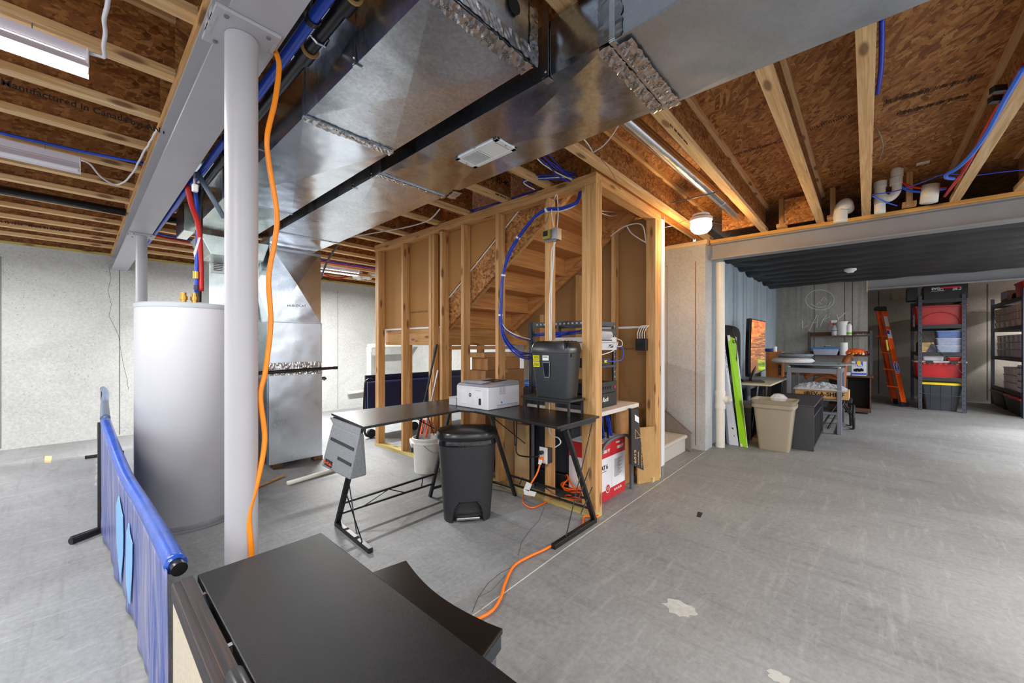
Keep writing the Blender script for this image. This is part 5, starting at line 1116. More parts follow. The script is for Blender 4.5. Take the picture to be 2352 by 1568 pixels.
# ---- bucket with brooms
bx, by = 2.335, 3.25
BU = root('bucket', 'white plastic bucket holding a broom and tools in front of the studs', 'bucket', (bx,by,0))
MB().lathe([(.01,.002),(.118,.002),(.12,.0),(.134,.28),(.141,.28),(.141,.29),(.134,.292),(.135,.315),(.142,.316),(.143,.335),(.137,.338),(.131,.334),(.116,.02),(.01,.012)], (bx,by,0), 40).build('bucket_body', plain(222,220,214,.4,var=.04), BU, smooth=True)
MB().tube(spline([(bx+.10,by-.10,.30),(bx+.13,by-.16,.24),(bx+.06,by-.19,.2),(bx-.05,by-.16,.22),(bx-.11,by-.08,.29)],5), .003, 6).build('wire_handle', CHROME, BU, smooth='all')
BR = root('push_broom', 'black handled broom standing head down in the white bucket', 'broom', (bx-.03,by+.02,.30))
ht = gx(1003,790,2.475); hb = gx(957,1012,2.30)
MB().tube([hb, hb.lerp(ht,.42)], .014, 12).build('handle_grip', plain(26,26,30,.4), BR, smooth=True); MB().tube([hb.lerp(ht,.42), hb.lerp(ht,.86)], .011, 12).build('handle', plain(56,58,64,.25,1), BR, smooth=True); MB().tube([hb.lerp(ht,.86), ht], .014, 12).build('top_grip', plain(18,18,22,.5), BR, smooth=True)
MB().obox(hb+V((-.02,.03,-.02)), (.06,.24,.05), -.5).build('broom_head', plain(196,196,200,.5), BR, .012); MB().obox(hb+V((-.03,.03,-.065)), (.045,.22,.05), -.5).build('bristles', plain(60,60,62,.9), BR, .006)
MP = root('mop', 'grey handled mop leaning beside the broom in the bucket', 'mop', (bx+.05,by-.05,.3))
hb2 = gx(972,1010,2.34); ht2 = gx(1006,850,2.475)
MB().tube([hb2, ht2], .010, 12).build('handle', plain(176,176,182,.3,1), MP, smooth=True); MB().obox(hb2+V((0,.03,-.01)), (.07,.20,.03), -.4).build('mop_head', plain(214,214,212,.5), MP, .01)
m = MB(); rnd = random.Random(3)
for k in range(26): a = hb2+V((rnd.uniform(-.02,.02),rnd.uniform(-.09,-.04),-.02)); m.tube([a, a+V((rnd.uniform(-.02,.02),rnd.uniform(-.02,.02),-.06))], .003, 4)
m.build('bristles', plain(40,40,44,.9), MP)
LP = root('loppers', 'orange and black garden tool carton standing in the white bucket', 'tool', (bx+.02,by,.3))
A_ = gx(958,1003,2.38); B_ = gx(978,1005,2.38); C_ = gx(985,966,2.42); D_ = gx(968,963,2.42)
MB().ext([A_,B_,C_,D_], (.02,.01,0)).build('orange_card', plain(240,90,24,.5), LP, .002); text('FISKARS', .022, (A_+B_+C_+D_)/4+V((-.003,0,.01)), C_-B_, A_-B_, WHT, LP, off=.002, bold=.0008)
MB().bar(A_.lerp(B_,.5)+V((-.006,-.002,0)), C_.lerp(D_,.6)+V((-.006,0,0)), .012, .01).build('black_blade', BLK, LP, .003)
WB = root('hand_brush', 'blue bristled brush standing on the floor right of the bucket', 'brush', gz(997,1078,0))
q0 = gx(985,1077,2.42); 
m = MB(); rnd = random.Random(4)
for k in range(70):
    px_ = rnd.uniform(984,1010); t_ = gx(rnd.uniform(990,1008), 1046, 2.40); b0 = gz(px_, 1076, .002); b0 = V((min(b0.x,2.46), b0.y, .002)); m.tube([b0, t_], .0025, 4)
m.build('bristles', plain(60,124,196,.7), WB); a = gx(990,1046,2.40); b = gx(1009,1044,2.40); MB().bar(a, b, .03, .02).build('brush_block', plain(220,222,226,.5), WB, .004)
MB().tube([a.lerp(b,.5), gx(1000,1000,2.46)], .009, 8).build('handle', plain(200,204,212,.4), WB, smooth=True)
# floor clutter near the furnace
o = MB().tube([gz(590,1118,.012), gz(652,1092,.012)], .010, 8).build('wood_strip', WY); tag(o, 'thin wooden strip lying on the floor by the furnace', 'strip')
o = MB().tube([gz(660,1110,.022), gz(770,1078,.022)], .02, 12).build('pipe_piece', PVC, smooth='all'); tag(o, 'white plastic pipe lying on the floor right of the furnace', 'pipe')
# ================================================================ FOREGROUND TABLE, BENCH AND NET
TZ = .60
FT = root('foreground_table', 'black speckled table top in the foreground with a black wooden side rail', 'table', (.37, .8, 0))
SPK = None
m_, nt_, p_ = nm('black_speckle'); f_ = noise(nt_, coords(nt_), 520, 2, .7); nt_.links.new(ramp(nt_, f_, [(.55, rgb(14,14,16)), (.75, rgb(44,48,56))]), p_.inputs['Base Color'])
p_.inputs['Roughness'].default_value = .34; p_.inputs['Specular IOR Level'].default_value = .35; bump(nt_, f_, p_, .6, .0012); SPK = m_
MB().box(.226,.562,.06,1.39,TZ-.022,TZ).build('tabletop', SPK, FT, .003)
B('apron', (.24,.55,.08,1.37,TZ-.09,TZ-.023), BLK, FT, .002)
RW = wood('y', (26,26,30), (36,36,42), (48,48,56), knots=0)
B('side_rail', (.172,.216,.06,1.40,TZ-.05,TZ-.004), RW, FT, .003); B('rail_cap', (.190,.2165,.06,1.395,TZ-.0035,TZ+.001), RW, FT, .001)
B('side_panel', (.174,.184,.06,1.39,.02,TZ-.051), fabric('beige_board', (178,168,150), (192,182,164), 90, .8), FT)
B('end_panel', (.19,.55,1.355,1.365,.02,TZ-.091), BLK, FT)
for y in (1.28, 1.02): B('hinge', (.217,.2255,y-.006,y+.006,TZ-.02,TZ-.004), CHROME, FT)
r_ = MB().lathe([(.013,-.09),(.016,-.085),(.016,.09),(.013,.095)], (.200,.80,TZ+.016), 28, 'y').build('roller', plain(22,24,30,.3), FT, smooth=True)
MB().lathe([(.009,-.12),(.009,-.09)], (.200,.80,TZ+.016), 16, 'y').build('roller_pin', CHROME, FT, smooth=True); B('roller_bracket', (.176,.215,.655,.69,TZ-.004,TZ+.034), BLK, FT, .004)
BN = root('black_bench', 'black bench seat with a curved edge beside the foreground table', 'bench', (.66, 1.0, 0))
BZn = .45; P = [(.60,1.30,BZn),(.815,1.262,BZn)]
for t in range(1, 12):
    u = t/12; P.append((.815-.02*u-.045*math.sin(u*math.pi)*.75, 1.262-.50*u, BZn))
P += [(.800,.755,BZn),(.60,.70,BZn)]
MB().ext([V(p)-V((0,0,.016)) for p in P], (0,0,.016)).build('seat', plain(14,14,15,.28,var=.1), BN, .004)
P2_ = [V(p)*1 for p in P]; cxy = V((.70,1.0,0))
MB().ext([V((cxy.x+(p.x-cxy.x)*.97, cxy.y+(p.y-cxy.y)*.985, BZn-.06)) for p in P2_], (0,0,.043)).build('apron', plain(44,48,54,.35), BN, .003)
for x, y in ((.77,.79),(.63,.74),(.77,1.23),(.63,1.25)): B('leg', (x-.02,x+.02,y-.02,y+.02,0,BZn-.061), plain(96,98,102,.5), BN, .003)
NT = root('barrier_net', 'blue vinyl barrier banner on a black tube frame left of the foreground table', 'barrier', (.15, 3.0, 0))
m_, nt_, p_ = nm('blue_vinyl'); f_ = noise(nt_, coords(nt_, (1, 9, .7), (0,0,0)), 2.2, 5, .6, 1.5)
nt_.links.new(ramp(nt_, f_, [(.36, rgb(38,66,150)), (.5, rgb(92,104,160)), (.64, rgb(140,138,166))]), p_.inputs['Base Color']); p_.inputs['Roughness'].default_value = .3; bump(nt_, f_, p_, .5, .02); NETM = m_  # vertical streaks put the light and shade of folds into the colour
topp = [V((.128,3.78,.735)), gy(283,1078,2.9), gy(330,1160,2.3), gy(372,1235,1.75), gy(404,1296,1.46)]
TP = spline(topp, 10)
def netf(u, v):
    i = min(int(u*(len(TP)-1)), len(TP)-2); t = u*(len(TP)-1)-i; p = TP[i].lerp(TP[i+1], t)
    w_ = .006*math.sin(u*38+v*2.2)*(.3+.7*v)+.0035*math.sin(u*83-v*3)*v
    return V((p.x-.022+w_-.0*v, p.y-.02, p.z*(1-v)+.03*v-.0))
MB().grid(netf, 150, 16).build('vinyl_sheet', NETM, NT, smooth='all', solid=.002)
MB().tube(TP, .026, 18).build('top_sleeve', plain(36,80,176,.22,var=.25,bmp=70), NT, smooth='all')
MB().tube([TP[-1]+V((0,.03,0)), TP[-1]+V((.004,-.03,-.004))], .019, 16).build('tube_end', plain(20,20,22,.3), NT, smooth=True)
MB().tube([(.128,3.80,.75),(.128,3.80,.02)], .019, 14).tube([(.105,3.80,.73),(.105,3.80,.03)], .014, 12).build('post', plain(22,22,24,.35), NT, smooth=True)
MB().tube([(.15,3.80,.021), gz(162,1243,.021)], .02, 14).tube([V((.14,3.835,.018)), gz(163,1241,.018)+V((0,.04,0))], .013, 10).build('foot', plain(22,22,24,.35), NT, smooth=True)
def spot(c, hw, hv, n=20):
    P = []
    prof = [(0,.0),(.25,.04),(.5,.10),(1,.18),(.95,.4),(.85,.6),(.6,.8),(.3,.93),(.15,1)]
    L = [(c-hw*a, v) for a, v in prof]; R = [(c+hw*a, v) for a, v in reversed(prof)]
    return [netf(u, hv[0]+(hv[1]-hv[0])*v)+V((-.006,0,0)) for u, v in L+R]
LB = plain(120,176,226,.4,var=.05)
for c, hw, hv in ((.30,.034,(.14,.93)), (.43,.040,(.20,.88))):
    MB().ext(spot(c, hw, hv), (-.002,0,0)).build('pale_motif', LB, NT)
# far section of the barrier
N2 = root('barrier_net', 'farther blue sleeved barrier frame seen nearly edge-on by the water heater', 'barrier', (.2, 6.0, 0))
q1 = gy(240,892,6.45); q1 = V((.2,6.45,q1.z))
MB().tube(spline([q1, q1+V((.0,-.6,.0)), V((.165,5.0,.735)), V((.14,4.2,.74)), V((.13,3.86,.745))],6), .026, 14).build('top_sleeve', plain(80,100,130,.35,var=.2), N2, smooth='all')
MB().tube([(q1.x,6.47,q1.z-.02),(q1.x,6.47,.02)], .019, 12).build('post', BLKM, N2, smooth=True)
MB().tube([gz(195,1050,.021), gz(285,1038,.021)], .017, 12).build('foot', BLKM, N2, smooth=True)
MB().grid(lambda u, v: V((q1.x+(.128-q1.x)*u+.008*math.sin(u*60), 6.43-2.57*u, (q1.z-.02)*(1-v)+.05*v)), 60, 4).build('vinyl_sheet', NETM, N2, solid=.002, smooth='all')
# ================================================================ THE CORNER WITH STORED FURNITURE
px_ = gz(1652, 1027, 0)
SP = root('soil_pipe', 'white plastic soil pipe with a cleanout plug against the concrete wall end', 'pipe', (5.30,1.335,0))
MB().lathe([(.052,.0),(.052,.47),(.06,.47),(.06,.53),(.056,.53),(.056,.64),(.06,.64),(.06,.69),(.052,.69),(.052,2.262)], (5.30,1.335,0), 32).build('pipe_run', PVC, SP, smooth=True)
MB().tube([(5.30,1.335,.585),(5.31,1.245,.585)], .045, 20).build('cleanout_branch', PVC, SP, smooth=True); MB().tube([(5.31,1.244,.585),(5.312,1.23,.585)], .05, 20).build('cleanout_plug', plain(214,208,196,.4), SP, smooth=True); MB().obox((5.313,1.218,.585),(.03,.022,.03)).build('plug_key', PVC, SP, .004)
# wall slot filler
def leanbox(name, lab, f4, d, mat, cat='box'):
    r = root(name, lab, cat, f4[0]); MB().hexa([V(p) for p in f4], [V(p)+V(d) for p in f4]).build('box_body', mat, r, .003); return r
wA = [gz(1675,1021,.003), gz(1697,1024,.003), gy(1678,778,1.40), gy(1655,775,1.40)]
wA[2].x = min(wA[2].x, 5.75); r = leanbox('track_light_carton', 'narrow white carton printed with black spot lamps leaning behind the white pipe', wA, (.05,.04,0), plain(206,210,222,.5,var=.03))
def onq(f4, u, v, off=-.004): p = f4[0].lerp(f4[1], u).lerp(f4[3].lerp(f4[2], u), v); return p+V((off,-.003,0))
rt = wA[1]-wA[0]; up_ = wA[3]-wA[0]
MB().tube([onq(wA,.62,.08), onq(wA,.55,.42)], .006, 6).build('printed_track', INK, r)
for v in (.14, .22, .30, .40):
    c = onq(wA, .36 if v < .38 else .6, v); MB().obox(c, (.004,.05,.055), 0).build('printed_lamp', INK, r, .012)
    MB().tube([c, onq(wA,.58,v-.015)], .004, 5).build('printed_arm', INK, r)
text('RACK FIXED HEAD TRACK KIT', .05, onq(wA,.55,.68), up_, -rt, plain(50,50,60,.6), r, off=.002)
gA = [gz(1700,1025,.003), gz(1717,1028,.003), gy(1690,768,1.37), gy(1670,770,1.39)]
r = leanbox('lamp_carton', 'tall lime green and white carton leaning next to the white printed carton', gA, (.075,.02,0), plain(150,214,10,.45,var=.03))
for a, b in ((0,.28),(.86,1)): MB().ext([onq(gA,a,0,-.001), onq(gA,b,0,-.001), onq(gA,b,1,-.001), onq(gA,a,1,-.001)], (-.002,-.001,0)).build('white_band', plain(222,224,230,.5), r)
MB().ext([onq(gA,.42,.45), onq(gA,.62,.45), onq(gA,.60,.63), onq(gA,.40,.63)], (-.002,0,0)).build('printed_lamp', plain(200,204,206,.5), r)
text('LED', .05, onq(gA,.5,.93), rt, up_, INK, r, off=.003, bold=.002)
# dark curved panel against wall
CPn = root('curved_panel', 'dark curved panel standing against the blue grey wall behind the cartons', 'panel', (6.4,1.4,.5))
MB().grid(lambda u, v: V((5.75+1.0*u, 1.425-.06*math.sin(u*3.14), .02+(1.50-.16*u**3)*v)), 16, 2).build('panel', plain(48,48,50,.5,var=.1), CPn, smooth='all', solid=.012)
# white-topped trestle table with monitor
T1 = root('trestle_table', 'pale wood topped table with splayed thin legs, monitor standing on it', 'table', (6.8,1.15,0))
zt = .735; c1_ = gz(1770,883,zt); c2_ = gz(1806,867,zt); c0 = gz(1708,874,zt)
tx0, ty0 = c1_.x, c1_.y; tx1 = 7.55
MB().ext([V((tx0,ty0,zt-.025)), V((tx1,ty0-.0,zt-.025)), V((tx1,1.34,zt-.025)), V((tx0-.02,1.34,zt-.025))], (0,0,.025)).build('tabletop', plain(196,186,168,.5,var=.08,sc=6), T1, .003)
for x, y, dx, dy in ((tx0+.08,ty0+.06,.06,.10),(tx0+.10,ty0+.16,-.05,.14),(tx1-.1,ty0+.06,0,.08),(tx1-.1,1.31,0,-.06),(tx0+.08,1.31,-.03,-.06)): MB().tube([(x+dx,y+dy*.5,0),(x,y,zt-.026)], .014, 10).build('leg', plain(110,110,116,.3,1), T1, smooth=True)
MO = root('monitor', 'large curved monitor turned upright showing an orange sunset harbour picture', 'monitor', (tx0+.3,1.2,zt))
m0 = gx(1723,865,6.45); TL = gx(1725,731,6.45); TR = gx(1758,738,6.62); BR = gx(1757,850,6.62); BL = gx(1722,865,6.45)
def scr(u, v, off=0):
    p = BL.lerp(BR, u).lerp(TL.lerp(TR, u), v); return p+V((-.03*math.sin(v*math.pi)+off, .0, .0))
m_, nt_, p_ = nm('screen_picture'); tc = nt_.nodes.new('ShaderNodeTexCoord'); sp_ = nt_.nodes.new('ShaderNodeSeparateXYZ'); nt_.links.new(tc.outputs['Generated'], sp_.inputs[0])
cl_ = noise(nt_, coords(nt_, (7,7,7)), 2.2, 6, .65, .8); sky = ramp(nt_, cl_, [(.3, rgb(120,70,60)), (.5, rgb(226,110,40)), (.7, rgb(255,180,90))])
bd = noise(nt_, coords(nt_, (6,6,60)), 1.2, 5, .8); bld = ramp(nt_, bd, [(.35, rgb(40,24,24)), (.52, rgb(150,80,40)), (.66, rgb(250,190,90))])
gr = ramp(nt_, noise(nt_, coords(nt_, (4,4,30)), 1, 3), [(.35, rgb(60,90,20)), (.65, rgb(170,190,50))])
yy = mth(nt_, 'ADD', sp_.outputs[2], mth(nt_, 'MULTIPLY', sp_.outputs[1], .25))
c_a = mixc(nt_, ramp(nt_, yy, [(.80, G(0)), (.84, G(1))]), bld, sky); c_b = mixc(nt_, ramp(nt_, sp_.outputs[2], [(.22, G(1)), (.34, G(0))]), c_a, mixc(nt_, ramp(nt_, sp_.outputs[1], [(.45, G(0)), (.55, G(1))]), gr, rgb(130,84,50)))
nt_.links.new(c_b, p_.inputs['Base Color']); nt_.links.new(c_b, p_.inputs['Emission Color']); p_.inputs['Emission Strength'].default_value = .55; p_.inputs['Roughness'].default_value = .25
MB().grid(lambda u, v: scr(.03+.94*u, .02+.96*v, 0)+V((-.009,-.009,0)), 4, 16).build('screen', m_, MO, smooth='all')
g = MB().grid(lambda u, v: scr(u, v), 2, 16).build('bezel', BLK, MO, solid=.012, smooth=False)
MB().grid(lambda u, v: scr(0, v)+V((.002+.05*u, .055*u, 0)), 2, 16).build('back_shell', plain(34,34,38,.35), MO, solid=.03)
MB().bar(scr(.4,.3)+V((.07,0,0)), (tx0+.35,1.22,zt+.02), .05, .03).build('stand_neck', plain(50,50,54,.4), MO, .004)
MB().obox((tx0+.36,1.20,zt+.01),(.34,.26,.018),.3).build('stand_foot', plain(44,40,38,.4), MO, .006)
MB().tube(spline([scr(.35,.98,-.01), scr(.3,.75,-.012), scr(.45,.5,-.012), scr(.35,.3,-.012), scr(.45,.15,-.012)],5), .003, 5).build('hanging_cord', BLK, MO, smooth='all')
cord([V((5.95,1.36,1.5)), V((5.98,1.3,1.25)), V((5.95,1.3,1.0)), V((6.05,1.3,.85))], .006, BLK, 'black cord hanging behind the upright monitor', 5)
# orange wooden cabinet with pigeonholes
OC = root('wooden_cabinet', 'orange wooden media tower behind the monitor', 'cabinet', (8.0,1.1,.70))
a = gx(1759,862,8.0); b = gx(1795,808,8.0); OW = wood('z', (170,88,26), (204,116,40), (222,140,60), knots=0)
ys_ = gx(1786,850,8.0).y
B('side', (8.0,8.5,ys_,a.y,.70,b.z), OW, OC, .003); B('frame', (8.0,8.3,gx(1795,850,8.0).y,ys_-.001,.70,b.z-.002), OW, OC, .002)
for k, (z0, z1) in enumerate(((.74,.92),(.95,1.03),(1.05,b.z-.04))): B('compartment', (7.995,7.999,gx(1794,850,8.0).y,ys_-.012,z0,min(z1,b.z-.02)), plain(40,30,26,.6), OC)
B('black_base', (8.0,8.5,gx(1795,850,8.0).y,a.y,.001,.699), BLK, OC)
for k in range(3): pz_ = (.80,.84,.98)[k]; B('stored_item', (7.990,7.9945,gx(1793,850,8.0).y+.01,ys_-.03,pz_,pz_+.02), WHT, OC)
o = MB().tube([gx(1758,806,8.1)+V((0,0,.01)), gx(1775,806,8.1)+V((0,0,.01))], .028, 12).build('blue_roll', plain(30,60,140,.5), smooth='all'); tag(o, 'dark blue roll lying on top of the orange wooden tower', 'roll')
p = gx(1779,805,8.15); o = MB().lathe([(.035,0),(.04,.09)], p, 16).build('paper_cup', WHT, smooth=True); tag(o, 'small white cup on top of the orange wooden tower', 'cup')
for o_ in (o,): o_.location.z = b.z+.001
bpy.data.objects['blue_roll'].location.z = b.z+.001
# black drawers under the trestle
DRW = root('storage_cabinet', 'black drawer unit and shadowy clutter under the trestle table', 'drawers', (6.9,1.1,0))
B('body', (6.72,7.4,1.12,1.28,.0,.60), plain(22,22,24,.5), DRW, .004)
for k in range(3): B('drawer', (6.715,6.719,1.13,1.27,.05+k*.18,.21+k*.18), plain(30,30,34,.4), DRW, .001)
o = B('wooden_shelf_board', (5.95,6.5,1.12,1.36,.42,.45), plain(120,112,104,.6)); tag(o, 'grey board low under the trestle table behind the beige bins', 'board')
B('end_support', (5.96,6.0,1.13,1.35,.0,.419), plain(70,66,62,.6), o); B('end_support', (6.44,6.48,1.13,1.35,.0,.419), plain(70,66,62,.6), o)
o = B('wooden_plank', (5.87,6.4,.97,1.10,.001,.05), plain(146,116,84,.7)); tag(o, 'brown plank on the floor behind the beige bins', 'plank')
# beige bins stacked
BB = root('waste_bin', 'outer beige plastic waste bin of the nested pair beside the black cabinet', 'bin', (5.68,.82,0))
BGE = plain(158,148,128,.5,var=.03)
def tb(x0,x1,y0,y1,r,z): return rrect(x0,x1,y0,y1,r,z)
loft([tb(5.52,5.76,.67,.97,.03,.001), tb(5.47,5.80,.62,1.02,.04,.53)], 'bin_body', BGE, BB)
loft([tb(5.455,5.815,.605,1.035,.045,.505), tb(5.455,5.815,.605,1.035,.045,.545)], 'rim', BGE, BB)
B2_ = root('waste_bin', 'inner beige bin nested in the other, a crumpled clear bag in it', 'bin', (5.7,.82,.55))
loft([tb(5.465,5.805,.615,1.025,.04,.5455), tb(5.45,5.82,.60,1.04,.045,.58), tb(5.44,5.83,.59,1.05,.05,.60), tb(5.46,5.81,.61,1.03,.04,.60), tb(5.48,5.79,.63,1.01,.04,.56)], 'rim', BGE, B2_)
o = MB().lathe([(.02,.0),(.07,.02),(.09,.06),(.05,.10),(.01,.11)], (5.62,.78,.562), 9).build('plastic_bag', clear('bag_plastic', (.86,.86,.9,1), .15, .6)); tag(o, 'crumpled clear bag showing above the beige bin rim', 'bag')
# black low cabinet
K = root('low_cabinet', 'low black cabinet with open cubbies facing right, beside the beige bins', 'cabinet', (6.45,.66,0))
kx0,kx1,ky0,ky1,kz = 6.03,7.12,.457,.84,.516; KB = plain(58,58,62,.5,var=.05)
fr = gz(1868,1037,0); kx0 = fr.x
ky1 = .575; 
B('front_side', (kx0,kx0+.02,ky0,.90,.001,kz), KB, K, .001); B('rear_side', (kx1-.02,kx1,ky0,.90,.001,kz), KB, K, .001); B('top_board', (kx0-.005,kx1+.005,ky0-.005,.905,kz,kz+.02), KB, K, .002); B('back_board', (kx0+.02,kx1-.02,.88,.90,.001,kz), KB, K); B('bottom_board', (kx0+.02,kx1-.02,ky0,.879,.03,.05), KB, K)
B('shelf', (kx0+.021,kx1-.021,ky0+.01,.879,.38,.395), KB, K)
for k in range(4): x = kx0+.22+k*.22; B('divider', (x,x+.015,ky0+.01,.879,.051,.379), KB, K)
from mathutils import noise as NZ
# ================================================================ GLASS TABLE AND WHAT IS ON AND UNDER IT
GT = root('glass_table', 'tall grey metal frame table with an oval glass top, near the rough concrete wall', 'table', (7.6,.57,0))
MG = plain(126,128,140,.35,var=.03)
gxa, gxb, gya, gyb, gh = 7.15, 8.1, .28, .86, .955
for x, y in ((gxa,gya),(gxa,gyb),(gxb,gya),(gxb,gyb)): B('leg', (x-.025,x+.025,y-.025,y+.025,0.001,gh-.03), MG, GT, .004)
for b in ((gxa-.02,gxa+.02,gya+.026,gyb-.026),(gxb-.02,gxb+.02,gya+.026,gyb-.026),(gxa+.026,gxb-.026,gya-.02,gya+.02),(gxa+.026,gxb-.026,gyb-.02,gyb+.02)): B('apron_rail', (*b, gh-.11, gh-.04), MG, GT, .002)
B('mid_shelf', (gxa-.02,gxb,gya+.03,gyb-.03,.46,.482), plain(116,110,104,.5), GT, .002)
B('foot_rail', (gxa+.026,gxb-.026,gya-.015,gya+.015,.01,.035), MG, GT); B('foot_rail', (gxa-.015,gxa+.015,gya+.026,gyb-.026,.27,.30), MG, GT)
MB().lathe([(.5,0),(.505,.005),(.5,.012)], (7.65,.57,gh+.01), 48, sx=1.5, sy=.92).build('glass_top', clear('green_glass', (.62,.74,.76,1), .08, .55), GT, smooth=True)
MB().lathe([(.40,0),(.40,.03)], (7.65,.57,gh-.035), 40, sx=1.3, sy=.85).build('under_plate', plain(40,40,44,.4), GT, smooth=True)
for x, y in ((gxa,gya),(gxa,gyb)): MB().lathe([(.015,0),(.02,.015)], (x,y,gh-.03), 12).build('glass_pad', WHT, GT)
o = MB().lathe([(.08,0),(.30,.008),(.34,.035),(.30,.07),(.1,.08)], (7.35,.84,gh+.0235), 32, sx=1.1, sy=.8).build('white_cushion', fabric('white_cloth', (196,196,200), (226,226,228), 30), smooth='all'); tag(o, 'white flat cushion lying on the glass table', 'cushion')
r = root('fan_cover', 'grey round fan cover with blades lying on the white cushion', 'fan', (7.42,.84,gh+.105)); c = V((7.42,.82,gh+.105))
MB().lathe([(.19,0),(.23,.03),(.235,.055),(.20,.06),(.19,.035)], c, 32).build('rim', plain(120,126,136,.4), r, smooth=True)
for k in range(4): a = k*math.pi/2+.4; MB().hexa([c+V((.03*math.cos(a-.5),.03*math.sin(a-.5),.04)), c+V((.19*math.cos(a-.35),.19*math.sin(a-.35),.05)), c+V((.19*math.cos(a+.35),.19*math.sin(a+.35),.07)), c+V((.03*math.cos(a+.5),.03*math.sin(a+.5),.05))],[c+V((.03*math.cos(a-.5),.03*math.sin(a-.5),.044)), c+V((.19*math.cos(a-.35),.19*math.sin(a-.35),.054)), c+V((.19*math.cos(a+.35),.19*math.sin(a+.35),.074)), c+V((.03*math.cos(a+.5),.03*math.sin(a+.5),.054))]).build('blade', plain(70,74,82,.5), r)
r = carton('flat_carton', 'flat brown carton with dark shelf-maker lettering under the glass table', (7.18,7.62,.18,.79,.483,.60), plain(206,160,104,.7,var=.04), tape=False)
text('REV-A-SHELF', .075, (7.179,gx(1895,905,7.18).y,.545), (0,-1,0), (0,0,1), INK, r, off=.001, bold=.0025); MB().lathe([(.028,0),(.028,.001)], (7.178,.66,.545), 20, 'x').build('printed_mark', plain(110,80,50,.7), r)
o = MB().grid(lambda u, v: V((7.12+.5*u, .20+.62*v, .605+abs(math.sin(u*3.1415))**.5*abs(math.sin(v*3.1415))**.5*(.06+.07*abs(NZ.noise(V((u*7,v*9,3.1))))+.04*abs(NZ.noise(V((u*17,v*21,1.1))))))), 30, 36).build('plastic_wrap', clear('wrap_plastic', (.80,.84,.94,1), .12, .6), smooth=False, solid=.002); tag(o, 'crumpled clear plastic wrap lying on the flat brown carton', 'plastic wrap')
# carved wooden chair behind
CHW = wood('z', (120,60,24), (150,80,34), (176,100,50), knots=0)
r = root('wooden_chair', 'reddish brown carved wooden chair behind the glass table', 'chair', (8.6,.5,0))
q = lambda px, py, x=8.75: gx(px, py, x)
MB().tube(spline([q(1934,900),q(1935,870),q(1938,840),q(1942,824),q(1955,818)],5), [.05]*12+[.045]*20, 8).bm.free() if 0 else None
MB().tube(spline([q(1932,915),q(1936,870),q(1939,838),q(1946,822),q(1958,816)],5), .045, 8).build('back_post', CHW, r, smooth='all')
MB().tube(spline([q(1848,866),q(1865,858),q(1890,854),q(1915,858),q(1930,872)],5), .04, 8).tube(spline([q(1868,874),q(1895,866),q(1925,870)],5), .03, 8).build('arm_rail', CHW, r, smooth='all')
B('seat', (8.6,9.1,.30,.95,.40,.45), CHW, r, .01)
for x, y in ((8.62,.33),(8.62,.92),(9.05,.33),(9.05,.92)): MB().tube([(x,y,0),(x,y,.41)], .03, 8).build('leg', CHW, r, smooth=True)
# child's tricycle / stroller wheels
r = root('stroller', 'folded dark stroller with two black wheels behind the grey table leg', 'stroller', gz(1940,1000,0))
for (x, y, rr_) in ((8.05,.18,.15),(7.75,.14,.17)):
    c = V((x,y,rr_+.012)); MB().tube([c+V((rr_*math.cos(a/24*6.2832),.0,rr_*math.sin(a/24*6.2832))) for a in range(25)], .016, 8, caps=False).build('tyre', BLK, r, smooth=True)
    MB().lathe([(.03,-.02),(.03,.02)], c, 12, 'y').build('hub', GREYM, r)
    m = MB()
    for k in range(6): a = k*math.pi/3; m.tube([c, c+V((rr_*math.cos(a),0,rr_*math.sin(a)))], .003, 4)
    m.build('spokes', CHROME, r)
MB().tube([(7.75,.15,.19),(7.5,.24,.40)], .012, 8).tube([(8.05,.19,.17),(7.62,.30,.42)], .012, 8).tube([(7.35,.42,.03),(7.5,.24,.42)], .012, 8).tube([(7.5,.5,.03),(7.62,.30,.42)], .012, 8).build('frame_tubes', BLKM, r, smooth=True)
MB().obox((7.95,.2,.40),(.30,.08,.06)).build('seat_bar', BLK, r, .01)
# ================================================================ HUTCH SHELF AGAINST THE ROUGH WALL
HU = root('hutch_desk', 'dark wood and metal hutch desk against the rough concrete wall', 'shelf', (9.8,.4,0))
hx, hx2, hy0, hy1 = 9.55, 10.0, -.065, .86; HW_ = wood('y', (52,30,20), (84,54,34), (118,78,50), knots=0); HM = plain(44,46,54,.4)
for y in (hy0, hy1):
    for x in (hx2-.15, hx2): B('post', (x-.02,x+.02,y-.018,y+.018,.70,1.52), HM, HU)
for z, h in ((1.42,.02),(1.04,.02)):
    B('shelf', (hx2-.17,hx2+.02,hy0+.02,hy1-.02,z,z+h), HW_, HU, .002); B('shelf_back', (hx2,hx2+.015,hy0+.02,hy1-.02,z+h,z+h+.075), HW_, HU)
B('desktop', (hx,hx2+.02,hy0-.03,hy1+.5,.66,.69), HW_, HU, .003)
B('cabinet_side', (hx+.02,hx+.04,hy0,hy0+.02,.03,.66), HW_, HU); B('cabinet_side', (hx+.04,hx2,hy0,hy0+.02,.03,.66), HW_, HU); B('cabinet_back', (hx2-.02,hx2,hy0+.02,.55,.03,.66), plain(30,24,20,.7), HU); B('cabinet_floor', (hx+.02,hx2-.02,hy0+.02,.55,.03,.10), HW_, HU)
dr = MB().obox((hx-.13,.30,.36),(.30,.018,.54),-.25).build('cabinet_door', wood('z',(40,26,18),(62,40,28),(84,56,38),knots=0), HU, .002); MB().lathe([(.012,-.01),(.012,.01)], (hx-.24,.31,.36), 10, 'y').build('knob', BRASS, dr)
def item(name, lab, cat, loc): return root(name, lab, cat, loc)
zt1 = 1.441; xi = hx2-.085
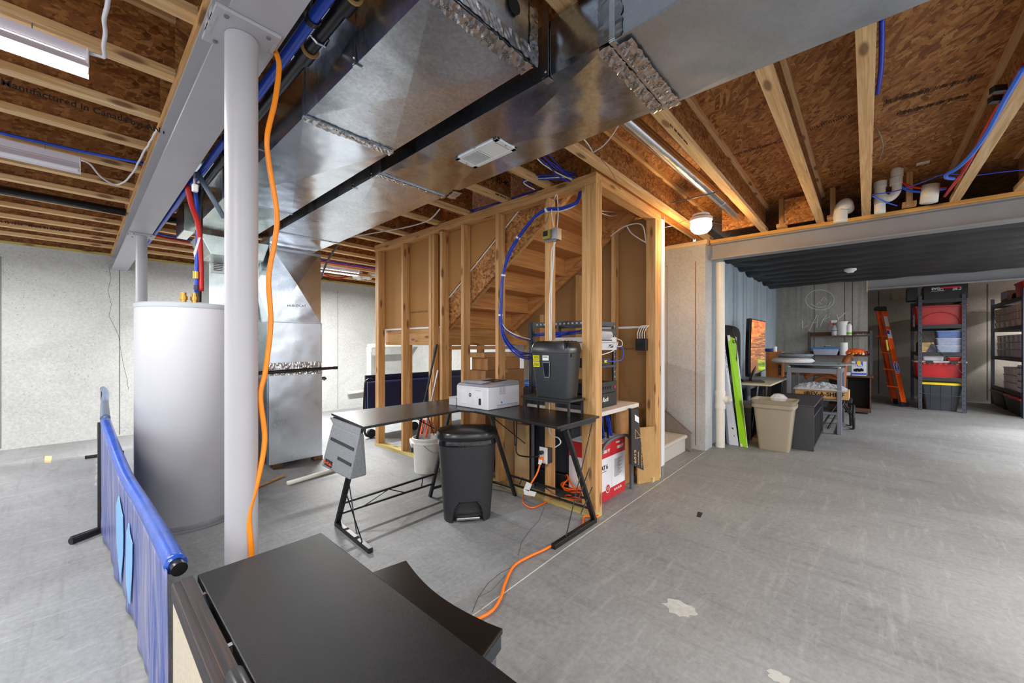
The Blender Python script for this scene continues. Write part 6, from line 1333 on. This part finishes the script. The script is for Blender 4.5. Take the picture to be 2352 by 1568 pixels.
y_ = gx(1917,770,xi).y; r = item('spray_bottle', 'clear spray bottle with red and white trigger on the top hutch shelf', 'bottle', (xi,y_,zt1))
MB().lathe([(.048,0),(.05,.02),(.05,.12),(.03,.17),(.02,.20),(.018,.22)], (xi,y_,zt1), 20).build('bottle', plain(190,196,204,.2,var=.03), r, smooth=True)
MB().lathe([(.026,.20),(.028,.235)], (xi,y_,zt1), 12).build('collar', RED, r); MB().obox((xi,y_+.01,zt1+.275),(.04,.10,.05)).build('spray_head', WHT, r, .012); MB().bar((xi,y_+.06,zt1+.29),(xi,y_+.085,zt1+.20),.02,.02).build('trigger', RED, r, .004); MB().lathe([(.0505,.09),(.0505,.10)], (xi,y_,zt1), 20).build('label_band', INK, r)
y_ = gx(1936,770,xi).y; r = item('paper_roll', 'tall white paper towel roll on the top hutch shelf', 'roll', (xi,y_,zt1)); MB().lathe([(.02,.272),(.02,.27),(.078,.27),(.08,.268),(.08,.002),(.078,0),(.02,0)], (xi,y_,zt1), 32).build('roll', plain(232,232,230,.9,var=.02), r, smooth=True)
y_ = gx(1950,770,xi-.02).y; r = item('spray_can', 'white bottle with green label right of the tall paper roll', 'bottle', (xi-.03,y_,zt1)); MB().lathe([(.04,0),(.043,.01),(.043,.18),(.025,.22),(.018,.225)], (xi-.03,y_,zt1), 20).build('bottle', WHT, r, smooth=True); MB().obox((xi-.03,y_+.01,zt1+.235),(.03,.06,.02)).build('pump', DKG, r, .004); MB().lathe([(.0435,.02),(.0435,.06)], (xi-.03,y_,zt1), 20).build('label_band', plain(110,180,60,.5), r)
o = MB().grid(lambda u, v: V((xi-.06+.12*u, gx(1960,770,xi).y-.24*v, zt1+.003+.035*math.sin(u*3.14)*(.5+.5*math.sin(v*19)*math.cos(u*9))*math.sin(v*3.14)**.3)), 10, 20).build('plastic_bag', clear('bag_dark', (.5,.52,.6,1), .15, .75), solid=.002); tag(o, 'thin shiny plastic bag lying at the right of the top hutch shelf', 'bag')
zt2 = 1.061; ya = gx(1866,818,xi).y; yb = gx(1927,818,xi).y
r = item('storage_box', 'clear plastic box with a bright blue lid on the lower hutch shelf', 'box', (xi,(ya+yb)/2,zt2))
loft([rrect(xi-.07,xi+.06,yb+.03,ya-.03,.02,zt2+.001), rrect(xi-.08,xi+.07,yb,ya,.02,zt2+.115)], 'box_body', plain(160,168,190,.25,var=.06,sc=20), r); B('lid', (xi-.085,xi+.075,yb-.015,ya+.015,zt2+.116,zt2+.145), plain(20,120,196,.35), r, .008)
o = MB().tube(spline([(xi,(ya+yb)/2-.10,zt2+.15),(xi,(ya+yb)/2-.06,zt2+.19),(xi-.02,(ya+yb)/2,zt2+.18),(xi,(ya+yb)/2+.02,zt2+.155)],5), .01, 8).build('wire_ring', CHROME, smooth='all'); tag(o, 'small shiny ring lying on the blue lid', 'ring')
y_ = gx(1938,818,xi-.03).y; o = MB().lathe([(.062,0),(.06,.24),(.02,.245)], (xi-.03,y_,zt2+.001), 28).build('paper_roll', plain(226,226,228,.9,var=.02), smooth=True); tag(o, 'white paper roll standing right of the blue lidded box', 'roll')
r = item('folded_cloth', 'orange white and red striped cloth heaped on the lower hutch shelf', 'cloth', (xi-.03,gx(1970,815,xi).y,zt2)); ya = gx(1950,815,xi).y; yb = gx(1993,815,xi).y
for k in range(11):
    y0_ = ya+(yb-ya)*k/11; MB().bar((xi-.10,y0_+.02,zt2+.03+.01*(k%3)),(xi+.02,y0_-.03,zt2+.06),.04,.05).build('stripe', plain(*((232,90,20),(236,232,226),(150,30,30),(240,180,40))[k%4],.8), r, .012)
MB().lathe([(.02,.13),(.10,.11),(.15,.06),(.12,.05)], (xi+.01,(ya+yb)/2+.05,zt2), 12, sy=1.2).build('orange_heap', plain(236,96,20,.8), r, smooth='all')
za = .6905; a = gx(1956,868,9.62); b = gx(1990,830,9.62)
r = item('litter_carton', 'white and blue carton with a black and white cat picture on the hutch desk', 'box', (9.68,(a.y+b.y)/2,za)); B('box_body', (9.62,9.80,b.y,a.y,za,b.z), plain(216,220,230,.5,var=.03), r, .003)
hh = b.z-za; wd = a.y-b.y; B('blue_base', (9.618,9.6198,b.y,a.y,za+.02,za+.05), plain(40,90,210,.5), r); B('blue_panel', (9.618,9.6198,b.y+wd*.24,a.y-wd*.27,za+hh*.63,b.z-.002), plain(20,90,220,.5), r)
text('ULTRA', .052, (9.617,b.y+wd*.5,za+hh*.70), (0,-1,0), (0,0,1), WHT, r, off=.001, bold=.002); MB().lathe([(.05,0),(.05,.001)], (9.617,b.y+wd*.5,za+hh*.87), 24, 'x', sx=.6 ).build('yellow_emblem', plain(240,200,20,.5), r)
m = MB()
for k in range(7): m.obox((9.6165, b.y+wd*(.25+.09*k), za+hh*(.40+.03*math.sin(k*2))), (.002,.028,.045+.01*(k%2)), 0)
m.build('cat_print', INK, r)
a = gx(1944,866,9.62); b = gx(1956,858,9.62); o = MB().box(9.62,9.78,b.y+.015,a.y,za,za+.06).build('small_carton', plain(220,222,226,.6)); tag(o, 'small white carton left of the cat picture carton', 'box')
# ================================================================ LADDER
LD_ = root('step_ladder', 'orange folded step ladder leaning on the alcove wall', 'ladder', gz(2065,928,0))
ORL = plain(244,92,24,.45,var=.04)
def railp(pb0, pb1, pt0, pt1, wb, wt, name, mat=ORL, d=.05):
    b0, b1, t0, t1 = pw(*pb0, wb), pw(*pb1, wb), pw(*pt0, wt), pw(*pt1, wt); return MB().hexa([b0,b1,t1,t0], [p+V((d,.01,0)) for p in (b0,b1,t1,t0)]).build(name, mat, LD_, .003)
railp((2072,930),(2084,933),(2025,714),(2037,714),8.0,8.5,'front_rail'); railp((2053,921),(2061,922),(2012,712),(2022,712),8.35,8.6,'front_rail')
railp((2047,920),(2051,921),(2018,760),(2021,760),8.6,8.7,'rear_rail'); railp((2063,922),(2068,924),(2040,845),(2043,845),8.45,8.6,'rear_rail')
for (p, q_, t, s) in (((2071,935),(2087,937),(2086,925),(2070,923)), ((2053,927),(2064,928),(2062,916),(2052,915))):
    w_ = 7.98 if p[0] > 2060 else 8.33; P = [pw(*k, w_) for k in (p,q_,t,s)]; MB().hexa(P, [k+V((.06,.01,0)) for k in P]).build('foot', BLK, LD_, .004)
P = [pw(2010,712,8.45), pw(2038,714,8.45), pw(2036,703,8.45), pw(2011,704,8.45)]; MB().hexa(P, [k+V((.22,.02,0)) for k in P]).build('top_cap', BLK, LD_, .008)
def onrail(u, v): 
    b0, b1, t0, t1 = pw(2072,930,8.0), pw(2084,933,8.0), pw(2025,714,8.5), pw(2037,714,8.5); return b0.lerp(b1,u).lerp(t0.lerp(t1,u),v)+V((-.004,-.003,0))
for (u0,u1,v0,v1,mt,nm_) in ((.12,.85,.83,.94,plain(206,200,196,.5),'label'),(.12,.9,.70,.79,plain(226,226,232,.5),'label'),(.12,.6,.745,.785,plain(30,70,200,.4),'label')):
    MB().ext([onrail(u0,v0),onrail(u1,v0),onrail(u1,v1),onrail(u0,v1)], (-.002-.001*(mt.name.startswith('paint_30')),0,0)).build(nm_, mt, LD_)
dr_ = (onrail(.5,.5)-onrail(.5,.2)).normalized(); rr_ = (onrail(1,.4)-onrail(0,.4)).normalized(); c_ = onrail(.5,.39)
MB().ext([c_+rr_*(.055*math.cos(a))+dr_*(.13*math.sin(a)) for a in [k*6.2832/20 for k in range(20)]], (-.003,0,0)).build('oval_badge', WHT, LD_)
MB().ext([c_+V((-.003,0,0))+rr_*(.045*math.cos(a))+dr_*(.115*math.sin(a)) for a in [k*6.2832/20 for k in range(20)]], (-.002,0,0)).build('oval_badge_inner', plain(20,60,190,.4), LD_)
text('WERNER', .05, c_+V((-.006,0,0)), -dr_, rr_, WHT, LD_, off=.002, bold=.001)
MB().bar(pw(2036,780,8.3), pw(2040,805,8.3), .03, .02).build('yellow_label', plain(230,210,70,.5), LD_)
for v in (.18,.36,.54,.72): a = onrail(.0,v); MB().bar(a+V((.03,.0,0)), a+V((.12,.16,.01)), .05, .02).build('step', ORL, LD_, .002)
# ================================================================ STORAGE RACKS
SBM = plain(56,62,76,.4,var=.05); SBD = plain(34,36,42,.45)
def rack(name_lab, x0, x1, ya, yb, H, levels, lab):
    r = root('storage_rack', lab, 'rack', ((x0+x1)/2,(ya+yb)/2,0))
    for x in (x0, x1):
        for y, s in ((ya,-1),(yb,1)):
            m = MB().box(x,x+.004,y,y+s*.055,.001,H).box(x,x+.055*(1 if x==x0 else -1),y,y+s*.004,.001,H).second()
            if x == x0:
                for k in range(int(H/.085)): m.box(x-.0014,x-.0004,y+s*.022,y+s*.036,.05+k*.085,.072+k*.085)
            m.build('post', [SBM, plain(20,20,24,.6)], r)
    for z in levels:
        for y, s in ((ya,-1),(yb,1)): B('shelf_beam', (x0+.005,x1-.005,y+s*.005,y+s*.02,z-.07,z), SBD, r)
        B('end_beam', (x0+.005,x0+.02,min(ya,yb)+.02,max(ya,yb)-.02,z-.07,z), SBD, r); B('end_beam', (x1-.02,x1-.005,min(ya,yb)+.02,max(ya,yb)-.02,z-.07,z), SBD, r)
        B('shelf_board', (x0+.02,x1-.02,min(ya,yb)+.02,max(ya,yb)-.02,z-.012,z), plain(176,170,160,.8), r)
    return r
RX0, RX1, RYA, RYB = 10.95, 12.7, -.745, -1.365
RA = rack('a', RX0, RX1, RYA, RYB, 2.20, (.64,1.115,1.64,2.13), 'dark grey metal storage rack with red and black totes, right of the orange ladder')
MB().bar((RX0-.004,RYA-.03,1.50),(RX0-.004,RYB+.03,.70),.03,.006).build('end_brace', SBM, RA); MB().bar((RX0-.004,RYA-.03,1.98),(RX0-.004,RYB+.03,1.98),.02,.006).build('end_brace', SBM, RA); MB().bar((RX0-.004,RYA-.03,.33),(RX0-.004,RYB+.03,.30),.02,.006).build('end_brace', SBM, RA)
def tote(name, lab, b, mat, lidm, ribs=2, inset=.03, lidh=.035, cat='tote', group=None, lidname='lid'):
    x0,x1,y0,y1,z0,z1 = b; r = root(name, lab, cat, ((x0+x1)/2,(y0+y1)/2,z0), group)
    loft([rrect(x0+inset,x1-inset,y0+inset,y1-inset,.03,z0+.001), rrect(x0+.006,x1-.006,y0+.006,y1-.006,.03,z1-lidh)], 'tote_body', mat, r)
    loft([rrect(x0-.006,x1+.006,y0-.006,y1+.006,.03,z1-lidh+.001), rrect(x0-.006,x1+.006,y0-.006,y1+.006,.03,z1-.01), rrect(x0+.012,x1-.012,y0+.012,y1-.012,.03,z1)], lidname, lidm, r)
    for k in range(ribs):
        y = y0+(y1-y0)*(k+1)/(ribs+1); MB().hexa([(x0+inset-.006,y-.006,z0+.01),(x0+inset-.006,y+.006,z0+.01),(x0+inset+.004,y+.006,z0+.01),(x0+inset+.004,y-.006,z0+.01)],[(x0-.002,y-.006,z1-lidh-.01),(x0-.002,y+.006,z1-lidh-.01),(x0+.010,y+.006,z1-lidh-.01),(x0+.010,y-.006,z1-lidh-.01)]).build('rib', mat, r)
    return r
TR_ = plain(186,26,30,.35,var=.05); TD = plain(56,60,68,.4,var=.05); CLR = plain(160,170,196,.2,var=.15,sc=22)
r = tote('storage_tote', 'red lidded tote on the upper shelf of the left rack', (11.02,11.65,-1.38,-.70,1.642,2.02), TR_, TR_, 0)
MB().tube([(11.0,-1.04+.26*math.cos(a),1.66+.22*math.sin(a)) for a in [math.pi*k/16 for k in range(17)]], .006, 6).build('moulded_arch', plain(150,16,20,.4), r, smooth=True)
r = tote('storage_tote', 'red tote with clear flap lid on the second lowest shelf of the left rack', (11.02,11.65,-1.38,-.70,.642,.955), TR_, plain(214,206,208,.25,var=.05), 0)
for y in (-.90,-1.22): B('black_latch', (10.975,10.985,y-.05,y+.05,.90,.955), BLK, r, .004)
m = MB()
for k in range(9): m.box(10.978,10.99,-1.34+k*.07,-1.31+k*.07,.885,.915)
m.build('rim_teeth', TR_, r)
tote('storage_tote', 'black tote with a yellow lid on the floor under the left rack', (11.02,11.68,-1.335,-.79,.001,.545), TD, plain(240,214,16,.35), 3, inset=.07, lidh=.05)
tote('small_bin', 'clear bin with a pink red lid standing on the red flap lid tote', (11.0,11.3,-1.10,-.80,.957,1.06), plain(190,190,200,.2,var=.1), plain(214,70,80,.35), 0, inset=.015, lidh=.015, cat='bin')
tote('small_bin', 'small red bin with a clear lid at the right on the flap lid tote', (11.0,11.3,-1.33,-1.13,.957,1.04), TR_, plain(220,210,210,.25), 0, inset=.02, lidh=.015, cat='bin')
for k, (z, lab) in enumerate(((1.117,'bottom clear bin of the stack of three on the middle shelf of the left rack'),(1.255,'middle clear bin of the stack of three on the middle shelf of the left rack'),(1.393,'top blue tinted bin of the stack of three on the left rack middle shelf'))):
    tote('clear_bin', lab, (10.99,11.4,-1.355,-.985,z,z+.137), CLR if k < 2 else plain(96,120,176,.25,var=.1), plain(206,214,226,.3) if k < 2 else plain(150,170,206,.3), 0, inset=.02, lidh=.018, cat='bin')
r = root('board_stack', 'stack of tan wooden boards on the middle shelf of the left rack', 'boards', (11.1,-.87,1.117))
for k in range(7): B('board', (11.0,11.3,-.96,-.775,1.118+k*.027,1.142+k*.027), plain(206,176,120,.7,var=.1), r, .002)
o = MB().ext([(10.99,-.86,1.117),(10.99,-1.0,1.117),(10.99,-.97,1.27),(10.99,-.93,1.28)], (.2,0,0)).build('grey_wedge', plain(70,76,88,.6)); tag(o, 'dark grey bag slumped beside the tan boards', 'bag')
for k, (y, h, lab) in enumerate(((-.79,.20,'dark jar left behind the rack post above the tan boards'),(-.86,.12,'small pale tub behind the tan boards'))):
    o = MB().lathe([(.04,0),(.042,h*.8),(.03,h)], (11.42,y,1.117), 16).build('jar', plain(60,60,66,.4) if k == 0 else plain(170,170,170,.5), smooth=True); tag(o, lab, 'jar')
r = root('hardware_carton', 'black carton with white and red lettering on top of the left rack', 'box', (11.2,-1.15,2.131)); a = gx(2122,675,10.98); b = gx(2225,656,10.98)
B('box_body', (11.012,11.5,b.y,a.y,2.1305,2.40), plain(20,20,22,.4), r, .004); cy = (a.y+b.y)/2
text('EVGA', .06, (11.011,a.y-.18,2.33), (0,-1,0), (0,0,1), WHT, r, off=.001, bold=.002); B('red_stripe', (11.008,11.0115,cy-.20,cy+.06,2.325,2.355), plain(210,30,50,.4), r); text('SR-2', .06, (11.008,cy-.14,2.30), (0,-1,0), (0,0,1), WHT, r, off=.003, bold=.001, ital=.3)
B('small_text', (11.010,11.0115,cy+.02,a.y-.10,2.285,2.292), WHT, r)
o = MB().box(11.0,11.4,-.745,-.60+.0,2.1305,2.38).build('black_case', plain(18,18,20,.5)); tag(o, 'black case left of the lettered carton on top of the left rack', 'case')
o = MB().box(11.72,12.2,-1.30,-.80,1.642,1.95).build('dark_carton', plain(40,38,36,.6)); tag(o, 'dark box deep on the upper shelf of the left rack', 'box')
o = MB().box(11.75,12.3,-1.30,-.80,.642,.93).build('dark_carton', plain(46,50,66,.6)); tag(o, 'dark blue box deep on the second lowest shelf of the left rack', 'box')
r = root('hanging_tools', 'white pegboard card with small items on the left side of the left rack', 'card', (11.3,-.70,1.6)); B('card', (11.2,11.4,-.715,-.70,1.62,1.85), plain(210,208,204,.6), r)
for k in range(3): B('hook_item', (11.22,11.38,-.70,-.69,1.64+k*.07,1.68+k*.07), plain(120,70,50,.5), r)
# right rack
QX0, QX1, QYA, QYB = 10.80, 13.1, -1.975, -2.60
RBk = rack('b', QX0, QX1, QYA, QYB, 2.23, (.42,1.03,1.60,2.10), 'dark grey metal storage rack at the right edge, full of clear bins')
# move end beams into view: bins along the long side
BW = plain(196,192,186,.25,var=.12,sc=16); BWL = plain(214,210,204,.4)
n_ = 0
def row(zs, z0, h, x0, n, w, lab, grp, mat=BW):
    for lvl in range(zs):
        for k in range(n):
            x = x0+k*(w+.02); z = z0+lvl*(h+.004)
            tote('clear_bin', lab, (x,x+w,-2.45,-2.0,z,z+h), mat, BWL, 0, inset=.012, lidh=.014, cat='bin', group=grp)
row(3, 1.602, .125, 10.88, 5, .40, 'clear plastic bin in the upper rows of the right rack', 'clear bins on the upper shelf of the right rack', plain(206,186,168,.25,var=.15,sc=16))
row(3, 1.032, .135, 10.88, 6, .30, 'pale clear bin in the rows of the middle shelf of the right rack', 'clear bins on the middle shelf of the right rack', plain(168,166,172,.25,var=.12,sc=16))
row(3, .422, .135, 11.25, 4, .24, 'white small bin stacked on the lower shelf of the right rack', 'white bins on the lower shelf of the right rack', plain(206,206,210,.35))
r = root('drawer_tower', 'white drawer tower with purple labels on the lower shelf of the right rack', 'drawers', (11.0,-2.2,.422)); B('tower_body', (10.86,11.2,-2.40,-1.995,.422,.90), plain(206,204,214,.5), r, .004)
for k in range(4):
    d_ = B('drawer', (10.87,11.19,-1.994,-1.988,.435+k*.115,.54+k*.115), plain(216,214,222,.5), r, .001); B('label_strip', (10.90,11.16,-1.9875,-1.986,.50+k*.115,.52+k*.115), plain(90,90,150,.5), d_)
tote('storage_tote', 'long black tote with a red lid on the floor under the right rack', (10.90,11.95,-2.5,-1.95,.001,.33), plain(34,36,42,.4), TR_, 3, inset=.05, lidh=.04)
tote('storage_tote', 'farther black tote with a dark red lid under the right rack', (12.0,13.0,-2.5,-1.95,.001,.33), plain(34,36,42,.4), plain(110,20,22,.4), 3, inset=.05, lidh=.04)
tote('storage_tote', 'bright red tote on top of the right rack', (10.86,11.35,-2.45,-1.98,2.102,2.36), TR_, TR_, 2, inset=.02)
r = root('photo_box', 'small brown and white box with a blue picture on top of the right rack', 'box', (12.1,-2.1,2.102)); B('box_body', (11.9,12.4,-2.3,-2.0,2.102,2.30), plain(110,84,64,.6), r, .003); B('picture', (11.92,12.38,-1.999,-1.996,2.15,2.29), plain(170,186,224,.5), r)
o = MB().lathe([(.10,0),(.12,.03),(.11,.10),(.05,.14)], (11.62,-2.12,2.102), 18).build('black_bag', plain(20,20,22,.7), smooth=True); tag(o, 'small black bag between the red tote and the photo box on the right rack', 'bag')
